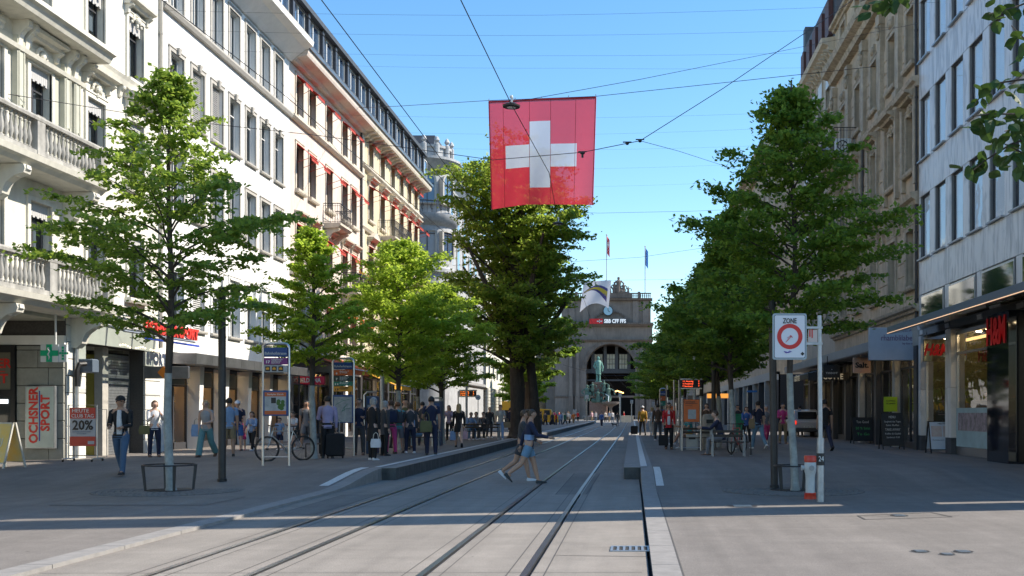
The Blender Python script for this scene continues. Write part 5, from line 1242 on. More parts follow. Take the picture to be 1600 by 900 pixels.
p0, p1 = at(921, 498, SY-1.5), at(942, 506, SY-1.5)
q = MB(); q.box(p0.x, p1.x, SY-1.6, SY-1.4, p1.z, p0.z); q.build('red_panel', mat('bright_red_panel', (.62, .01, .015), .5), t)
q = MB(); cz = (p0.z+p1.z)/2; q.box(p0.x+1.9, p0.x+2.9, SY-1.66, SY-1.6, cz-.1, cz+.1); q.box(p0.x+2.3, p0.x+2.5, SY-1.66, SY-1.6, cz-.38, cz+.38); q.box(p0.x+2.9, p0.x+3.0, SY-1.66, SY-1.6, cz-.2, cz+.2); q.box(p0.x+1.8, p0.x+1.9, SY-1.66, SY-1.6, cz-.2, cz+.2); q.build('emblem', M['signw'], t)
q = MB(); q.box(p1.x, at(980, 0, SY).x, SY-1.58, SY-1.4, p1.z, p0.z); q.build('dark_panel', M['frame_d'], t)
text('lettering', 'SBB CFF FFS', 1.25, mat('lit_white_letters', (.75, .78, .8), .5, emit=.3), t, ((p1.x+at(980, 0, SY).x)/2, SY-1.64, cz), bold=.05, width=5.2)
def pole_flag(x, yt, yb, Y, kind, lab):
    a, c = at(x, yt, Y), at(x, yb, Y); t = thing('flagpole', lab, 'flagpole', c, 0, 'flagpoles on the station roof')
    q = MB(); q.tube([c, a], .1, 6); q.ball(a, .18); q.build('pole', M['surround'], t)
    f = MB(); n = 6; m_ = MC['bright_red_panel'] if kind == 'red' else mat('blue_flag_cloth', (.02, .12, .42), .8, trans=.3)
    hh = 4.2
    for i in range(n):
        q0 = [(a.x+.1+.15*k, Y+.25*math.sin(k*1.3), a.z-.3-i*hh/n-.25*k) for k in range(5)]; q1 = [(x_+.02, y_, z_-hh/n) for x_, y_, z_ in q0]
        for k in range(4): f.face([q0[k], q0[k+1], q1[k+1], q1[k]])
    f.build('flag', m_, t)
    if kind == 'red':
        q = MB(); q.box(a.x+.25, a.x+.45, Y-.35, Y-.3, a.z-3.1, a.z-1.8); q.box(a.x+.12, a.x+.58, Y-.352, Y-.3, a.z-2.6, a.z-2.3); q.build('cross', M['signw'], t)
pole_flag(948, 367, 457, SY+2, 'red', 'left station flagpole with a limp red flag and white cross'); pole_flag(1008, 385, 458, SY+2, 'blue', 'right station flagpole with a limp blue flag')
# ================================================================== monument and fountain
MO = thing('fountain_monument', 'green bronze statue on a red granite pedestal with figures and a fountain basin', 'monument', (-7.4, 224, 0))
mx_ = at(935, 0, 224).x; k_ = 224/F
def zz_(y): return CH+(HY-y)*k_
M['bronze2'] = mat('dark_bronze', (.07, .13, .10), .65, noise=.4, scale=3)
M['bronze'] = mat('verdigris_bronze', (.12, .26, .21), .65, noise=.4, scale=3, bump=.4, bscale=8)
M['granite'] = mat('red_granite', (.20, .12, .09), .6, noise=.3, scale=3)
q = MB(); q.lathe([(3.4, 0), (3.4, .5), (2.9, .5), (2.9, 1.0)], mx_, 224, 8, ph=R(22.5)); q.box(mx_-1.9, mx_+1.9, 222.1, 225.9, 1.0, zz_(627)); q.box(mx_-1.1, mx_+1.1, 222.9, 225.1, zz_(627), zz_(600)); q.box(mx_-1.4, mx_+1.4, 222.6, 225.4, zz_(600), zz_(597)); q.build('pedestal', M['granite'], MO)
q = MB(); zb = zz_(597); H_ = zz_(557)-zb
q.lathe([(.75, zb), (.75, zb+.2), (.1, zb+.2)], mx_, 224, 10)
for sx in (-.26, .26): q.tube([(mx_+sx*1.1, 223.9, zb+.2), (mx_+sx, 224, zb+H_*.28), (mx_+sx*.8, 224, zb+H_*.5)], [.2, .24, .33], 8)
q.lathe([(.55, zb+H_*.3), (.62, zb+H_*.45), (.55, zb+H_*.58), (.68, zb+H_*.76), (.5, zb+H_*.83), (.18, zb+H_*.86), (.26, zb+H_*.9), (.3, zb+H_*.95), (.2, zb+H_*.99), (.02, zb+H_)], mx_, 224, 12)
q.tube([(mx_-.55, 224, zb+H_*.79), (mx_-.95, 223.9, zb+H_*.62), (mx_-.55, 223.5, zb+H_*.52)], [.22, .2, .15], 8); q.tube([(mx_+.55, 224, zb+H_*.79), (mx_+.95, 224, zb+H_*.6), (mx_+.85, 223.9, zb+H_*.42)], [.22, .2, .15], 8)
q.build('statue', M['bronze'], MO, smooth=True)
q = MB()
for dx, y, z, h in ((-2.4, 222.3, 627, 3.6), (2.2, 222.3, 627, 3.6), (0, 221.9, 629, 3.0), (-1.2, 222, 612, 2.0), (1.3, 222.2, 612, 2.4)): fig(q, mx_+dx, y, zz_(y if False else z), h, .3)
for k in range(14): q.ball((mx_+2.4*math.cos(k*2.4), 222.2, zz_(622)+.9*math.sin(k*1.7)), .45, .4, .5, 7, 5)
q.build('bronze_figures', M['bronze2'], MO, smooth=True)
bx = at(954, 0, 220).x
q = MB(); q.lathe([(.35, .4), (.3, 2.6), (.6, 3.0), (1.7, 3.5), (1.9, 3.9), (1.75, 3.95), (1.2, 3.6), (.0, 3.55)], bx, 220.5, 16); q.lathe([(2.6, 0), (2.6, .7), (2.3, .7), (2.3, .5), (0, .5)], bx, 220.5, 18); q.build('basin', M['st2'], MO, smooth=True)
q = MB(); q.tube([(mx_+1.6, 222, zz_(616)), (mx_+2.3, 221.5, zz_(619)), (bx-.5, 220.8, 4.2), (bx-.2, 220.6, 3.7)], .07, 5); q.build('water_jet', mat('white_water', (.8, .85, .88), .3), MO)
# ================================================================== trees
def leafmat(name, c, c2, tr=.52):
    m = bpy.data.materials.new(name); m.use_nodes = True; t = m.node_tree; L = t.links.new; b = t.nodes['Principled BSDF']
    g = t.nodes.new('ShaderNodeNewGeometry'); mx = t.nodes.new('ShaderNodeMix'); mx.data_type = 'RGBA'
    mx.inputs[6].default_value = (*c, 1); mx.inputs[7].default_value = (*c2, 1); L(g.outputs['Random Per Island'], mx.inputs[0])
    L(mx.outputs[2], b.inputs['Base Color']); b.inputs['Roughness'].default_value = .55; b.inputs['Specular IOR Level'].default_value = .35
    tl = t.nodes.new('ShaderNodeBsdfTranslucent'); hs = t.nodes.new('ShaderNodeHueSaturation'); hs.inputs['Value'].default_value = 2.4; hs.inputs['Hue'].default_value = .478; hs.inputs['Saturation'].default_value = .97
    L(mx.outputs[2], hs.inputs['Color']); L(hs.outputs[0], tl.inputs[0])
    ms = t.nodes.new('ShaderNodeMixShader'); ms.inputs[0].default_value = tr; o = t.nodes['Material Output']
    L(b.outputs[0], ms.inputs[1]); L(tl.outputs[0], ms.inputs[2]); L(ms.outputs[0], o.inputs[0]); return m
M['leaf1'] = leafmat('bright_leaf', (.085, .165, .020), (.17, .25, .035))
M['leaf2'] = leafmat('deep_leaf', (.06, .125, .014), (.12, .195, .022), .57)
M['leaf3'] = leafmat('yellow_green_leaf', (.09, .17, .018), (.16, .22, .03), .62)
M['leaf4'] = leafmat('fresh_lime_leaf', (.13, .22, .02), (.21, .31, .03), .62)
M['bark'] = mat('dark_bark', (.065, .05, .04), .9, noise=.45, scale=9, bump=.7, bscale=24, stretch=(1, 1, .3))
M['wrap'] = mat('whitewashed_bark', (.30, .31, .29), .85, noise=.35, scale=6, bump=.4, bscale=30)
def leaves_mesh(name, P, size, m, rng, flat=.25, drift=None):
    n = len(P); q = rng.normal(size=(n, 3)); q[:, 2] = np.abs(q[:, 2]) + flat*2.2; q /= np.linalg.norm(q, axis=1)[:, None]
    a = rng.normal(size=(n, 3)); a -= (a*q).sum(1)[:, None]*q; a /= np.linalg.norm(a, axis=1)[:, None]; b_ = np.cross(q, a)
    s = size*rng.uniform(.65, 1.25, n)[:, None]
    v = np.empty((n, 4, 3)); v[:, 0] = P-a*s*.5; v[:, 1] = P+b_*s*.34-q*s*.06; v[:, 2] = P+a*s*.55-q*s*.12; v[:, 3] = P-b_*s*.34-q*s*.06
    me = bpy.data.meshes.new(name); me.vertices.add(n*4); me.vertices.foreach_set('co', v.reshape(-1).astype(np.float32))
    me.loops.add(n*4); me.loops.foreach_set('vertex_index', np.arange(n*4, dtype=np.int32)); me.polygons.add(n)
    me.polygons.foreach_set('loop_start', np.arange(0, n*4, 4, dtype=np.int32)); me.polygons.foreach_set('loop_total', np.full(n, 4, dtype=np.int32))
    me.materials.append(m); me.update(calc_edges=True); return me
def make_tree(name, label, loc, H, R0, zc, n_leaf, size, lm, seed, prof=None, tr=.1, limbs=34, wrap=1.8, group=None, up=.35, droop=.25, sub=7, lean=(0, 0), cat='tree', gap=0.0, tuft=.13):
    rng = np.random.default_rng(seed); rnd = random.Random(seed)
    t = thing(name, label, cat, loc, 0, group)
    prof = prof or (lambda u: (1-u)**.75 * (.55+.9*min(u/.25, 1)*.5))
    tb = MB(); lead = []
    nseg = 12
    for i in range(nseg+1):
        z = H*.97*i/nseg; w_ = .05*H*.12
        lead.append(Vector((lean[0]*z+w_*math.sin(z*1.3+seed), lean[1]*z+w_*math.cos(z*1.1+seed*2), z)))
    def rad(z): return tr*(1-z/H)**.8 + .012
    def lp(z):
        f = min(nseg-1e-6, max(0, z/(H*.97)*nseg)); i = int(f); return lead[i].lerp(lead[i+1], f-i)
    zs = [0, .08, .25, .5] + [wrap*k/3 for k in (1, 2, 3)] if wrap else [0, .1, .3, .6, 1.2]
    zs = sorted(set(zs))
    tb.tube([lp(z) for z in zs], [rad(z)*(1.35 if z < .05 else 1.1 if z < .2 else 1) for z in zs], 10, 1 if wrap else 0)
    z0 = zs[-1]; zz = [z0 + (H*.97-z0)*k/10 for k in range(11)]
    tb.tube([lp(z) for z in zz], [rad(z)*(1+.1*math.sin(z*5)) for z in zz], 9, 0)
    pts = []; wts = []
    for k in range(limbs):
        u = (k+.3)/limbs; u = u**1.0; z = zc + (H*.97-zc)*u; az = k*2.399963+seed + rnd.uniform(-.3, .3)
        Ln = R0*prof(u)*rnd.choice([rnd.uniform(.6, .9), rnd.uniform(.85, 1.15)])
        if Ln < .15: Ln = .15
        st = lp(z*.97); p = st.copy(); path = [p.copy()]; el = up*(1+u*1.3)+rnd.uniform(-.1, .15); n = 6
        for i in range(n):
            e = el - droop*(i/n)*1.6; az2 = az + rnd.uniform(-.14, .14)
            p = p + Vector((math.cos(az2)*math.cos(e), math.sin(az2)*math.cos(e), math.sin(e)))*Ln/n; path.append(p.copy())
        r0 = rad(z)*.5*min(1, Ln/R0+.35); tb.tube(path, [max(.006, r0*(1-i/n)**.9) for i in range(n+1)], 6, 0, cap=False)
        if rnd.random() < gap: continue
        for j in range(int(sub*max(.4, Ln/R0))+2):
            f = .22+.78*(j+rnd.random())/(int(sub*max(.4, Ln/R0))+2); f = min(f, .999); i = int(f*n); b0 = path[i].lerp(path[i+1], f*n-i)
            a2 = az + (1 if j % 2 else -1)*rnd.uniform(.35, 1.15); l2 = Ln*rnd.uniform(.18, .46)*(1.15-f*.55); e2 = rnd.uniform(-.15, .35)
            e_ = b0 + Vector((math.cos(a2)*l2, math.sin(a2)*l2, math.sin(e2)*l2 - .05*l2)); mid = b0.lerp(e_, .5)+Vector((0, 0, .05*l2))
            if size < .2: tb.tube([b0, mid, e_], [max(.004, r0*.25), .005, .003], 4, 0, cap=False)
            nn = max(3, int(l2/.11)); 
            for q in range(nn):
                c = b0.lerp(mid, min(1, 2*q/nn)) if q < nn/2 else mid.lerp(e_, 2*q/nn-1); pts.append(c); wts.append(.6+q/nn)
                a3 = a2 + (1 if q % 2 else -1)*rnd.uniform(.4, 1.1); l3 = R0*rnd.uniform(.05, .15)      # side twigs carry the leaves
                for w3 in (.35, .7, 1.0): pts.append(c + Vector((math.cos(a3)*l3, math.sin(a3)*l3, l3*rnd.uniform(-.35, .3)))*w3); wts.append(.7)
            pts.append(e_ + (e_-mid)*.35); wts.append(.8)
        pts.append(path[-1]+(path[-1]-path[-2])*.3); wts.append(.9)
        for q in range(5): c = path[-1].lerp(path[-2], q/5*rnd.random()); pts.append(c); wts.append(1.1)
    for q in range(14): pts.append(lp(H*(.8+.2*q/14))); wts.append(.8)
    P0 = np.array([tuple(p) for p in pts]); wt = np.array(wts); wt /= wt.sum()
    idx = rng.choice(len(P0), n_leaf, p=wt); sg = max(.035, tuft*R0/2.2*.42)
    # leaves gather in tufts on the twigs
    off = rng.normal(size=(n_leaf, 3))*np.array([sg, sg, sg*.5]); P = P0[idx]+off; P[:, 2] -= .02
    P = P[P[:, 2] > zc-.5*R0*.5]
    tk = tb.mesh('trunk', [M['bark'], M['wrap']], smooth=True); to = bpy.data.objects.new('trunk', tk); C.objects.link(to); to.parent = t
    cm = leaves_mesh('crown', P, size, lm, rng); co = bpy.data.objects.new('crown', cm); C.objects.link(co); co.parent = t
    return t
# near left: open, layered crown
pA = lambda u: (.80+.35*u) if u < .28 else (.898*(1-(u-.28)/.72)**.85+.06)
def hornbeam(u):                       # wide low skirt, long spire
    if u < .2: return .82+.9*u
    return 1.0*(1-(u-.2)/.8)**.92+.05
T1 = make_tree('street_tree', 'tall slender street tree inside the round hoop guard at near left', TP1, 8.75, 2.6, 3.0, 20000, .11, M['leaf1'], 3, hornbeam, .075, 54, 2.35, 'trees lining the street', .45, .35, 8, tuft=.11, gap=.06)
T2 = make_tree('street_tree', 'dark shaded street tree behind the traffic sign at near right', TP2, 8.5, 2.45, 3.0, 30000, .105, M['leaf2'], 8, hornbeam, .068, 64, 2.35, 'trees lining the street', .38, .25, 9, tuft=.15)
def place(src, loc, sc, rz, label, lm=None):
    c = copy_tree(src); c.location = loc; c.scale = (sc[0], sc[0], sc[1]); c.rotation_euler.z = rz; c['label'] = label
    return c
pt = gp(489, 717)
T3 = make_tree('street_tree', 'street tree beside the crimson sign, with pale lower trunk', pt, 7.0, 1.85, 2.6, 20000, .105, M['leaf4'], 21, hornbeam, .09, 46, 2.1, 'trees lining the street', .38, .22, 8, tuft=.17)
pt = gp(624, 703)
T4 = make_tree('street_tree', 'rounder lime green street tree on the left platform', pt, 7.7, 2.6, 2.4, 27000, .125, M['leaf4'], 33, lambda u: (.75+.8*u if u < .3 else .99*(1-(u-.3)/.7)**.6+.05), .1, 56, 2.1, 'trees lining the street', .42, .2, 8, tuft=.2)
place(T4, gp(690, 693), (1.05, .92), 2.1, 'street tree directly behind the lime green one, shaded and touching the big tree')
pt = gp(655, 690); place(T3, (pt.x, pt.y, pt.z), (1.1, .98), 1.0, 'thin trunked street tree between the lime green tree and the big tree')
# big old tree
BT = make_tree('old_tree', 'huge old double trunked tree below the banner in mid street', Vector((-5.95, 53, .28)), 14.9, 4.6, 3.4, 60000, .19, M['leaf3'], 5,
    lambda u: (.80+.40*u if u < .45 else .98*(1-(u-.45)/.55)**.42+.1), .36, 90, 0, None, .55, .3, 9, lean=(.0, 0), gap=.05, tuft=.12)
q = MB(); q.tube([(.95, .3, 0), (.9, .3, 1.2), (.75, .2, 3), (.5, .1, 5.5), (.9, 0, 8)], [.32, .27, .24, .2, .1], 10); q.build('trunk', M['bark'], BT, smooth=True, local=True)
q = MB(); q.tube([(0, 0, 0), (.0, 0, 1.2), (-.1, 0, 4), (-.5, .2, 8), (-.8, .3, 12)], [.40, .35, .3, .24, .1], 12)
for a, l in ((.3, 4), (1.6, 3.6), (2.7, 4.2), (3.9, 3.8), (5.2, 4.3)): q.tube([(0, 0, 3.2+a*.4), (math.cos(a)*l*.4, math.sin(a)*l*.4, 5.5+a*.4), (math.cos(a)*l*.8, math.sin(a)*l*.8, 8+a*.4)], [.25, .16, .06], 8)
q.build('trunk', M['bark'], BT, smooth=True, local=True)
BT2 = make_tree('old_tree', 'second old tree half hidden behind the huge one on its right', Vector((-6.6, 66, .28)), 12.6, 3.6, 3.0, 34000, .24, M['leaf2'], 15, lambda u: (.75+.4*u if u < .5 else .95*(1-(u-.5)/.5)**.5+.08), .4, 44, 0, None, .5, .25, 8)
T5 = make_tree('street_tree', 'bright sunlit small tree below the right side of the big tree', Vector((-8.9, 82, .28)), 6.9, 2.6, 2.2, 14000, .2, M['leaf4'], 41, hornbeam, .11, 34, 2.0, 'trees lining the street', .4, .2, 7, tuft=.2)
for i, (x, Y, sc, lab) in enumerate([(-9.6, 97, 1.0, 'small tree in shade left of the station, nearer one'), (-13.2, 118, 1.1, 'small tree in front of the station wing, middle one'), (-15.5, 138, 1.2, 'small tree in front of the station wing, farthest one'),
        (-20, 160, 1.3, 'tree standing at the end of the left buildings')]):
    place(T5, (x, Y, .28), (sc, sc), i*1.3+.4, lab)
# right row
T6 = make_tree('street_tree', 'broad street tree above the sitting man on the right platform', Vector((3.35, 34.6, .28)), 8.6, 2.5, 2.7, 25000, .135, M['leaf2'], 51, hornbeam, .1, 66, 2.1, 'trees lining the street', .4, .2, 8, tuft=.2)
q = [(3.3, 39.4, .95, .93, 'street tree just behind the broad one on the right platform'), (3.2, 48, 1.05, 1.0, 'street tree over the orange notice board on the right'), (3.0, 58, 1.05, .98, 'street tree over the departure display on the right'),
     (2.9, 70, 1.1, .96, 'street tree past the side street gap on the right'), (2.7, 84, 1.15, .96, 'brighter street tree in the far right row, second from the end of the green mass'),
     (2.6, 101, 1.2, 1.0, 'far street tree at the left flank of the right row'), (2.9, 124, 1.3, 1.05, 'farthest right row tree close to the station portal'), (4.6, 150, 1.4, 1.1, 'last right row tree beside the station wing')]
for i, (x, Y, a, c, lab) in enumerate(q): place(T6, (x, Y, .28), (a, c), i*1.9+.7, lab)
# branches reaching in from a tree beside the camera
NT = thing('overhanging_tree', 'near tree whose big leaves hang in from the upper right corner', 'tree', (4.3, 5.6, .04))
tb = MB(); tb.tube([(0, 0, 0), (.0, 0, 1.5), (.05, 0, 3), (0, 0, 6)], [.16, .13, .12, .06], 10); tb.build('trunk', M['bark'], NT, smooth=True, local=True)
lm_ = MB(); n = 8
def leaf_half(sgn):
    P = [(0, 0, 0), (.018*sgn, .012, -.002), (.036*sgn, .034, -.006), (.034*sgn, .06, -.01), (.018*sgn, .082, -.014), (0, .1, -.02), (0, .05, .003)]
    return P
for sgn in (-1, 1):
    P = leaf_half(sgn); lm_.face([P[0], P[1], P[2], P[6]]); lm_.face([P[6], P[2], P[3], P[4], P[5]])
M['leaf5'] = leafmat('backlit_near_leaf', (.022, .055, .01), (.035, .08, .012), .2)  # dark base colour stands in for the leaves being shaded and backlit
lm_ = lm_.mesh('leaf', M['leaf5'], smooth='all')
def twig(pix, Yd, nleaf, seed, spread=.05, r=.008):
    rnd = random.Random(seed); pts = [at(x, y, Yd+rnd.uniform(-.1, .1)) for x, y in pix]
    q = MB(); q.tube(pts, [r*(1-.7*i/(len(pts)-1)) for i in range(len(pts))], 5); br = q.build('branch', M['bark'], NT)
    for k in range(nleaf):
        f = (k+rnd.random())/nleaf*(len(pts)-1); i = min(int(f), len(pts)-2); c = pts[i].lerp(pts[i+1], f-i) + Vector((rnd.uniform(-1, 1), rnd.uniform(-1, 1), rnd.uniform(-1.1, .5)))*spread
        o = bpy.data.objects.new('leaf', lm_); C.objects.link(o); o.parent = NT; o.location = c - wl(NT)
        o.rotation_euler = (rnd.uniform(-1.3, .3), rnd.uniform(-.7, .7), rnd.uniform(0, 6.28)); sc = rnd.uniform(.5, .9); o.scale = (sc,)*3
twig([(1690, -60), (1640, -10), (1590, 10), (1545, 22)], 5.0, 34, 1, .055)
twig([(1700, 40), (1650, 60), (1610, 70), (1580, 40)], 4.7, 18, 2, .05)
twig([(1700, 140), (1640, 120), (1590, 125), (1545, 132), (1522, 165)], 4.9, 34, 3, .05)
twig([(1700, 150), (1640, 160), (1590, 178), (1545, 178), (1520, 182)], 4.8, 46, 4, .06)
twig([(1700, 190), (1640, 205), (1580, 225), (1540, 250), (1518, 268)], 4.9, 44, 5, .06)
twig([(1700, 220), (1640, 230), (1600, 240), (1570, 225)], 4.7, 34, 6, .07)
twig([(1700, 180), (1640, 190), (1600, 195), (1570, 205)], 4.7, 34, 7, .07)
twig([(1560, -120), (1480, -60), (1400, -18), (1345, 2)], 5.2, 40, 8, .06)
twig([(1560, -120), (1480, -70), (1420, -20), (1385, 8)], 5.0, 26, 9, .05)
# ================================================================== overhead wires, lamps, banners
def wire(label, pts, r=.012, name='overhead_wire', group=None, sag=0.0):
    P = [Vector(p) for p in pts]; Q = []
    for a, c in zip(P[:-1], P[1:]):
        n = 6
        for i in range(n): t_ = i/n; q = a.lerp(c, t_); q.z -= sag*4*t_*(1-t_); Q.append(q)
    Q.append(P[-1]); t = thing(name, label, 'wire', P[0], 0, group); b = MB(); b.tube(Q, r*.62, 5); b.build('cable', M['wire'], t); return t
def zc_(x, y, z): Y = (z-CH)*F/(HY-y); return Vector(((x-VX)*Y/F, Y, z))
WZ = 6.4
wire('thick contact wire running down to the hanging lamp and on past the banner', [(-1.85, 2, WZ), zc_(720, 0, WZ), zc_(800, 165, WZ), zc_(858, 270, WZ), zc_(872, 348, WZ), zc_(893, 410, WZ), zc_(930, 520, WZ), zc_(955, 580, WZ), (-1.0, 200, WZ)], .011)
wire('left of the two parallel wires converging past the grey turret', [(-3.95, 2, 6.4), (-3.9, 30, 6.4), (-3.9, 50, 6.4), (-3.7, 200, 6.4)], .011, group='parallel wires over the left track')
wire('right of the two parallel wires converging past the grey turret', [(-3.72, 2, 6.55), (-3.7, 30, 6.5), (-3.75, 50, 6.5), (-3.6, 200, 6.5)], .011, group='parallel wires over the left track')
wire('dark feeder cable running along in front of the white building', [zc_(180, -60, 9.2), zc_(257, 3, 9.2), zc_(440, 145, 9.2), zc_(573, 257, 9.2), zc_(760, 420, 9.2)], .016)
def Lw(x, y): Y = LX*F/(x-VX); return at(x, y, Y)
def Rw_(x, y): Y = RX*F/(x-VX); return at(x, y, Y)
wire('span wire holding the banner, from the cream facade to the sandstone facade', [Lw(545, 169), at(620, 166, 52), at(765, 157, 46.05), at(931, 150.5, 44.95), at(1180, 124, 43.8), Rw_(1367, 104)], .02)
wire('thin wire rising from the hanging lamp to the upper right', [at(800, 160, 16.5), at(1000, 124, 20), at(1200, 84, 26), Rw_(1437, 36)], .008)
wire('long span wire from the balcony at left across the white building', [at(0, 145, 26), at(250, 185, 30), at(500, 212, 30), at(770, 250, 29), at(910, 238, 27), at(1000, 220, 26), at(1130, 138, 28), at(1260, 50, 30), Rw_(1420, -60)], .016)
wire('short branch wire dropping right from the wire junction into the right trees', [at(1000, 220, 26), at(1060, 236, 32), at(1125, 257, 42), Rw_(1240, 292)], .012)
wire('span wire across the far sky right of the banner', [Lw(640, 318), at(935, 333, 62), at(1080, 330, 62), Rw_(1180, 326)], .014)
wire('lowest span wire crossing above the blue station flag', [Lw(700, 415), at(890, 409, 90), at(1000, 402, 90), at(1060, 393, 90), Rw_(1150, 380)], .02)
for i, (yl, yr, Y) in enumerate([(20, 8, 34), (52, 46, 38), (84, 83, 42), (104, 108, 50), (182, 176, 55), (208, 200, 60), (232, 228, 66), (262, 256, 72), (290, 284, 80)]):
    zl = at(0, yl, Y).z; xl = VX+LX*F/Y
    wire('faint cross-street wire, %s counted down from the top of the sky' % ['first', 'second', 'third', 'fourth', 'fifth', 'sixth', 'seventh', 'eighth', 'ninth'][i], [(LX, Y, zl+.1), (-3, Y, zl-.08), (RX, Y, at(0, yr, Y).z+.1)], .006, group='faint cross-street span wires', sag=.06)
wire('steep stay wire in front of the cream building, red awning rows behind it', [at(440, 130, 30), at(560, 275, 34), at(640, 330, 40), at(720, 375, 50)], .008)
for x, y, Y, r, lab in ((799, 165, 16.4, .075, 'dark disc street lamp hanging in front of the banner'), (872, 349, 27, .075, 'dark disc street lamp hanging below the banner')):
    p = at(x, y, Y); R_ = 14*Y/F*1.0 if Y < 20 else 9*Y/F
    t = thing('hanging_lamp', lab, 'street lamp', p, 0, 'hanging street lamps'); b = MB()
    b.lathe([(.02, p.z+.05), (R_*.5, p.z+.035), (R_, p.z), (R_*.95, p.z-.025), (R_*.2, p.z-.03)], p.x, p.y, 20); b.build('shade', M['dark_metal'], t, smooth=True)
    b = MB(); b.lathe([(.01, p.z-.03), (R_*.5, p.z-.034), (R_*.4, p.z-.045), (.01, p.z-.05)], p.x, p.y, 14); b.build('lens', M['curtain2'], t)
    b = MB(); b.tube([(p.x, p.y, p.z+.05), (p.x+.02, p.y, p.z+.12), (p.x, p.y, p.z+.16)], .018, 5); b.ball((p.x, p.y, p.z+.14), .03, n=6, k=4); b.build('clamp', M['signw'], t)
for x, y, Y, lab in ((910, 239, 27, 'black insulator fitting on the wire in front of the banner'), (1000, 220, 26, 'black junction knot where two wires meet in the sky'), (980, 224, 26, 'small insulator just left of the wire junction')):
    p = at(x, y, Y); t = thing('wire_fitting', lab, 'fitting', p); b = MB(); b.ball(p, .07 if Y == 27 else .05, .05, .045, 8, 5); b.box(p.x-.11, p.x+.11, p.y-.015, p.y+.015, p.z+.02, p.z+.045)
    if Y == 27: b.tube([p, p-Vector((0, 0, .12))], .03, 6)
    b.build('insulator', M['black'], t)
# the banner
BY = 45.5
q0, q1, q2, q3 = at(764, 159, BY+.55), at(931, 152, BY-.55), at(926, 321, BY-.55), at(768, 327, BY+.55)
FL = thing('flag_banner', 'large square red banner with a white cross hanging over the street', 'flag', q0)
def cloth(o_, base, poly=None, n=44):
    pass
def fm_(name, c, tr=.6, see=.1):          # open mesh fabric: lets light and a little of the view through
    m = mat(name, c, .8, noise=.08, scale=2, trans=tr); t = m.node_tree; o = t.nodes['Material Output']; src = o.inputs[0].links[0].from_socket
    a = t.nodes.new('ShaderNodeBsdfTransparent'); x = t.nodes.new('ShaderNodeMixShader'); x.inputs[0].default_value = see
    t.links.new(src, x.inputs[1]); t.links.new(a.outputs[0], x.inputs[2]); t.links.new(x.outputs[0], o.inputs[0]); return m
M['flagred'] = fm_('red_banner_cloth', (.68, .045, .075)); M['flagwhite'] = fm_('white_banner_cloth', (.62, .67, .78))
N = 60; b = MB()
def fp(u, v):
    p = q0.lerp(q1, u).lerp(q3.lerp(q2, u), v); p.y += .07*math.sin(u*9+v*2)*(.3+v) + .12*v*math.sin(u*3) + .02*math.sin(u*23+v*3)*v; p.z += .16*v*v*math.sin(math.pi*u)
    return p
grid = [[fp(i/N, j/N) for i in range(N+1)] for j in range(N+1)]
rb_, wb = MB(), MB()
for j in range(N):
    for i in range(N):
        u, v = (i+.5)/N, (j+.5)/N; cross = (.385 < u < .585 and .2 < v < .83) or (.148 < u < .833 and .415 < v < .628)
        (wb if cross else rb_).face([grid[j][i], grid[j][i+1], grid[j+1][i+1], grid[j+1][i]])
def weld(o):
    bm = bmesh.new(); bm.from_mesh(o.data); bmesh.ops.remove_doubles(bm, verts=bm.verts, dist=.0005); bmesh.ops.recalc_face_normals(bm, faces=bm.faces); bm.to_mesh(o.data); bm.free()
    o.data.polygons.foreach_set('use_smooth', [True]*len(o.data.polygons))
weld(rb_.build('cloth', M['flagred'], FL)); weld(wb.build('white_cross', M['flagwhite'], FL))
M['hem'] = mat('dark_red_hem', (.35, .015, .03), .8)
b = MB()
for u in (.0, 1.0): b.tube([grid[j][int(u*N)]+Vector((0, -.01, 0)) for j in range(0, N+1, 3)], .028, 5)
b.tube([grid[0][i] for i in range(0, N+1, 3)], .04, 6); b.build('hem', M['hem'], FL)
b = MB()
for u in (.145, .385, .585, .833): 
    g = [grid[j][int(u*N)]+Vector((0, -.012, 0)) for j in range(0, N+1, 3)]; b.tube(g, .009, 4)
b.build('seam', M['hem'], FL)
b = MB()
for u in (0, .25, .5, .75, 1): p = q0.lerp(q1, u); b.tube([p, p+Vector((0, 0, .13))], .02, 5)
b.build('clip', M['steel'], FL)
# white banner farther on
WB = thing('street_banner', 'white street banner with a yellow and blue wedge near the station', 'banner', at(940, 435, 130)); BYY = 130
g0, g1, g2, g3 = at(912, 440, BYY), at(955, 438, BYY), at(951, 482, BYY), at(906, 488, BYY)
def gq(u, v, o=0): p = g0.lerp(g1, u).lerp(g3.lerp(g2, u), v); p.z += .9*v*math.sin(math.pi*u)*(1 if v > .6 else 0)*(v-.6)*2.5; p.y += .15*math.sin(u*8+v*3)+o; return p
b = MB(); n = 14
for j in range(n):
    for i in range(n): b.face([gq(i/n, j/n), gq((i+1)/n, j/n), gq((i+1)/n, (j+1)/n), gq(i/n, (j+1)/n)])
weld(b.build('cloth', mat('white_street_cloth', (.72, .71, .74), .8, trans=.4), WB))
def arcshape(m, name, r0, r1, o):
    b = MB(); n = 12
    for i in range(n):
        a, c = i/n, (i+1)/n
        f = lambda u, k: gq(.05+u*.85, k+.30-.38*math.sin(math.pi*(.15+u*.62)) + u*.12, o)
        b.face([f(a, r0(a)), f(c, r0(c)), f(c, r1(c)), f(a, r1(a))])
    b.build(name, m, WB)
arcshape(mat('navy_print', (.10, .08, .25), .7), 'navy_wedge', lambda u: .22-.10*u, lambda u: .27+.36*u*u, -.05)
arcshape(mat('yellow_print', (.66, .48, .05), .7), 'yellow_wedge', lambda u: .24-.02*u, lambda u: .26+.18*u*u, -.09)
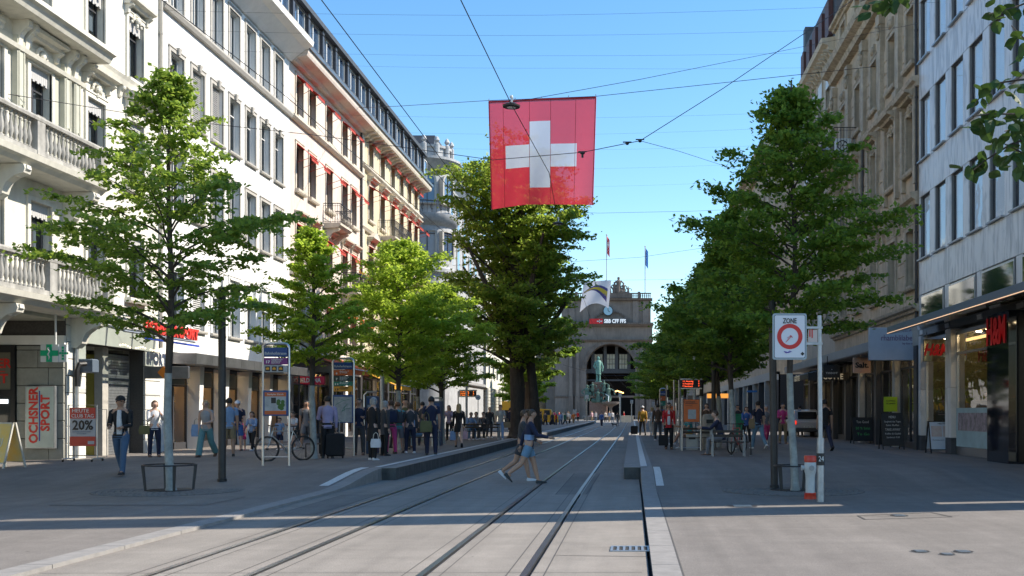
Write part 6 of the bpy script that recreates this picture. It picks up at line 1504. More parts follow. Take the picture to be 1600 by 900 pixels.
wire('span wire carrying the white banner near the station', [(LX, BYY, g0.z+.2), g0, g1, (RX, BYY, g1.z+.2)], .02)
# ================================================================== posts and street furniture
def pole(x, yb, ztop, r, lab, name='lamp_post', m=None, px=None, lean=0, group=None, taper=1, cat='post'):
    p = gp(x, yb); t = thing(name, lab, cat, p, 0, group)
    b = MB(); b.tube([(p.x, p.y, p.z), (p.x+lean*ztop, p.y, ztop)], [r, r*taper], 14); b.build('pole', m or M['dark_metal'], t, smooth=True)
    b = MB(); b.lathe([(r*1.25, p.z), (r*1.25, p.z+.05), (r*1.02, p.z+.06)], p.x, p.y, 14); b.lathe([(r*taper*1.1, ztop), (r*taper*1.1, ztop+.03), (.01, ztop+.06)], p.x+lean*ztop, p.y, 12); b.build('collar', M['black'], t)
    return t
def light_head(t, p, z, m=None):
    b = MB(); b.lathe([(.09, z), (.16, z+.1), (.16, z+.55), (.2, z+.6), (.02, z+.75)], p.x, p.y, 12); b.build('lamp_head', M['dark_metal'], t)
pole(347, 752, 4.25, .078, 'dark cylindrical post right of the near left tree')
pole(1210, 762, 3.9, .075, 'dark leaning post left of the near right tree', lean=-.012)
pole(1115, 700, 7.0, .085, 'dark lamp post behind the sitting man on the right')
pole(597, 697, 5.6, .09, 'grey steel post over the waiting crowd on the left platform', m=M['steel'])
pole(693, 690, 4.3, .06, 'thin post left of the departure display', m=M['steel']); pole(729, 686, 4.2, .06, 'slim pale post beside the big tree trunk', m=M['steel'])
for i, (x, yb, zt) in enumerate(((1085, 690, 5), (1062, 682, 6), (1042, 676, 5.5))): pole(x, yb, zt, .07, 'slim post under the far right trees, %s from the front' % ['first', 'second', 'third'][i], m=M['steel'], group='slim posts under the right trees')
# hoop guards round the trees
def guard(p, lab, r=.5, h=.52, n=4):
    t = thing('tree_guard', lab, 'guard', p, 0, 'hoop guards round street trees')
    b = MB(); b.tube([(p.x+r*c, p.y+r*s_, p.z+h) for c, s_ in ring(28)]+[(p.x+r, p.y, p.z+h)], .016, 6); b.build('hoop', M['dark_metal'], t)
    for k in range(n):
        a = .6+k*2*math.pi/n; b = MB(); x, y = p.x+(r-.01)*math.cos(a), p.y+(r-.01)*math.sin(a); x2, y2 = p.x+(r-.06)*math.cos(a), p.y+(r-.06)*math.sin(a)
        b.loft([[(x2-.02, y2-.012, p.z), (x2+.02, y2-.012, p.z), (x2+.02, y2+.012, p.z), (x2-.02, y2+.012, p.z)], [(x-.03, y-.012, p.z+h), (x+.03, y-.012, p.z+h), (x+.03, y+.012, p.z+h), (x-.03, y+.012, p.z+h)]]); b.build('leg', M['dark_metal'], t)
guard(TP1, 'dark hoop guard around the near left tree'); guard(TP2, 'thin hoop guard around the near right tree', .36, .5)
q = gp(489, 717); 
# zone sign
p = gp(1282, 784); t = thing('traffic_sign', 'white zone sign with a red ring on a grey steel post', 'traffic sign', p); k = p.y/F
b = MB(); b.tube([(p.x, p.y, p.z+.95), (p.x-.02, p.y, at(0, 493, p.y).z)], .042, 12); b.build('post', M['steel'], t, smooth=True)
b = MB(); b.tube([(p.x, p.y, p.z), (p.x, p.y, p.z+1.12)], .066, 14); b.build('sleeve', M['steel'], t, smooth=True)
b = MB(); b.tube([(p.x, p.y, at(0, 727, p.y).z), (p.x, p.y, at(0, 708, p.y).z)], .069, 14); b.build('number_band', M['black'], t)
text('lettering', '24', .13, M['signw'], t, (p.x, p.y-.072, at(0, 717, p.y).z), width=.09)
Yp = p.y-.03; a0, a1 = at(1207, 490, Yp), at(1260, 562, Yp)
b = MB()
def rrect(x0, x1, z0, z1, r, n=5): 
    o = []
    for cx_, cz_, a in ((x1-r, z1-r, 0), (x0+r, z1-r, 90), (x0+r, z0+r, 180), (x1-r, z0+r, 270)):
        for i in range(n+1): q = R(a+90*i/n); o.append((cx_+r*math.cos(q), cz_+r*math.sin(q)))
    return o
def plate(t_, name, x0, x1, z0, z1, r, y0, y1, m): b = MB(); o = rrect(x0, x1, z0, z1, r); b.loft([[(x, y0, z) for x, z in o], [(x, y1, z) for x, z in o]]); return b.build(name, m, t_)
plate(t, 'rim', a0.x, a1.x, a1.z, a0.z, .04, Yp-.03, Yp+.03, mat('grey_blue_rim', (.30, .36, .40), .45, .3))
plate(t, 'black_line', a0.x+.025, a1.x-.025, a1.z+.025, a0.z-.025, .035, Yp-.034, Yp-.031, M['black'])
plate(t, 'face', a0.x+.033, a1.x-.033, a1.z+.033, a0.z-.033, .03, Yp-.038, Yp-.035, mat('traffic_white', (.60, .62, .66), .4))
xc = (a0.x+a1.x)/2; zc2 = at(0, 526, Yp).z
text('lettering', 'ZONE', .125, M['black'], t, (xc, Yp-.042, at(0, 502, Yp).z), bold=.002, width=.24)
def annulus(t_, name, x, z, r0, r1, y, m, n=40): 
    b = MB(); b.loft([[(x+r0*c, y, z+r0*s_) for c, s_ in ring(n)], [(x+r0*c, y-.003, z+r0*s_) for c, s_ in ring(n)], [(x+r1*c, y-.003, z+r1*s_) for c, s_ in ring(n)], [(x+r1*c, y, z+r1*s_) for c, s_ in ring(n)]], cap=False); return b.build(name, m, t_)
annulus(t, 'red_ring', xc, zc2, .15, .222, Yp-.039, mat('traffic_red', (.52, .015, .015), .4))
b = MB(); b.tube([(xc-.06, Yp-.043, zc2-.09), (xc-.02, Yp-.043, zc2-.04), (xc-.04, Yp-.043, zc2-.02), (xc+.04, Yp-.043, zc2+.01), (xc+.0, Yp-.043, zc2+.02), (xc+.05, Yp-.043, zc2-.02)], .006, 4)
b.tube([(xc-.07, Yp-.043, zc2-.1), (xc+.03, Yp-.043, zc2)], .005, 4); b.build('scribble', mat('pink_marker', (.6, .15, .16), .6), t)
b = MB(); zq = at(0, 550, Yp).z; b.tube([(xc-.09, Yp-.042, zq-.01), (xc-.05, Yp-.042, zq-.02), (xc, Yp-.042, zq+.015), (xc+.03, Yp-.042, zq+.01), (xc-.02, Yp-.042, zq-.015), (xc-.1, Yp-.042, zq+.01)], .006, 4); b.build('sticker', mat('violet_sticker', (.12, .08, .4), .6), t)
b = MB(); zq = at(0, 553, Yp).z; xq = a1.x-.075; b.loft([[(xq-.035, Yp-.039, zq), (xq, Yp-.039, zq+.035), (xq+.035, Yp-.039, zq), (xq, Yp-.039, zq-.035)], [(xq-.035, Yp-.042, zq), (xq, Yp-.042, zq+.035), (xq+.035, Yp-.042, zq), (xq, Yp-.042, zq-.035)]]); b.build('inspection_mark', M['black'], t)
b = MB()
for yy2 in (512, 537): z = at(0, yy2, Yp).z; b.box(a1.x-.02, p.x+.03, Yp-.02, Yp+.02, z-.02, z+.02)
b.build('clamp', M['steel'], t)
plate(t, 'small_sticker', a1.x+.03, p.x-.06, at(0, 535, Yp).z, at(0, 515, Yp).z, .01, Yp, Yp+.01, mat('pale_sticker', (.5, .42, .38), .6))
b = MB(); z = at(0, 520, Yp).z; b.box(a1.x+.05, a1.x+.07, Yp-.006, Yp-.001, z-.07, z+.05); b.box(a1.x+.09, a1.x+.11, Yp-.006, Yp-.001, z-.09, z+.06); b.build('red_mark', MC['traffic_red'], t)
# hydrant
p = gp(1266, 779.5); t = thing('fire_hydrant', 'white fire hydrant with red cap and red foot beside the zone sign', 'hydrant', p); h = .80; M['hyw'] = mat('hydrant_white_enamel', (.55, .55, .53), .35, noise=.1, scale=12); M['hyr'] = mat('hydrant_red_enamel', (.60, .045, .02), .35, noise=.1, scale=12)
b = MB(); b.lathe([(.112, p.z), (.112, p.z+.02), (.105, p.z+.1), (.108, p.z+.105), (.1, p.z+.115)], p.x, p.y, 20); b.build('foot', M['hyr'], t, smooth=True)
b = MB(); b.lathe([(.085, p.z+.11), (.082, p.z+.35), (.09, p.z+.45), (.105, p.z+.5), (.11, p.z+.58), (.105, p.z+.65), (.095, p.z+.67)], p.x, p.y, 20); b.build('barrel', M['hyw'], t, smooth=True)
b = MB(); b.lathe([(.10, p.z+.665), (.112, p.z+.68), (.112, p.z+.765), (.10, p.z+.785), (.02, p.z+.79)], p.x, p.y, 20); b.build('cap', M['hyr'], t, smooth=True)
for dx, dy, lab in ((0, -.13, 'n'), (-.13, 0, 'm')):
    b = MB(); c0 = Vector((p.x+dx*.55, p.y+dy*.55, p.z+.565)); c1 = Vector((p.x+dx*1.1, p.y+dy*1.1, p.z+.565)); b.tube([c0, c1], .042, 12); b.tube([c1, c1+(c1-c0)*.25], .05, 8); b.build('nozzle', M['steel'] if dy else M['hyw'], t)
# stop totems
M['zblue'] = mat('deep_blue_enamel', (.01, .055, .20), .4); M['zpurple'] = mat('line_purple', (.20, .03, .19), .45); M['zgrey'] = mat('totem_grey', (.35, .37, .40), .45)
M['zorange'] = mat('line_orange_red', (.50, .10, .02), .45); M['zteal'] = mat('line_black_green', (.01, .03, .03), .45); M['zgreen'] = mat('line_green', (.01, .17, .12), .45); M['zyel'] = mat('line_amber', (.62, .28, .02), .45)
M['poster'] = mat('map_poster', (.34, .36, .38), .4, noise=.25, scale=6)
def totem(x0, x1, yt, yb, lab, panels, poster, seed):
    p = gp((x0+x1)/2, yb); Y = p.y; t = thing('stop_totem', lab, 'stop sign', p, 0, 'tram stop line panels')
    X0, X1 = at(x0, 0, Y).x, at(x1, 0, Y).x; Z = lambda y: at(0, y, Y).z
    b = MB(); r = .12; top = Z(yt)
    b.tube([(X0, Y, p.z), (X0, Y, top-r)]+[(X0+r-r*math.cos(a), Y, top-r+r*math.sin(a)) for a in (R(30), R(60), R(90))]+[(X1-r+r*math.sin(a), Y, top-r+r*math.cos(a)) for a in (0, R(30), R(60), R(90))]+[(X1, Y, p.z)], .032, 8); b.build('frame', M['chrome'], t, smooth=True)
    b = MB(); b.tube([(X0, Y, p.z+.22), (X1, Y, p.z+.22)], .02, 6); b.build('crossbar', M['chrome'], t)
    for (ya, yc, m_, num, lines) in panels:
        b = MB(); b.bbox(X0+.035, X1-.035, Y-.04, Y+.04, Z(yc)+.006, Z(ya)-.004, .006); b.build('line_panel', m_, t)
        tm = M['signw'] if m_ is not M['zyel'] else M['black']; zc_2 = (Z(ya)+Z(yc))/2; hh = Z(ya)-Z(yc)
        if num == 'title': text('lettering', 'Bahnhofstrasse', .1, tm, t, ((X0+X1)/2, Y-.043, Z(yc)+.09), width=(X1-X0)*.82)
        elif num == 'squares':
            for k in range(3):
                b = MB(); xx = X0+.07+k*(X1-X0)*.25; b.box(xx, xx+.12, Y-.046, Y-.04, zc_2-.06, zc_2+.06); b.build('pictogram', M['black'], t)
                b = MB(); b.box(xx+.02, xx+.1, Y-.049, Y-.046, zc_2-.025, zc_2+.02); b.box(xx+.035, xx+.085, Y-.049, Y-.046, zc_2+.02, zc_2+.035); b.build('pictogram_bus', M['zyel'], t)
        else:
            text('lettering', num, hh*.5, tm, t, (X0+(X1-X0)*.2, Y-.043, zc_2-.02), width=.1 if len(num) > 1 else .05, bold=.004)
            for i, l in enumerate(lines): text('lettering', l, .06, tm, t, (X0+(X1-X0)*.34, Y-.043, zc_2+hh*(.25-.24*i)), align='LEFT', width=(X1-X0)*(.42-.05*i))
    ya, yc, kind = poster
    b = MB(); b.bbox(X0+.02, X1-.02, Y-.05, Y+.05, Z(yc), Z(ya), .01); b.build('poster_case', M['zblue'], t)
    if kind == 'map':
        b = MB(); b.box(X0+.06, X1-.06, Y-.055, Y-.05, Z(yc)+.04, Z(ya)-.05); b.build('poster', M['poster'], t)
        b = MB(); b.box(X0+.06, X1-.06, Y-.058, Y-.055, Z(ya)-.15, Z(ya)-.05); b.build('orange_band', M['zorange'], t); b = MB(); b.box(X0+.06, X1-.06, Y-.058, Y-.055, Z(yc)+.04, Z(yc)+.13); b.build('orange_band', M['zorange'], t)
        text('lettering', 'Stadtplan Zürich', .06, M['signw'], t, ((X0+X1)/2, Y-.06, Z(ya)-.1), width=.4)
        b = MB(); b.box(X0+.22, X0+.34, Y-.058, Y-.055, Z(ya)-.32, Z(ya)-.18); b.build('black_square', M['black'], t)
        b = MB()
        for k in range(14): b.ball((X1-.2+.06*math.cos(k*2.4), Y-.056, Z(ya)-.36+.09*math.sin(k*1.7)), .05, .003, .05, 7, 4)
        b.build('green_figure', mat('dark_green_print', (.05, .12, .02), .6), t)
    else:
        b = MB(); b.box(X0+.05, X1-.05, Y-.055, Y-.05, Z(yc)+.03, Z(ya)-.06); b.build('poster', mat('network_map', (.30, .32, .34), .4, noise=.3, scale=9), t)
        b = MB(); rr = random.Random(seed)
        for k in range(7):
            a = Vector((rr.uniform(X0+.08, X1-.08), Y-.057, rr.uniform(Z(yc)+.08, Z(ya)-.1))); c = Vector((rr.uniform(X0+.08, X1-.08), Y-.057, a.z+rr.uniform(-.2, .2))); b.tube([a, a.lerp(c, .5)+Vector((0, 0, .04)), c], .006, 4)
        b.build('network_lines', M['zgreen'], t)
    return t
totem(411, 452, 537, 728, 'nearer stop totem with a blue panel, a purple 17 panel and a map poster', [(543, 558, M['zblue'], 'title', ()), (559, 570, M['zpurple'], '17', ('Hegibach', 'Albisgütli', 'Bahnhof')), (570.5, 582, M['zgrey'], 'squares', ())], (610, 650, 'map'), 1)
totem(520, 553, 560, 712, 'farther stop totem with orange, dark, green and amber line panels', [(566, 577, M['zblue'], 'title', ()), (578, 587, M['zorange'], '6', ('Bahnhof', 'Zoo Hirschengraben')), (587, 596, M['zteal'], '7', ('Stettbach', 'Wollishofen', 'Bellevue')), (596, 603, M['zgreen'], '11', ('Auzelg', 'Rehalp')), (603.5, 612, M['zyel'], '13', ('Albisgütli', 'Frankental'))], (617, 661, 'net'), 2)
totem(1031, 1041, 607, 684, 'narrow far stop totem behind the woman in red', [(611, 618, M['zblue'], 'title', ()), (619, 626, M['zorange'], '6', ()), (626.5, 634, M['zgreen'], '11', ())], (640, 655, 'net'), 3)
# ticket machines / blue steel frames among the crowd
def kiosk_frame(x0, x1, yt, yb, lab):
    p = gp((x0+x1)/2, yb); Y = p.y; t = thing('ticket_machine', lab, 'ticket machine', p, 0, 'blue ticket machines'); X0, X1 = at(x0, 0, Y).x, at(x1, 0, Y).x; zt = at(0, yt, Y).z
    b = MB(); b.bbox(X0+.05, X1-.05, Y-.2, Y+.25, p.z+.02, zt-.12, .02); b.build('cabinet', mat('blue_grey_cabinet', (.04, .07, .12), .5), t)
    b = MB(); b.box(X0+.1, X1-.1, Y-.215, Y-.2, zt-.85, zt-.4); b.build('screen', mat('pale_screen', (.25, .3, .34), .3), t)
    b = MB(); b.box(X0+.1, X1-.1, Y-.215, Y-.2, zt-.35, zt-.2); b.build('header', M['zblue'], t)
    b = MB(); b.tube([(X0, Y-.25, p.z), (X0, Y-.25, zt-.1), (X0+.1, Y-.25, zt), (X1-.1, Y-.25, zt), (X1, Y-.25, zt)], .03, 8); b.build('frame', M['chrome'], t)
kiosk_frame(572, 592, 613, 710, 'ticket machine with steel frame behind the woman in the long black coat'); kiosk_frame(677, 692, 622, 697, 'ticket machine with steel frame behind the man in navy')
# LED departure displays
M['led'] = mat('red_led_text', (1, .10, .03), .5, emit=1.6); M['ledo'] = mat('orange_led_text', (1, .22, .03), .5, emit=1.6)
def display(x0, x1, yt, yb_, foot, lab, m_, posts):
    p = gp((x0+x1)/2, foot); Y = p.y; t = thing('departure_display', lab, 'display', p, 0, 'tram departure displays'); X0, X1 = at(x0, 0, Y).x, at(x1, 0, Y).x; z0, z1 = at(0, yb_, Y).z, at(0, yt, Y).z
    b = MB(); b.bbox(X0, X1, Y-.12, Y+.12, z0, z1, .01); b.build('case', M['black'], t)
    b = MB(); b.box(X0-.02, X1+.02, Y-.14, Y+.14, z1+.005, z1+.07); b.box(X0-.02, X1+.02, Y-.13, Y+.13, z0-.05, z0-.005); b.build('trim', M['chrome'], t)
    for i, l in enumerate((("11 Auzelg", "2'"), ("13 Frankental", "4'"), ("7 Stettbach", "7'"))[:3]):
        z = z1-(i+.5)*(z1-z0)/3.1; text('led_text', l[0], (z1-z0)*.26, m_, t, (X0+.06, Y-.125, z), align='LEFT', width=(X1-X0)*.5); text('led_text', l[1], (z1-z0)*.26, m_, t, (X1-.12, Y-.125, z))
    for px_ in posts: b = MB(); xx = at(px_, 0, Y).x; b.tube([(xx, Y, p.z), (xx, Y, z1)], .035, 8); b.build('post', M['chrome'], t)
display(718, 744, 611, 619, 684, 'departure display with orange text beside the big tree', M['ledo'], (716,)); display(1064, 1096, 594, 606, 692, 'departure display with red text under the right trees', M['led'], (1061, 1053))
t = thing('round_stop_sign', 'small round stop sign right of the orange text display', 'sign', at(747, 621, 50)); p = at(747, 621, 50)
b = MB(); b.loft([[(p.x+.13*c, 49.96, p.z+.13*s_) for c, s_ in ring(16)], [(p.x+.13*c, 50, p.z+.13*s_) for c, s_ in ring(16)]]); b.build('disc', M['curtain'], t); text('lettering', 'H', .14, M['zblue'], t, (p.x, 49.95, p.z)); b = MB(); b.tube([(p.x, 50, .28), (p.x, 50, p.z)], .02, 6); b.build('post', M['steel'], t)
# orange notice boards
M['oboard'] = mat('orange_notice_board', (.62, .13, .02), .5, noise=.12, scale=4)
def notice(x0, x1, yt, ym, yb, lab, paper=True):
    p = gp((x0+x1)/2, yb); Y = p.y; t = thing('notice_board', lab, 'notice board', p, 0, 'orange notice boards'); X0, X1 = at(x0, 0, Y).x, at(x1, 0, Y).x; Z = lambda y: at(0, y, Y).z
    b = MB(); b.tube([(X0, Y, p.z), (X0, Y, Z(yt)), (X1, Y, Z(yt)), (X1, Y, p.z)], .03, 8); b.tube([(X0, Y, Z(ym)), (X1, Y, Z(ym))], .02, 6); b.tube([(X0, Y, p.z+.1), (X1, Y, p.z+.1)], .016, 6)
    for k in range(1, 4): b.tube([(X0+(X1-X0)*k/4, Y, p.z+.1), (X0+(X1-X0)*k/4, Y, Z(ym))], .01, 5) if False else None
    b.build('frame', M['chrome'], t)
    b = MB(); b.bbox(X0+.05, X1-.05, Y-.03, Y+.03, Z(ym)+.04, Z(yt)-.05, .008); b.build('board', M['oboard'], t)
    if paper:
        b = MB(); b.box(X0+.2, X0+.48, Y-.036, Y-.03, Z(ym)+.14, Z(yt)-.4); b.build('paper', M['poster'], t)
        b = MB(); b.box(X0+.1, X1-.12, Y-.035, Y-.03, Z(yt)-.2, Z(yt)-.185); b.box(X0+.1, X1-.3, Y-.035, Y-.03, Z(yt)-.27, Z(yt)-.26); b.build('text_line', M['black'], t)
        text('lettering', 'Tramhalt', .1, M['black'], t, ((X0+X1)/2-.1, Y-.036, Z(yt)-.13), width=.45)
notice(1066, 1095, 622, 661, 704, 'large orange notice board in a steel frame before the seated woman'); notice(1040, 1057, 633, 657, 688, 'small orange notice board directly behind the woman in red', False)
t = thing('orange_sign', 'small round amber sign above the right crowd', 'sign', at(1041, 615, 60)); p = at(1041, 615, 60)
b = MB(); b.box(p.x-.18, p.x+.18, 59.9, 60, p.z-.22, p.z+.22); b.build('plate', M['black'], t); text('lettering', '1', .35, M['zyel'], t, (p.x, 59.88, p.z), bold=.01)
b = MB(); b.tube([(p.x, 60, .28), (p.x, 60, p.z)], .03, 6); b.build('post', M['steel'], t)
# benches
def bench(x, yb, wd_, lab, rz=0, back=True):
    p = gp(x, yb); t = thing('bench', lab, 'bench', p, rz, 'platform benches')
    for k in range(4): b = MB(); b.bbox(-wd_/2, wd_/2, -.2+k*.105, -.2+k*.105+.085, .42, .45, .006); b.build('seat_slat', M['bark'] if False else mat('dark_bench_wood', (.06, .045, .035), .7, noise=.3, scale=8), t, local=True)
    if back:
        for k in range(2): b = MB(); b.bbox(-wd_/2, wd_/2, .24, .27, .58+k*.13, .66+k*.13, .006); b.build('back_slat', MC['dark_bench_wood'], t, local=True)
    for sx in (-wd_/2+.02, wd_/2-.02):
        b = MB(); b.tube([(sx, -.2, 0), (sx, -.2, .62), (sx, -.1, .66), (sx, .25, .66)], .02, 6); b.tube([(sx, .25, 0), (sx, .25, .8)], .02, 6); b.tube([(sx, -.2, .41), (sx, .25, .41)], .015, 5); b.build('leg', M['steel'], t, local=True)
    return t
bench(1138, 713, 1.0, 'dark bench carrying the man in navy on the right', 0); bench(1087, 703, 1.1, 'bench behind the large orange notice board', 0)
bench(652, 702, 1.5, 'bench between the crowd and the ticket machine on the left', 0); bench(745, 688, 2.2, 'long bench beside the big tree', 0)
# litter bin, green container, grey cabinet
p = gp(1108, 702); t = thing('litter_bin', 'pale cylindrical litter bin left of the dark lamp post', 'bin', p); b = MB(); b.lathe([(.24, p.z), (.26, p.z+.05), (.26, p.z+1.15), (.22, p.z+1.25), (.1, p.z+1.28)], p.x, p.y, 18); b.build('drum', mat('pale_bin_metal', (.30, .29, .26), .6, noise=.2, scale=4), t, smooth=True)
b = MB(); b.box(p.x-.12, p.x+.12, p.y-.28, p.y-.2, p.z+.95, p.z+1.08); b.build('opening', M['black'], t)
p = gp(1152, 688); t = thing('green_container', 'green recycling container behind the bicycle on the right', 'container', p); b = MB(); b.loft([[(p.x-.25, p.y-.25, p.z+.15), (p.x+.25, p.y-.25, p.z+.15), (p.x+.25, p.y+.25, p.z+.15), (p.x-.25, p.y+.25, p.z+.15)], [(p.x-.32, p.y-.3, p.z+1.2), (p.x+.32, p.y-.3, p.z+1.2), (p.x+.32, p.y+.3, p.z+1.2), (p.x-.32, p.y+.3, p.z+1.2)]]); b.build('bin_body', mat('green_plastic', (.02, .22, .11), .5), t)
b = MB(); b.bbox(p.x-.35, p.x+.35, p.y-.33, p.y+.33, p.z+1.2, p.z+1.27, .02); b.build('lid', MC['green_plastic'], t)
b = MB(); b.tube([(p.x-.3, p.y, p.z+.1), (p.x-.22, p.y, p.z+.1)], .1, 10); b.tube([(p.x+.22, p.y, p.z+.1), (p.x+.3, p.y, p.z+.1)], .1, 10); b.build('wheel', M['black'], t)
p = gp(1081, 703); t = thing('grey_box', 'small grey box on the ground under the orange notice board', 'box', p); b = MB(); b.bbox(p.x-.2, p.x+.2, p.y-.15, p.y+.15, p.z, p.z+.55, .015); b.build('case', M['surround'], t); b = MB(); b.box(p.x-.12, p.x+.12, p.y-.157, p.y-.148, p.z+.38, p.z+.46); b.build('slot', M['black'], t)
# bicycles
def bicycle(x, yb, rz, lab, fm, s_=1.0, lean=.1):
    p = gp(x, yb); t = thing('bicycle', lab, 'bicycle', p, rz, 'parked bicycles'); t.rotation_euler.x = 0; t.scale = (s_,)*3; r = .335
    for cx_, nm in ((-.52, 'w'), (.52, 'w')):
        b = MB(); b.tube([(cx_+r*c, 0, r+.0+r*q) for c, q in ring(28)]+[(cx_+r, 0, r)], .019, 6); w_ = b.build('tyre', M['black'], t, local=True)
        b = MB(); b.tube([(cx_+(r-.03)*c, 0, r+(r-.03)*q) for c, q in ring(28)]+[(cx_+r-.03, 0, r)], .009, 5); b.tube([(cx_, -.04, r), (cx_, .04, r)], .025, 8)
        for k in range(14): a = k*2*math.pi/14; b.tube([(cx_, .015*(-1)**k, r), (cx_+(r-.03)*math.cos(a), 0, r+(r-.03)*math.sin(a))], .0022, 3)
        b.build('rim', M['dark_metal'], t, local=True)
    b = MB(); bb_ = (.08, 0, .28); st_ = (.22, 0, .82); hd = (-.36, 0, .82); h2 = (-.39, 0, .70); rw_ = (.52, 0, r)
    for a, c, rr in ((bb_, st_, .017), (st_, hd, .018), (bb_, h2, .02), (rw_, bb_, .011), (rw_, st_, .010), (hd, h2, .02)): b.tube([a, c], rr, 7)
    b.build('frame', fm, t, local=True)
    b = MB(); b.tube([h2, (-.46, 0, .5), (-.52, 0, r)], .014, 6); b.tube([hd, (-.33, 0, .95)], .013, 6); b.build('fork', fm, t, local=True)
    b = MB(); b.tube([(-.36, -.28, .98), (-.37, -.1, .96), (-.37, .1, .96), (-.36, .28, .98)], .013, 6); b.tube([(-.36, -.28, .98), (-.34, -.3, .97)], .018, 6); b.tube([(-.36, .28, .98), (-.34, .3, .97)], .018, 6); b.build('handlebar', M['black'], t, local=True)
    b = MB(); b.loft([[(.12, -.02, .93), (.12, .02, .93), (.12, .015, .95), (.12, -.015, .95)], [(.34, -.075, .93), (.34, .075, .93), (.34, .06, .97), (.34, -.06, .97)]]); b.tube([st_, (.24, 0, .93)], .013, 6); b.build('saddle', M['black'], t, local=True)
    b = MB(); b.tube([(.08, .05, .28), (.08, .06, .28)], .09, 16); b.tube([(.08, .07, .28), (.16, .07, .14)], .009, 5); b.tube([(.08, -.05, .28), (.0, -.05, .42)], .009, 5); b.box(.11, .21, .06, .14, .125, .145); b.box(-.05, .05, -.13, -.05, .41, .43); b.build('crank', M['steel'], t, local=True)
    return t
bicycle(446, 720, R(44), 'silver bicycle leaning by the nearer stop totem', M['chrome'], 1.0)
bicycle(1152, 708, R(62), 'red and white bicycle behind the bench on the right', mat('red_bicycle_paint', (.5, .12, .1), .4))
def rack(x, yb, w_, lab):
    p = gp(x, yb); t = thing('bicycle_rack', lab, 'rack', p, 0, 'low steel bicycle racks'); b = MB(); b.tube([(p.x-w_/2, p.y, p.z), (p.x-w_/2, p.y, p.z+.42), (p.x+w_/2, p.y, p.z+.42), (p.x+w_/2, p.y, p.z)], .025, 6); b.build('hoop', M['dark_metal'], t)
    b = MB(); b.lathe([(.05, p.z), (.05, p.z+.015), (.03, p.z+.02)], p.x-w_/2, p.y, 8); b.lathe([(.05, p.z), (.05, p.z+.015), (.03, p.z+.02)], p.x+w_/2, p.y, 8); b.build('foot', M['steel'], t)
rack(498, 716, .75, 'low steel rack around the second left trunk'); rack(1158, 712, .6, 'low steel rack beside the red bicycle')
# sale poster stand
p = gp(130, 721); Y = p.y; t = thing('poster_stand', 'wheeled poster stand with a red and white 20% sale poster', 'poster stand', p); Z = lambda y: at(0, y, Y).z; Xx = lambda x: at(x, 0, Y).x
b = MB(); b.tube([(Xx(107), Y, p.z+.1), (Xx(107), Y, Z(633)), (Xx(152), Y, Z(633)), (Xx(152), Y, p.z+.1)], .02, 8); b.tube([(Xx(107), Y, Z(712)), (Xx(152), Y, Z(712))], .015, 6)
for x in (107, 152): b.tube([(Xx(x), Y-.3, p.z+.08), (Xx(x), Y+.3, p.z+.08)], .02, 6)
b.tube([(Xx(158), Y+.3, p.z+.1), (Xx(158), Y+.3, Z(640)), (Xx(112), Y+.3, Z(640))], .012, 6); b.build('frame', M['chrome'], t)
b = MB(); b.box(Xx(109.5), Xx(150), Y-.02, Y+.02, Z(697), Z(637)); b.build('board', M['zgrey'], t)
b = MB(); b.box(Xx(109.5), Xx(150), Y-.026, Y-.021, Z(654), Z(637)); b.build('red_band', mat('poster_red', (.48, .05, .03), .5), t); b = MB(); b.box(Xx(109.5), Xx(150), Y-.026, Y-.021, Z(697), Z(682)); b.build('red_band', mat('poster_red', (.48, .05, .03), .5), t)
text('lettering', '20%', .36, M['black'], t, ((Xx(110)+Xx(150))/2, Y-.03, Z(665)), bold=.008, width=.56)
text('lettering', 'HEUTE', .14, M['signw'], t, ((Xx(110)+Xx(150))/2-.06, Y-.032, Z(642)), width=.45); text('lettering', 'CLUB TAG', .14, M['signw'], t, ((Xx(110)+Xx(150))/2, Y-.032, Z(650)), width=.6)
for i in range(2): text('lettering', ['auf alle nicht reduzierten Artikel', 'ab 2 Artikeln'][i], .05, MC['grey_print'], t, ((Xx(110)+Xx(150))/2-.03, Y-.03, Z(674.5+3*i)), width=[.5, .25][i])
b = MB(); b.box(Xx(138), Xx(148), Y-.03, Y-.026, Z(694), Z(689)); b.build('logo_patch', M['zgrey'], t)
for x in (107, 152):
    for dy in (-.28, .28): b = MB(); b.tube([(Xx(x)-.012, Y+dy, p.z+.035), (Xx(x)+.012, Y+dy, p.z+.035)], .035, 8); b.build('castor', M['black'], t)
# white compact car seen from behind on the right pavement
p = gp(1263, 683); t = thing('parked_car', 'small white car seen from behind beyond the right shops', 'car', p, 0)
b = MB(); W_ = .78; M['carw'] = mat('white_car_paint', (.50, .50, .50), .25, coat=.6)
prof = [(.0, .28), (-.04, .55), (0, .8), (.12, .95), (.55, 1.42), (1.1, 1.5), (2.0, 1.46), (2.5, 1.0), (3.4, .88), (3.55, .6), (3.5, .28)]
rings_ = []
for sx, k_ in ((-1, .92), (-.97, 1), (.97, 1), (1, .92)): rings_.append([(sx*W_*(1-.18*max(0, (z-.85)/.65)), y, .28+(z-.28)*k_) for y, z in prof])
b.loft(rings_); b.build('body', M['carw'], t, local=True, bevel=.03)
b = MB(); b.face([(-.55, .14, .98), (.55, .14, .98), (.5, .5, 1.36), (-.5, .5, 1.36)]); b.v = [(x, y-.03, z+.01) for x, y, z in b.v]; b.build('rear_window', MC['dark_shop_glass'], t, local=True)
for sx in (-1, 1): b = MB(); b.bbox(sx*.72-.07, sx*.72+.07, -.05, .05, .68, .9, .02); b.build('tail_light', mat('tail_light_red', (.8, .03, .01), .3, emit=.8 if True else 0), t, local=True)
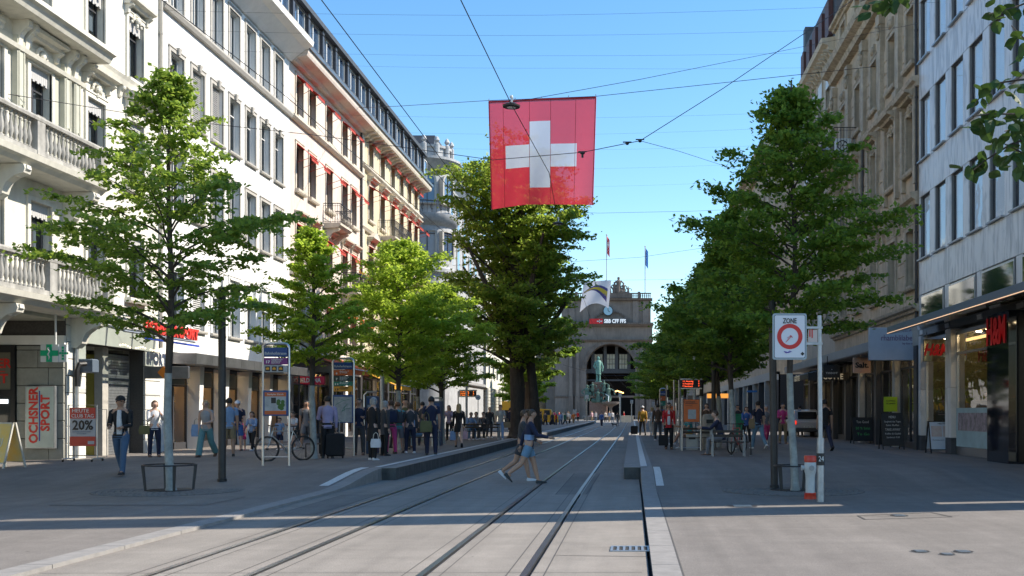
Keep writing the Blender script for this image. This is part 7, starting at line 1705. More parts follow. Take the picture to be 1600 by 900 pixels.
b = MB(); b.bbox(-.7, .7, -.1, .1, .28, .5, .04); b.build('bumper', M['frame_d'], t, local=True); b = MB(); b.box(-.26, .26, -.12, -.1, .5, .61); b.build('number_plate', M['signw'], t, local=True); text('lettering', 'ZH 481 206', .09, M['black'], None, (0, 0, 0), width=.44).parent = t
o_ = [c for c in t.children if c.name.startswith('lettering')][0]; o_.location = (0, -.125, .55)
for sx in (-.66, .66):
    for y in (.6, 2.9): b = MB(); b.tube([(sx-.09, y, .29), (sx+.09, y, .29)], .29, 18); o2 = b.build('wheel', M['black'], t, local=True); b = MB(); b.tube([(sx-.1, y, .29), (sx+.1, y, .29)], .17, 12); b.build('rim', M['steel'], o2, local=True)
# far square: railings, planters, poles, yellow kiosk
t = thing('square_railing', 'steel railing along the sunlit square before the station', 'railing', (-8, 178, 0))
rail_panel(t, [(-24, 178), (-9.5, 178)], .0, 1.05, M['steel'], step=.5); rail_panel(t, [(-8.6, 176), (-1.5, 176)], .0, 1.05, M['steel'], step=.5); rail_panel(t, [(-.5, 178), (9, 178)], 0, 1.05, M['steel'], step=.5)
for i, (x0, x1, Y, h, nm, lab) in enumerate(((878, 884, 150, 1.5, 'planter', 'white block beside the far road, left of the monument'), (968, 990, 172, 1.0, 'low_wall', 'low pale wall right of the monument'))):
    a, c = at(x0, 0, Y), at(x1, 0, Y); t = thing(nm, lab, nm.replace('_', ' '), (a.x, Y, 0)); b = MB(); b.bbox(a.x, c.x, Y, Y+.8, 0, h, .04); b.build('block', M['stone_w'], t)
    b = MB(); b.bbox(a.x-.06, c.x+.06, Y-.06, Y+.86, h, h+.1, .02); b.build('coping', M['stone_w'], t)
for i, (x, yt, Y, lab) in enumerate([(917, 617, 150, 'square lamp pole at the left of the monument'), (969, 614, 160, 'bright white pole before the arch'), (987, 625, 170, 'thin pole right of the arch opening'), (1021, 628, 165, 'thin pole before the right station wing'), (898, 640, 140, 'white marker post on the square')]):
    a = at(x, yt, Y); t = thing('far_pole', lab, 'pole', (a.x, Y, 0), 0, 'pale poles on the station square'); b = MB(); b.tube([(a.x, Y, 0), (a.x, Y, a.z)], .14 if i == 1 else .09, 7); b.build('pole', M['signw'] if i in (1, 4) else M['steel'], t)
    b = MB(); b.bbox(a.x-.25, a.x+.25, Y-.15, Y+.15, a.z-.6, a.z, .03); b.build('lamp_head', M['steel'], t)
t = thing('kiosk', 'yellow topped kiosk pavilion under the far left trees', 'kiosk', at(815, 640, 105)); a, c = at(786, 627, 105), at(836, 641, 105)
b = MB(); b.bbox(a.x, c.x, 104, 107, c.z, a.z, .03); b.build('fascia', mat('yellow_fascia', (.75, .40, .02), .5, noise=.1, scale=1), t); b = MB(); b.box(a.x+.2, c.x-.2, 104.5, 106.5, 0, c.z); b.build('kiosk_wall', mat('kiosk_dark_glass', (.04, .05, .06), .15), t)
for k in range(5): xx = a.x+.1+(c.x-a.x-.2)*k/4; b = MB(); b.box(xx-.05, xx+.05, 104.2, 104.3, 0, c.z); b.build('post', M['steel'], t)
t = thing('yellow_van', 'yellow van parked behind the far crowd left of the road', 'van', at(855, 655, 118)); a, c = at(838, 637, 118), at(873, 652, 118)
b = MB(); b.loft([[(a.x, y, .5), (c.x, y, .5), (c.x, y, 1.2), (c.x-.6, y, 1.35), (c.x-.9, y, 2.0), (a.x, y, 2.1)] for y in (117.2, 119)]); b.build('body', MC['yellow_fascia'], t, bevel=.05)
b = MB(); b.box(c.x-1.6, c.x-.95, 117.16, 117.2, 1.35, 1.9); b.build('window', MC['kiosk_dark_glass'], t)
for x in (a.x+.6, c.x-.7): b = MB(); b.tube([(x, 117.15, .35), (x, 117.45, .35)], .35, 12); b.build('wheel', M['black'], t)
# distant catenary arm in front of the arch
wire('light steel wire arm crossing the station arch', [at(880, 570, 150), at(940, 587, 150), at(1003, 587, 150), at(1040, 575, 150)], .05)
# orange lit shop band on the right
t = thing('amber_shop_sign', 'amber lit shop fascia behind the right platform trees', 'sign', (RX-.2, 66, 3)); a, c = at(1105, 615, 76), at(1138, 622, 76)
b = MB(); b.box(a.x, c.x, 76, 76.2, c.z, a.z); b.build('fascia', mat('amber_lit_fascia', (.9, .35, .06), .5, emit=.6), t); b = MB(); b.tube([(a.x, 76.1, .28), (a.x, 76.1, a.z)], .06, 6); b.tube([(c.x, 76.1, .28), (c.x, 76.1, a.z)], .06, 6); b.build('post', M['steel'], t)
t = thing('blue_street_sign', 'narrow blue sign plate on the grey wall beyond the right platform', 'sign', (0, 60, 3)); a, c = at(1167, 610, 60), at(1183, 613, 60); b = MB(); b.box(a.x, c.x, 60, 60.05, c.z, a.z); b.build('plate', mat('light_blue_plate', (.03, .18, .5), .5), t)
b = MB(); b.tube([(a.x, 60.08, .28), (a.x, 60.08, a.z+.1)], .04, 6); b.build('post', M['steel'], t)
# ================================================================== people
SKN = {k: mat('skin_' + k, c, .55, noise=.06, scale=8) for k, c in dict(fair=(.55, .34, .25), tan=(.42, .24, .16), brown=(.22, .12, .075)).items()}
HR = {k: mat('hair_' + k, c, .6, noise=.35, scale=30) for k, c in dict(dark=(.018, .013, .01), brown=(.07, .04, .02), blond=(.42, .28, .13), grey=(.32, .31, .30), red=(.16, .06, .02)).items()}
def clo(name, c): return mat('cloth_' + name, c, .85, noise=.18, scale=6, bump=.3, bscale=40)
CL = {k: clo(k, c) for k, c in dict(black=(.012, .012, .014), navy=(.015, .02, .05), denim=(.06, .11, .19), lightdenim=(.14, .25, .36), teal=(.12, .26, .28), white=(.62, .62, .64), offwhite=(.50, .47, .42),
   grey=(.19, .19, .20), lightgrey=(.34, .34, .35), khaki=(.26, .19, .11), red=(.48, .015, .02), pink=(.55, .05, .20), palepink=(.55, .34, .38), mustard=(.45, .26, .03), blue=(.05, .13, .36), paleblue=(.22, .33, .52),
   lavender=(.36, .31, .48), green=(.04, .15, .09), aqua=(.06, .32, .34), brown=(.09, .05, .03), olive=(.12, .12, .05), darkgrey=(.05, .05, .055), orange=(.6, .18, .03)).items()}
CL['shoe_white'] = mat('white_shoe', (.65, .65, .66), .6); CL['shoe_black'] = mat('black_shoe', (.012, .012, .012), .5); CL['shoe_brown'] = mat('brown_shoe', (.10, .05, .03), .6); CL['shoe_pink'] = mat('pink_shoe', (.5, .2, .2), .6)
M['eye'] = mat('dark_eye', (.01, .008, .006), .3); M['sung'] = mat('dark_sunglasses', (.008, .008, .01), .1)
def dirv(a, ab=0, side=1): return Vector((side*math.sin(ab), math.sin(a)*math.cos(ab), -math.cos(a)*math.cos(ab)))
def skeleton(H, legs, arms, lean=0, sit=None, female=False, turn=0):
    J = {}; hw = .052*H; sw = (.098 if female else .110)*H
    J['pel'] = Vector((0, 0, 0))
    for s_, nm, (t_, k_, ab) in ((-1, 'L', legs[0]), (1, 'R', legs[1])):
        hp = Vector((s_*hw, 0, -.01*H)); kn = hp + dirv(R(t_), R(ab), s_)*.245*H; an = kn + dirv(R(t_-k_), R(ab*.4), s_)*.24*H
        J['hip'+nm], J['kne'+nm], J['ank'+nm] = hp, kn, an; J['foot'+nm] = R(t_-k_)
    u = Vector((0, math.sin(R(lean)), math.cos(R(lean)))); J['u'] = u
    J['waist'] = u*.085*H; J['chest'] = u*.20*H; J['shc'] = u*.295*H; J['neck'] = u*.335*H + Vector((0, .005*H, 0)); J['head'] = J['neck'] + Vector((0, .012*H+math.sin(R(lean))*.02*H, .078*H))
    for s_, nm, (a, e, ab) in ((-1, 'L', arms[0]), (1, 'R', arms[1])):
        sh = J['shc'] + Vector((s_*sw, 0, -.012*H)); el = sh + dirv(R(a)+R(lean)*.3, R(ab), s_)*.175*H
        inw = -.35 if e > 50 else -.05; d = dirv(R(a+e)+R(lean)*.3, R(ab)*.3 + inw, s_); wr = el + d*.145*H
        J['sho'+nm], J['elb'+nm], J['wri'+nm], J['hd'+nm] = sh, el, wr, d
    low = min(J['ankL'].z, J['ankR'].z); off = Vector((0, 0, .042*H-low if sit is None else sit+.06*H))
    for k in J:
        if k not in ('u',) and not k.startswith('foot') and not k.startswith('hd'): J[k] = J[k] + off
    return J
def skin_mesh(name, V, E, rad, root, mt, sub=1):
    me = bpy.data.meshes.new(name); me.from_pydata([tuple(v) for v in V], E, []); o = bpy.data.objects.new(name, me); C.objects.link(o)
    md = o.modifiers.new('skin', 'SKIN'); md.use_smooth_shade = True
    if not me.skin_vertices:
        bm = bmesh.new(); bm.from_mesh(me); bm.verts.layers.skin.verify(); bm.to_mesh(me); bm.free()
    for i, sv in enumerate(me.skin_vertices[0].data): r = rad[i]; sv.radius = (r, r) if not hasattr(r, '__len__') else r; sv.use_root = (i == root)
    s2 = o.modifiers.new('sub', 'SUBSURF'); s2.levels = sub; s2.render_levels = sub
    dg = bpy.context.evaluated_depsgraph_get(); m2 = bpy.data.meshes.new_from_object(o.evaluated_get(dg)); bpy.data.objects.remove(o); bpy.data.meshes.remove(me)
    m2.materials.clear(); m2.materials.append(mt); m2.name = name
    m2.polygons.foreach_set('use_smooth', [True]*len(m2.polygons)); return m2
def append_mesh(me, mb):
    bm = bmesh.new(); bm.from_mesh(me); t_ = bpy.data.meshes.new('tmp'); t_.from_pydata(mb.v, [], mb.f); bm.from_mesh(t_); 
    for f in bm.faces: f.smooth = True
    bm.to_mesh(me); bm.free(); bpy.data.meshes.remove(t_)
ELL = ring(14)
def torso(b, J, H, secs, m=0):
    u = J['u']; rg = []
    for h, rx_, ry_, dy in secs:
        c = J['pel'] + u*h*H if h >= 0 else J['pel'] + Vector((0, 0, h*H)); c = c + Vector((0, dy*H, 0))
        rg.append([(c.x+p*rx_*H, c.y+q*ry_*H*math.cos(0), c.z+0 - (q*ry_*H)*(u.y if h >= 0 else 0)) for p, q in ELL])
    b.loft(rg, m)
def limb(b, pts, rad, n=10):
    P = [Vector(p) for p in pts]; Q = [P[0]]; RR = [rad[0]]
    for i in range(1, len(P)):
        Q += [P[i-1].lerp(P[i], .5), P[i]]; RR += [(rad[i-1]+rad[i])/2*1.02, rad[i]]
    b.tube(Q, RR, n)
def person(x, yb, H, rz, label, top='white', bot='denim', hair='brown', style='short', sk='fair', legs=((0, 2, 2), (0, 2, 2)), arms=((5, 12, 8), (5, 12, 8)), lean=0, sit=None,
           sleeve='long', bottom='trousers', shoes='shoe_white', female=False, hat=None, glasses=False, coat=0, z=None, fingers=None, group=None, off=(0, 0), P=None, backpack=None, flare=0, child=False, stripe=None, look=0, Y=None):
    if P is None:
        P = gp(x, yb) if Y is None else Vector((at(x, 0, Y).x, Y, zp(Y) if z is None else z))
        if z is not None and Y is None: P = gp(x, yb, z)
    P = P + Vector((off[0], off[1], 0)); pxm = F/P.y; near = H*pxm > 58
    t = thing('person', label, 'person', P, R(rz), group); J = skeleton(H, legs, arms, lean, sit, female)
    if child: pass
    h = H; hr = 1.18 if child else 1.0
    nk, hd = J['neck'], J['head']
    V = [J['pel'], J['waist'], J['chest'], J['shc'], nk, nk+Vector((0, .008*h, .028*h)), hd+Vector((0, .010*h, -.025*h)), hd+Vector((0, .004*h, .006*h)), hd+Vector((0, -.002*h, .036*h)), hd+Vector((0, -.004*h, .058*h))]
    rr = [.062*h, .055*h, .06*h, .045*h, .033*h, .030*h, .040*h*hr, .050*h*hr, .047*h*hr, .026*h*hr]
    E = [(i, i+1) for i in range(9)]
    def add(v, r, par): V.append(v); rr.append(r); E.append((par, len(V)-1)); return len(V)-1
    if near:
        add(hd+Vector((0, .064*h, -.004*h)), .007*h, 7)
    for nm in 'LR':
        a = add(J['sho'+nm], .034*h, 3); a = add(J['elb'+nm], .024*h, a); a = add(J['wri'+nm], .015*h, a); a = add(J['wri'+nm]+J['hd'+nm]*.035*h, .018*h, a)
        if not near or True: add(J['wri'+nm]+J['hd'+nm]*.055*h, .016*h, a)
        a = add(J['hip'+nm], .05*h, 0); a = add(J['hip'+nm].lerp(J['kne'+nm], .5), .045*h, a); a = add(J['kne'+nm], .033*h, a); a = add(J['kne'+nm].lerp(J['ank'+nm], .35), .033*h, a); a = add(J['ank'+nm], .02*h, a)
        add(J['ank'+nm]+Vector((0, .05*h, -.022*h)), .018*h, a)
    bme = skin_mesh('body', V, E, [r*1.12 for r in rr], 0, SKN[sk], 2 if near else 1)
    fb = MB()
    for nm, s_ in (('L', -1), ('R', 1)):
        if not near: continue
        d = J['hd'+nm].normalized(); w0 = J['wri'+nm]+d*.05*h; side = d.cross(Vector((s_, 0, .01))).normalized(); pn = d.cross(side).normalized()
        for k, (o_, L_) in enumerate(((-1.5, .034), (-.5, .042), (.5, .044), (1.5, .040))):
            c0 = w0+side*o_*.0085*h; cu = pn*(-.35*s_)
            fb.tube([c0, c0+(d+cu*.3)*L_*h*.5, c0+(d+cu*.9)*L_*h*.8, c0+(d*.9+cu*1.5)*L_*h], [.0052*h, .005*h, .0045*h, .0036*h], 6)
        th = J['wri'+nm]+d*.018*h; fb.tube([th, th+(side*-.9+d*.6)*.022*h, th+(side*-.9+d*1.3)*.034*h], [.0065*h, .006*h, .0045*h], 6)
    if fb.v: append_mesh(bme, fb)
    bo = bpy.data.objects.new('body', bme); C.objects.link(bo); bo.parent = t
    # top garment
    fw = .9 if female else 1.0
    b = MB(); hem = -.035 if bottom not in ('dress',) else -.03
    secs = [(-.045, .098*fw+.004, .070, 0), (-.01, .095*fw, .070, 0), (.05, .083*fw, .062, 0), (.10, .080*fw, .060, 0), (.16, .092*fw, .066, .002), (.215, .100*fw, .068, .004), (.26, .104*fw, .062, .002), (.295, .092*fw, .052, 0), (.318, .055*fw, .042, 0), (.33, .038, .036, 0)]
    if female: secs[5] = (.21, .092, .074, .010)
    if coat: secs = [(-.045-coat, .115*fw+flare*coat, .085+flare*coat*.6, 0), (-.045-coat*.5, .108*fw+flare*coat*.5, .08, 0)] + [(a, r1*1.05, r2*1.08, d) for a, r1, r2, d in secs]
    torso(b, J, h, secs)
    for nm in 'LR':
        S, E_, W_ = J['sho'+nm], J['elb'+nm], J['wri'+nm]; s_ = -1 if nm == 'L' else 1; root = S + Vector((-s_*.03*h, 0, .004*h))
        if sleeve == 'long': limb(b, [root, S, E_, W_], [.036*h, .038*h, .030*h, .022*h])
        elif sleeve == 'short': limb(b, [root, S, S.lerp(E_, .62)], [.036*h, .038*h, .034*h])
        elif sleeve == 'cap': limb(b, [root, S, S.lerp(E_, .2)], [.034*h, .034*h, .03*h], 8)
    top_o = b.build('jacket' if coat else 'top', CL[top], t, smooth=True, local=True)
    if stripe:
        b = MB(); torso(b, J, h, [(a, r1*1.03+.002, r2*1.04+.002, d) for a, r1, r2, d in [(.07, .083*fw, .062, 0), (.10, .081*fw, .061, 0), (.14, .088*fw, .064, 0.001)]]); b.build('stripe', CL[stripe], t, smooth=True, local=True)
    if coat or top in ('black', 'navy') and bottom == 'trousers' and not female and hat:   # shirt showing in the open jacket
        b = MB(); u = J['u']; q = [(.0, .035), (.12, .035), (.22, .033), (.31, .022)]
        b.loft([[Vector((-w_*h, .0, 0))+J['pel']+u*a*h+Vector((0, .055*h, 0)), Vector((w_*h, 0, 0))+J['pel']+u*a*h+Vector((0, .055*h, 0)), Vector((w_*.7*h, .022*h+(.004*h if a > .1 else 0), 0))+J['pel']+u*a*h+Vector((0, .055*h, 0)), Vector((-w_*.7*h, .022*h+(.004*h if a > .1 else 0), 0))+J['pel']+u*a*h+Vector((0, .055*h, 0))] for a, w_ in q])
        b.build('shirt', CL['white'] if top != 'navy' else CL['lightgrey'], t, smooth=True, local=True)
    # bottoms
    b = MB()
    if bottom in ('trousers', 'shorts', 'wide'):
        torso(b, J, h, [(-.06, .093*fw, .066, 0), (-.03, .098*fw, .071, 0), (.02, .09*fw, .066, 0), (.05, .083*fw, .06, 0)]) 
        for nm in 'LR':
            a, k_, n_ = J['hip'+nm], J['kne'+nm], J['ank'+nm]; top_ = a+Vector((0, 0, .0))
            if bottom == 'trousers': limb(b, [top_, a.lerp(k_, .25), k_, n_+Vector((0, 0, -.012*h))], [.054*h, .056*h, .041*h, .032*h])
            elif bottom == 'wide': limb(b, [top_, a.lerp(k_, .25), k_, n_+Vector((0, 0, -.012*h))], [.055*h, .058*h, .052*h, .052*h])
            else: limb(b, [top_, a.lerp(k_, .3), a.lerp(k_, .62 if female else .9)], [.055*h, .058*h, .055*h])
        b.build('trousers' if bottom != 'shorts' else 'shorts', CL[bot], t, smooth=True, local=True)
    elif bottom in ('skirt', 'dress'):
        mk_ = (J['kneL']+J['kneR'])/2 - J['pel']; rg = []
        for f, rx_, ry_ in ((0, .088, .066), (.25, .102, .08), (.6, .112, .09), (.82 if bottom == 'skirt' else .72, .118, .095)):
            c = J['pel']+mk_*f*.95+Vector((0, 0, .02*h if f == 0 else 0)); rg.append([(c.x+p*rx_*h, c.y+q*ry_*h, c.z) for p, q in ELL])
        b.loft(rg); b.build('skirt', CL[bot], t, smooth=True, local=True)
    # shoes
    b = MB()
    for nm in 'LR':
        an = J['ank'+nm]; ft = J['foot'+nm]; pitch = max(-.6, min(.75, -ft*.9)) if sit is None else 0
        if an.z < .06*h: pitch *= .25
        cp, sp_ = math.cos(pitch), math.sin(pitch)
        def T(y, z): return (y*cp + z*sp_, z*cp - y*sp_)
        rg = []
        for y, w_, hh in ((-.035, .014, .022), (-.028, .024, .045), (0, .026, .052), (.04, .026, .036), (.08, .028, .024), (.105, .022, .018), (.118, .010, .012)):
            pts = []
            for p, q in ((-1, 0), (-1, .55), (-.6, 1), (.6, 1), (1, .55), (1, 0)):
                yy_, zz2 = T(y*h, (-.042+q*hh)*h); pts.append((an.x+p*w_*h, an.y+yy_, an.z+zz2))
            rg.append(pts)
        b.loft(rg)
    b.build('shoes', CL[shoes], t, smooth=True, local=True)
    # hair, face, headgear
    hm_ = HR[hair]; b = MB(); c = hd+Vector((0, -.004*h, .012*h)); k_ = h*hr
    rg = []
    for th in (.12, .4, .75, 1.1, 1.45, 1.8, 2.1):
        row = []
        for p, q in ring(16):
            front = max(0, q); rz_ = .062*k_; lim = 1.25 - .0*front
            t2 = th if q < .25 else min(th, 1.18 + .1*abs(p))
            row.append((c.x+p*.0545*k_*math.sin(t2)*1.02, c.y+q*.060*k_*math.sin(t2), c.z+.062*k_*math.cos(t2)))
        rg.append(row)
    b.loft(rg)
    if style == 'long':
        b.loft([[(c.x+p*.054*k_*w_, c.y-.018*k_+q*.036*k_-dy*k_, c.z+z_*k_) for p, q in ring(12)] for z_, w_, dy in ((.03, .9, .0), (-.02, 1.08, .004), (-.07, 1.12, .012), (-.12, 1.05, .02), (-.155, .7, .022))])
    elif style == 'bob':
        b.loft([[(c.x+p*.058*k_*w_, c.y-.014*k_+q*.045*k_, c.z+z_*k_) for p, q in ring(12)] for z_, w_ in ((.03, .9), (-.02, 1.05), (-.062, .95))])
    elif style == 'tail':
        b.tube([(c.x, c.y-.05*k_, c.z+.01*k_), (c.x, c.y-.085*k_, c.z-.0*k_), (c.x, c.y-.10*k_, c.z-.05*k_), (c.x, c.y-.09*k_, c.z-.11*k_)], [.016*k_, .024*k_, .02*k_, .006*k_], 8)
    elif style == 'bun': b.ball((c.x, c.y-.055*k_, c.z+.035*k_), .026*k_)
    b.build('hair', hm_, t, smooth=True, local=True)
    if near:
        e = MB()
        for sx in (-1, 1): e.ball((hd.x+sx*.019*h, hd.y+.049*h*hr, hd.z+.004*h), .0055*h, .004*h, .0045*h, 7, 5)
        e.build('eyes', M['eye'], t, smooth=True, local=True)
        e = MB(); e.ball((hd.x, hd.y+.050*h*hr, hd.z-.024*h), .014*h, .004*h, .0035*h, 8, 4); e.build('mouth', mat('lips', (.33, .12, .1), .5), t, smooth=True, local=True)
        e = MB()
        for sx in (-1, 1): e.ball((hd.x+sx*.052*h*hr, hd.y, hd.z-.004*h), .006*h, .011*h, .017*h, 7, 5)
        e.build('ears', SKN[sk], t, smooth=True, local=True)
    if glasses:
        e = MB()
        for sx in (-1, 1): e.ball((hd.x+sx*.021*h, hd.y+.054*h, hd.z+.004*h), .017*h, .006*h, .012*h, 10, 5)
        e.tube([(hd.x-.045*h, hd.y+.02*h, hd.z+.006*h), (hd.x-.038*h, hd.y+.052*h, hd.z+.006*h), (hd.x+.038*h, hd.y+.052*h, hd.z+.006*h), (hd.x+.045*h, hd.y+.02*h, hd.z+.006*h)], .003*h, 5); e.build('sunglasses', M['sung'], t, smooth=True, local=True)
    if hat:
        e = MB(); e.loft([[(c.x+p*.060*h*math.sin(a), c.y+q*.066*h*math.sin(a), c.z+.012*h+.062*h*math.cos(a)) for p, q in ring(16)] for a in (.1, .5, .9, 1.3, 1.6)])
        if hat[1]: e.loft([[(c.x-.042*h, c.y+.045*h, c.z+.014*h), (c.x+.042*h, c.y+.045*h, c.z+.014*h), (c.x+.042*h, c.y+.045*h, c.z+.020*h), (c.x-.042*h, c.y+.045*h, c.z+.020*h)], [(c.x-.028*h, c.y+.105*h, c.z+.004*h), (c.x+.028*h, c.y+.105*h, c.z+.004*h), (c.x+.028*h, c.y+.105*h, c.z+.009*h), (c.x-.028*h, c.y+.105*h, c.z+.009*h)]])
        e.build('cap', CL[hat[0]], t, smooth=True, local=True)
    t['_J'] = 0
    if backpack:
        u = J['chest']; p_ = Vector(P); Rz = Matrix.Rotation(R(rz), 4, 'Z'); bt = thing('backpack', backpack[1], 'backpack', p_, R(rz)); e = MB()
        zc0 = J['chest'].z; y0 = J['chest'].y-.066*h
        e.loft([[(-.085*h, y0, zc0-.14*h), (.085*h, y0, zc0-.14*h), (.08*h, y0-.075*h, zc0-.13*h), (-.08*h, y0-.075*h, zc0-.13*h)], [(-.09*h, y0, zc0), (.09*h, y0, zc0), (.08*h, y0-.085*h, zc0), (-.08*h, y0-.085*h, zc0)], [(-.07*h, y0, zc0+.09*h), (.07*h, y0, zc0+.09*h), (.06*h, y0-.05*h, zc0+.085*h), (-.06*h, y0-.05*h, zc0+.085*h)]])
        e.build('pack', CL[backpack[0]], bt, smooth=True, local=True); e = MB()
        for sx in (-.055, .055): e.tube([(sx*h, y0+.005*h, zc0-.1*h), (sx*h*1.1, y0+.0*h, zc0+.1*h), (sx*h, y0+.07*h, zc0+.115*h), (sx*h*1.15, y0+.14*h, zc0+.04*h), (sx*h*1.2, y0+.11*h, zc0-.08*h)], .010*h, 6)
        e.build('strap', M['black'], bt, local=True)
    del t['_J']
    return t, J, P
def hand_world(t, J, P, nm, rz):
    w_ = J['wri'+nm]+J['hd'+nm]*J['hd'+nm].length*.0; v = J['wri'+nm]+J['hd'+nm].normalized()*.09; c, s_ = math.cos(R(rz)), math.sin(R(rz)); return Vector((P.x+v.x*c-v.y*s_, P.y+v.x*s_+v.y*c, P.z+v.z))
def bag(p, col, label, w_=.3, h=.32, d=.12, drop=.18, name='handbag', cat='bag', rz=0, group=None):
    t = thing(name, label, cat, (p.x, p.y, p.z-drop-h), R(rz), group)
    b = MB(); b.loft([[(-w_/2, -d/2, 0), (w_/2, -d/2, 0), (w_/2, d/2, 0), (-w_/2, d/2, 0)], [(-w_/2*1.05, -d/2*1.1, h*.5), (w_/2*1.05, -d/2*1.1, h*.5), (w_/2*1.05, d/2*1.1, h*.5), (-w_/2*1.05, d/2*1.1, h*.5)], [(-w_/2*.92, -d/2*.5, h), (w_/2*.92, -d/2*.5, h), (w_/2*.92, d/2*.5, h), (-w_/2*.92, d/2*.5, h)]])
    b.build('bag_body', CL[col], t, smooth=True, local=True)
    b = MB()
    for y in (-d*.2, d*.2): b.tube([(-w_*.3, y, h*.95), (-w_*.22, y*.6, h+drop*.7), (0, 0, h+drop), (w_*.22, y*.6, h+drop*.7), (w_*.3, y, h*.95)], .009, 5)
    b.build('handle', CL[col] if col not in ('white', 'paleblue') else CL['offwhite'], t, local=True); return t
def suitcase(p, label, col='black', h=.62, w_=.42, rz=0, group=None):
    t = thing('suitcase', label, 'suitcase', p, R(rz), group); b = MB(); b.bbox(-w_/2, w_/2, -.13, .13, .06, h, .04); b.build('shell', CL[col], t, local=True)
    b = MB(); b.tube([(-.1, .1, h), (-.1, .1, h+.35), (.1, .1, h+.35), (.1, .1, h)], .011, 5); b.build('handle', M['steel'], t, local=True)
    for sx in (-1, 1):
        b = MB(); b.tube([(sx*w_*.42-.02, 0, .035), (sx*w_*.42+.02, 0, .035)], .035, 8); b.build('wheel', M['black'], t, local=True)
    return t
WALK = ((22, 8, 2), (-18, 22, 2)); WALK2 = ((-16, 30, 2), (20, 4, 2)); BIG = ((17, 3, 1), (-22, 30, 1)); BIG2 = ((14, 3, 1), (-20, 34, 1)); ST = ((2, 4, 4), (-3, 2, 3)); SIT = ((86, 84, 6), (82, 78, 6))
DN = ((8, 14, 8), (-4, 10, 8)); PH = ((35, 85, 8), (20, 95, 6)); HF = ((22, 75, 10), (22, 75, 10)); BAGP = ((10, 70, 12), (-6, 12, 9)); SW = ((24, 22, 6), (-22, 14, 6))
# --- left side
person(189, 741, 1.76, 188, 'man in black jacket, white shirt, jeans and dark cap walking towards the camera', 'black', 'denim', 'dark', sk='tan', legs=WALK, arms=((14, 66, 5), (12, 70, 5)), shoes='shoe_black', hat=('black', True), glasses=True)
t_ = person(241, 714, 1.66, 215, 'woman in white shirt looking down at her phone by the pale wall', 'white', 'navy', 'brown', 'bob', legs=ST, arms=PH, female=True, shoes='shoe_brown', lean=6)
bag(Vector((t_[2].x-.22, t_[2].y-.12, t_[2].z+1.12)), 'olive', 'olive shoulder bag of the woman with the phone', .3, .26)
t_ = person(322, 714, 1.70, 178, 'woman in grey tank top and teal jeans walking towards the camera', 'lightgrey', 'teal', 'blond', 'long', legs=WALK2, arms=BAGP, sleeve='cap', female=True, glasses=True, shoes='shoe_brown', bottom='wide')
bag(Vector((t_[2].x-.3, t_[2].y+.05, t_[2].z+1.15)), 'paleblue', 'pale blue bag of the woman in the grey tank top', .28, .36)
person(358, 713, 1.74, 20, 'man in blue polo and khaki shorts half hidden by the dark post', 'paleblue', 'khaki', 'dark', legs=ST, arms=DN, sleeve='short', bottom='shorts', shoes='shoe_black', sk='tan')
person(371, 704, 1.70, 200, 'young man in navy shirt and white fronted cap beside the child in pink', 'navy', 'blue', 'dark', legs=ST, arms=DN, sleeve='short', bottom='shorts', hat=('white', True), shoes='shoe_black')
person(379, 703, 1.12, 190, 'small child dressed in pink', 'pink', 'pink', 'brown', 'bob', legs=ST, arms=DN, sleeve='short', bottom='skirt', female=True, child=True, shoes='shoe_pink')
person(394, 704, 1.36, 175, 'girl in blue jacket and black leggings', 'paleblue', 'black', 'brown', 'long', legs=WALK, arms=HF, female=True, child=True, shoes='shoe_white')
person(437, 703, 1.12, 180, 'small boy in pale blue shirt behind the silver bicycle', 'paleblue', 'navy', 'dark', legs=ST, arms=DN, sleeve='short', bottom='shorts', child=True)
person(458, 702, 1.36, 170, 'girl in white t-shirt and black shorts right of the small boy', 'white', 'black', 'dark', 'tail', legs=WALK, arms=HF, sleeve='short', bottom='shorts', female=True, child=True)
t_ = person(479, 700, 1.78, 182, 'man in grey t-shirt and grey shorts with backpack straps', 'grey', 'grey', 'dark', legs=WALK2, arms=DN, sleeve='short', bottom='shorts', sk='tan', glasses=True, shoes='shoe_black', backpack=('black', 'black backpack of the man in grey shorts'))
person(512, 716, 1.78, 20, 'person in lavender top and black trousers next to the suitcases', 'lavender', 'black', 'dark', legs=ST, arms=BAGP, lean=8, shoes='shoe_black')
p = gp(524, 716); suitcase(p, 'larger black suitcase standing behind the second left trunk', h=.72, w_=.5, rz=8); suitcase(gp(510, 713), 'smaller black suitcase at the feet of the person in lavender', h=.58, w_=.38)
person(561, 711, 1.74, 190, 'man in dark clothes at the edge of the farther stop totem', 'navy', 'darkgrey', 'dark', legs=ST, arms=HF, shoes='shoe_brown', sk='tan')
t_ = person(583, 719, 1.72, 335, 'woman in long black coat with grey hair and white sneakers', 'black', 'black', 'grey', 'bob', legs=((3, 4, 1), (-3, 4, 1)), arms=DN, coat=.18, flare=.1, female=True, shoes='shoe_white')
bag(Vector((t_[2].x+.13, t_[2].y-.22, t_[2].z+.78)), 'white', 'white shopping bag held by the woman in the black coat', .26, .24, .1)
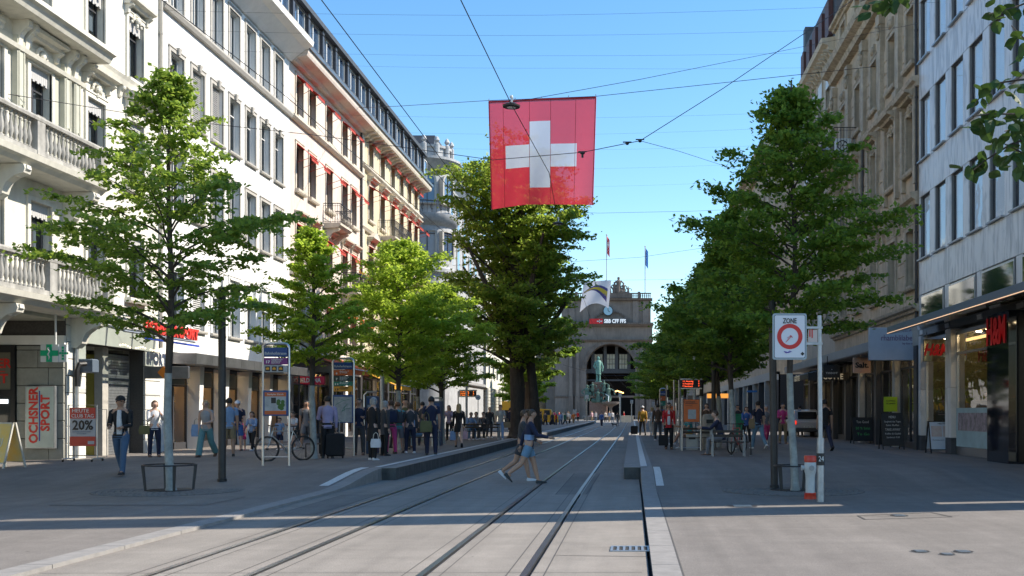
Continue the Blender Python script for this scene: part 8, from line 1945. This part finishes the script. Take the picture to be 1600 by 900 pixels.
CROWD = [ # x, feet, H, rz, label, kw
 (601, 712, 1.66, 320, 'woman in dark coat close behind the woman in the black coat', dict(top='darkgrey', bot='black', hair='grey', style='bob', coat=.1, female=True, shoes='shoe_black')),
 (611, 709, 1.68, 30, 'person with large dark backpack and pink trousers in the waiting crowd', dict(top='darkgrey', bot='pink', hair='brown', hat=('brown', True), arms=HF, shoes='shoe_black', backpack=('navy', 'large dark backpack worn above pink trousers'))),
 (622, 708, 1.66, 20, 'person in aqua top and grey shorts in the waiting crowd', dict(top='aqua', bot='grey', hair='red', sleeve='short', bottom='shorts', shoes='shoe_black', sk='tan', backpack=('darkgrey', 'dark backpack on the aqua top'))),
 (633, 702, 1.80, 200, 'tall dark haired man in olive jacket behind the crowd', dict(top='olive', bot='darkgrey', hair='dark', shoes='shoe_black')),
 (641, 708, 1.62, 20, 'woman with shoulder length brown hair, dark top and dark jeans', dict(top='darkgrey', bot='navy', hair='brown', style='bob', female=True, arms=BAGP, shoes='shoe_white')),
 (616, 700, 1.60, 300, 'person in teal jacket deep inside the crowd', dict(top='green', bot='darkgrey', hair='brown', female=True, style='bob', shoes='shoe_black')),
 (660, 696, 1.74, 10, 'man in dark shirt facing away left of the man in navy', dict(top='darkgrey', bot='navy', hair='dark', shoes='shoe_black')),
 (702, 688, 1.66, 175, 'woman with lavender scarf behind the thin post', dict(top='lavender', bot='black', hair='dark', style='long', female=True, shoes='shoe_black')),
 (765, 684, 1.60, 210, 'person in dark jacket beside the trunk of the big tree', dict(top='darkgrey', bot='darkgrey', hair='grey', shoes='shoe_white')),
 (810, 680, 1.72, 10, 'person in dark clothes walking away right of the big tree', dict(top='navy', bot='darkgrey', hair='dark', legs=WALK, shoes='shoe_black')),
]
for i, (x, y, H, rz, lab, kw) in enumerate(CROWD):
    kw.setdefault('legs', [ST, ((8, 14, 5), (-4, 2, 4)), ((-6, 4, 5), (6, 16, 7))][i % 3]); kw.setdefault('arms', [DN, HF, BAGP, PH][i % 4]); kw.setdefault('lean', (i*3) % 8); person(x, y, H, rz, lab, group='people waiting on the left platform', **kw)
bag(gp(636, 705)+Vector((-.05, -.35, 1.2)), 'palepink', 'pale pink tote bag in the waiting crowd', .3, .36, .12); bag(gp(648, 705)+Vector((.0, -.3, 1.25)), 'paleblue', 'pale blue tote bag in the waiting crowd', .26, .32, .1)
ps = gp(655, 700); person(655, 700, 1.66, 140, 'seated person in light jeans on the bench left of the man in navy', 'darkgrey', 'lightdenim', 'dark', legs=SIT, arms=HF, sit=.44, lean=8, shoes='shoe_brown')
t_ = person(674, 711, 1.80, 12, 'man in navy polo and dark trousers facing away with a shoulder bag', 'navy', 'navy', 'dark', legs=ST, arms=BAGP, sleeve='short', shoes='shoe_black', sk='tan')
bag(Vector((t_[2].x-.12, t_[2].y-.2, t_[2].z+1.35)), 'olive', 'grey olive shoulder bag of the man in navy', .34, .34, .14, .28)
t_ = person(717, 699, 1.68, 10, 'woman with long blond hair, black dress and black ankle boots', 'black', 'black', 'blond', 'long', legs=WALK, arms=DN, female=True, bottom='dress', shoes='shoe_black')
bag(Vector((t_[2].x-.22, t_[2].y-.05, t_[2].z+.72)), 'paleblue', 'pale blue carrier bag held by the blond woman', .2, .34, .1, .1); bag(Vector((t_[2].x+.26, t_[2].y-.05, t_[2].z+.72)), 'palepink', 'pale pink carrier bag held by the blond woman', .16, .3, .1, .1)
for x, rz, tp, bt, lab, hr_ in ((735, 200, 'paleblue', 'lightdenim', 'seated person in pale blue shirt leaning forward on the long bench', 'dark'), (744, 190, 'grey', 'darkgrey', 'seated person in grey on the long bench', 'brown'), (756, 170, 'darkgrey', 'darkgrey', 'seated person in dark clothes at the right end of the long bench', 'dark')):
    person(x, 687, 1.7, rz, lab, tp, bt, hr_, legs=SIT, arms=HF, sit=.45, lean=16 if x == 735 else 4, shoes='shoe_white', group='people sitting on the long bench')
t_ = person(782, 687, 1.72, 185, 'person in white t-shirt and pale trousers carrying a tan bag', 'offwhite', 'paleblue', 'brown', legs=WALK, arms=BAGP, sleeve='short', female=True)
bag(Vector((t_[2].x+.32, t_[2].y-.05, t_[2].z+1.05)), 'khaki', 'tan handbag of the person in the white t-shirt', .34, .28)
# --- two walkers crossing the tracks
q = person(826, 756, 1.68, -82, 'woman in dark sweater with pale stripe and denim shorts crossing the tracks', 'navy', 'lightdenim', 'brown', 'bun', sk='tan', legs=BIG, arms=((-30, 14, 6), (30, 48, 8)), bottom='shorts', female=True, shoes='shoe_black', stripe='paleblue', z=0, lean=4)
person(815, 752, 1.66, -84, 'second walker half hidden behind the woman crossing the tracks', 'darkgrey', 'darkgrey', 'brown', 'short', sk='tan', legs=BIG2, arms=((-18, 10, 6), (20, 40, 8)), bottom='shorts', female=True, shoes='shoe_white', z=0, lean=4)
# --- far people on the road and square
FAR = [(863, 668, 1.7, 'darkgrey', 'navy'), (869, 668, 1.7, 'red', 'navy'), (876, 667, 1.72, 'paleblue', 'denim'), (883, 667, 1.68, 'green', 'darkgrey'), (890, 665, 1.7, 'white', 'black'), (852, 668, 1.72, 'darkgrey', 'black'), (896, 664, 1.7, 'orange', 'khaki'),
   (838, 671, 1.7, 'navy', 'black'), (845, 670, 1.72, 'darkgrey', 'denim'), (831, 670, 1.66, 'white', 'black'), (805, 672, 1.72, 'lavender', 'navy'), (797, 673, 1.7, 'navy', 'black')]
WH = ['first', 'second', 'third', 'fourth', 'fifth', 'sixth', 'seventh', 'eighth', 'ninth', 'tenth', 'eleventh', 'twelfth', 'thirteenth', 'fourteenth', 'fifteenth', 'sixteenth']
CN = dict(darkgrey='dark grey', paleblue='pale blue', offwhite='off white', lightgrey='light grey', palepink='pale pink')
for i, (x, y, H, tp, bt) in enumerate(sorted(FAR)):
    person(x, y, H, (i*67) % 360, 'distant walker in a %s top, %s from the left beyond the big tree' % (CN.get(tp, tp), WH[i]), tp, bt, ['dark', 'brown', 'blond', 'grey'][i % 4], legs=[WALK, ST, WALK2][i % 3], arms=DN, z=0 if x > 835 else None, group='people far off on the road', female=i % 2 == 0, style='short' if i % 2 else 'bob')
person(940, 667, 1.72, 170, 'person in blue top and dark trousers on the tracks below the monument', 'blue', 'navy', 'dark', legs=WALK, arms=DN, z=0); person(965, 666, 1.7, 15, 'person in grey walking a small dog on the tracks', 'darkgrey', 'lightgrey', 'brown', legs=WALK2, arms=DN, z=0)
for i, (x, Y, tp) in enumerate([(866, 165, 'pink'), (874, 170, 'red'), (888, 168, 'white'), (897, 175, 'palepink'), (903, 168, 'red'), (925, 172, 'palepink'), (931, 174, 'white'), (946, 170, 'offwhite'), (952, 174, 'paleblue'), (957, 172, 'white'), (975, 178, 'red')]):
    person(x, 0, 1.85, (i*83) % 360, 'tiny sunlit person in a %s top on the square, %s from the left' % (CN.get(tp, tp), WH[i]), tp, ['denim', 'black', 'khaki'][i % 3], ['dark', 'brown', 'blond'][i % 3], legs=ST, arms=DN, Y=Y, z=0, group='people on the sunlit square', female=i % 2 == 0, style='short')
# small dog on a lead
p = gp(960.5, 667, 0); t = thing('dog', 'small dark dog beside the person in grey on the tracks', 'dog', p, R(80))
V = [Vector(v) for v in ((0, .25, .32), (0, 0, .30), (0, -.22, .31), (0, .34, .42), (0, .44, .43), (0, -.32, .42))]; E = [(1, 0), (1, 2), (0, 3), (3, 4), (2, 5)]; rr = [.08, .075, .075, .05, .03, .015]
for sx in (-1, 1):
    for y, kx in ((.22, .02), (-.2, -.05)):
        j = 0 if y > 0 else 2; V += [Vector((sx*.05, y, .2)), Vector((sx*.05, y+kx, .11)), Vector((sx*.05, y, .02))]; n = len(V); E += [(j, n-3), (n-3, n-2), (n-2, n-1)]; rr += [.035, .02, .018]
me = skin_mesh('body', V, E, rr, 1, CL['darkgrey'], 1); o = bpy.data.objects.new('body', me); C.objects.link(o); o.parent = t
# --- right side
t_ = person(1004, 680, 1.72, 8, 'person in mustard jacket and black trousers pulling a black trolley', 'mustard', 'black', 'brown', legs=WALK, arms=DN, hat=('white', False), shoes='shoe_black', backpack=('mustard', 'mustard coloured backpack seen from behind'))
suitcase(gp(991, 680), 'black trolley case tilted behind the person in mustard', h=.55, w_=.42)
t_ = person(1019, 681, 1.66, 6, 'person dressed in white carrying a pale bundle', 'white', 'offwhite', 'blond', 'bob', legs=WALK2, arms=BAGP, female=True); bag(Vector((t_[2].x+.35, t_[2].y-.1, t_[2].z+1.42)), 'white', 'white bundle under the arm of the person in white', .5, .34, .22, .05)
t_ = person(1045, 702, 1.66, 180, 'woman in red jacket, black trousers and sunglasses carrying a dark bag', 'red', 'black', 'dark', 'bob', legs=((3, 4, 1), (-4, 6, 1)), arms=((10, 35, 8), (12, 45, 8)), female=True, glasses=True, coat=.02, shoes='shoe_brown', sk='tan')
bag(Vector((t_[2].x-.2, t_[2].y-.12, t_[2].z+.72)), 'black', 'dark shoulder bag of the woman in red', .34, .38, .12, .2)
person(1079, 700, 1.66, 108, 'seated woman in yellow shorts behind the orange notice board', 'aqua', 'mustard', 'dark', 'bob', legs=((80, 72, 4), (92, 60, 4)), arms=HF, sit=.45, sleeve='short', bottom='shorts', female=True, lean=8, sk='tan')
person(1128, 711, 1.78, 88, 'man in navy pullover and grey trousers sitting hunched on the bench', 'navy', 'grey', 'brown', legs=((84, 80, 4), (78, 98, 4)), arms=((42, 50, 4), (38, 55, 4)), sit=.45, lean=17, shoes='shoe_brown', sk='fair')
person(1166, 692, 1.60, 190, 'person in blue and yellow top left of the woman in jeans', 'blue', 'black', 'brown', legs=WALK, arms=HF, shoes='shoe_white', style='bob', female=True)
t_ = person(1185, 701, 1.76, 20, 'woman in navy t-shirt and blue jeans walking away with a tan bag', 'navy', 'lightdenim', 'dark', 'bun', legs=WALK, arms=DN, sleeve='short', female=True); bag(Vector((t_[2].x-.25, t_[2].y-.05, t_[2].z+1.28)), 'khaki', 'tan bag over the shoulder of the woman in jeans', .2, .36)
person(1197, 693, 1.66, 185, 'grey haired woman in bright pink trousers', 'grey', 'pink', 'grey', 'short', legs=WALK2, arms=HF, female=True)
person(1223, 693, 1.70, 180, 'person with pink shirt, dark jacket and khaki trousers', 'pink', 'khaki', 'dark', legs=ST, arms=HF, shoes='shoe_brown', female=True)
person(1152, 685, 1.70, 200, 'person in dark jacket standing between the trunks on the right platform', 'darkgrey', 'black', 'dark', legs=ST, arms=DN)
person(1104, 690, 1.72, 160, 'person in grey brown top behind the pale litter bin', 'brown', 'darkgrey', 'brown', legs=ST, arms=HF, style='bob', female=True)
person(1028, 688, 1.70, 10, 'person in brown coat half hidden left of the woman in red', 'brown', 'darkgrey', 'dark', legs=ST, arms=DN)
person(1289, 704, 1.80, 10, 'man in black t-shirt and dark jeans walking away behind the zone sign', 'black', 'navy', 'dark', legs=WALK, arms=DN, sleeve='short', sk='tan', shoes='shoe_black')
person(1250, 682, 1.70, 30, 'person in dark clothes beside the white car', 'darkgrey', 'black', 'dark', legs=ST, arms=HF)
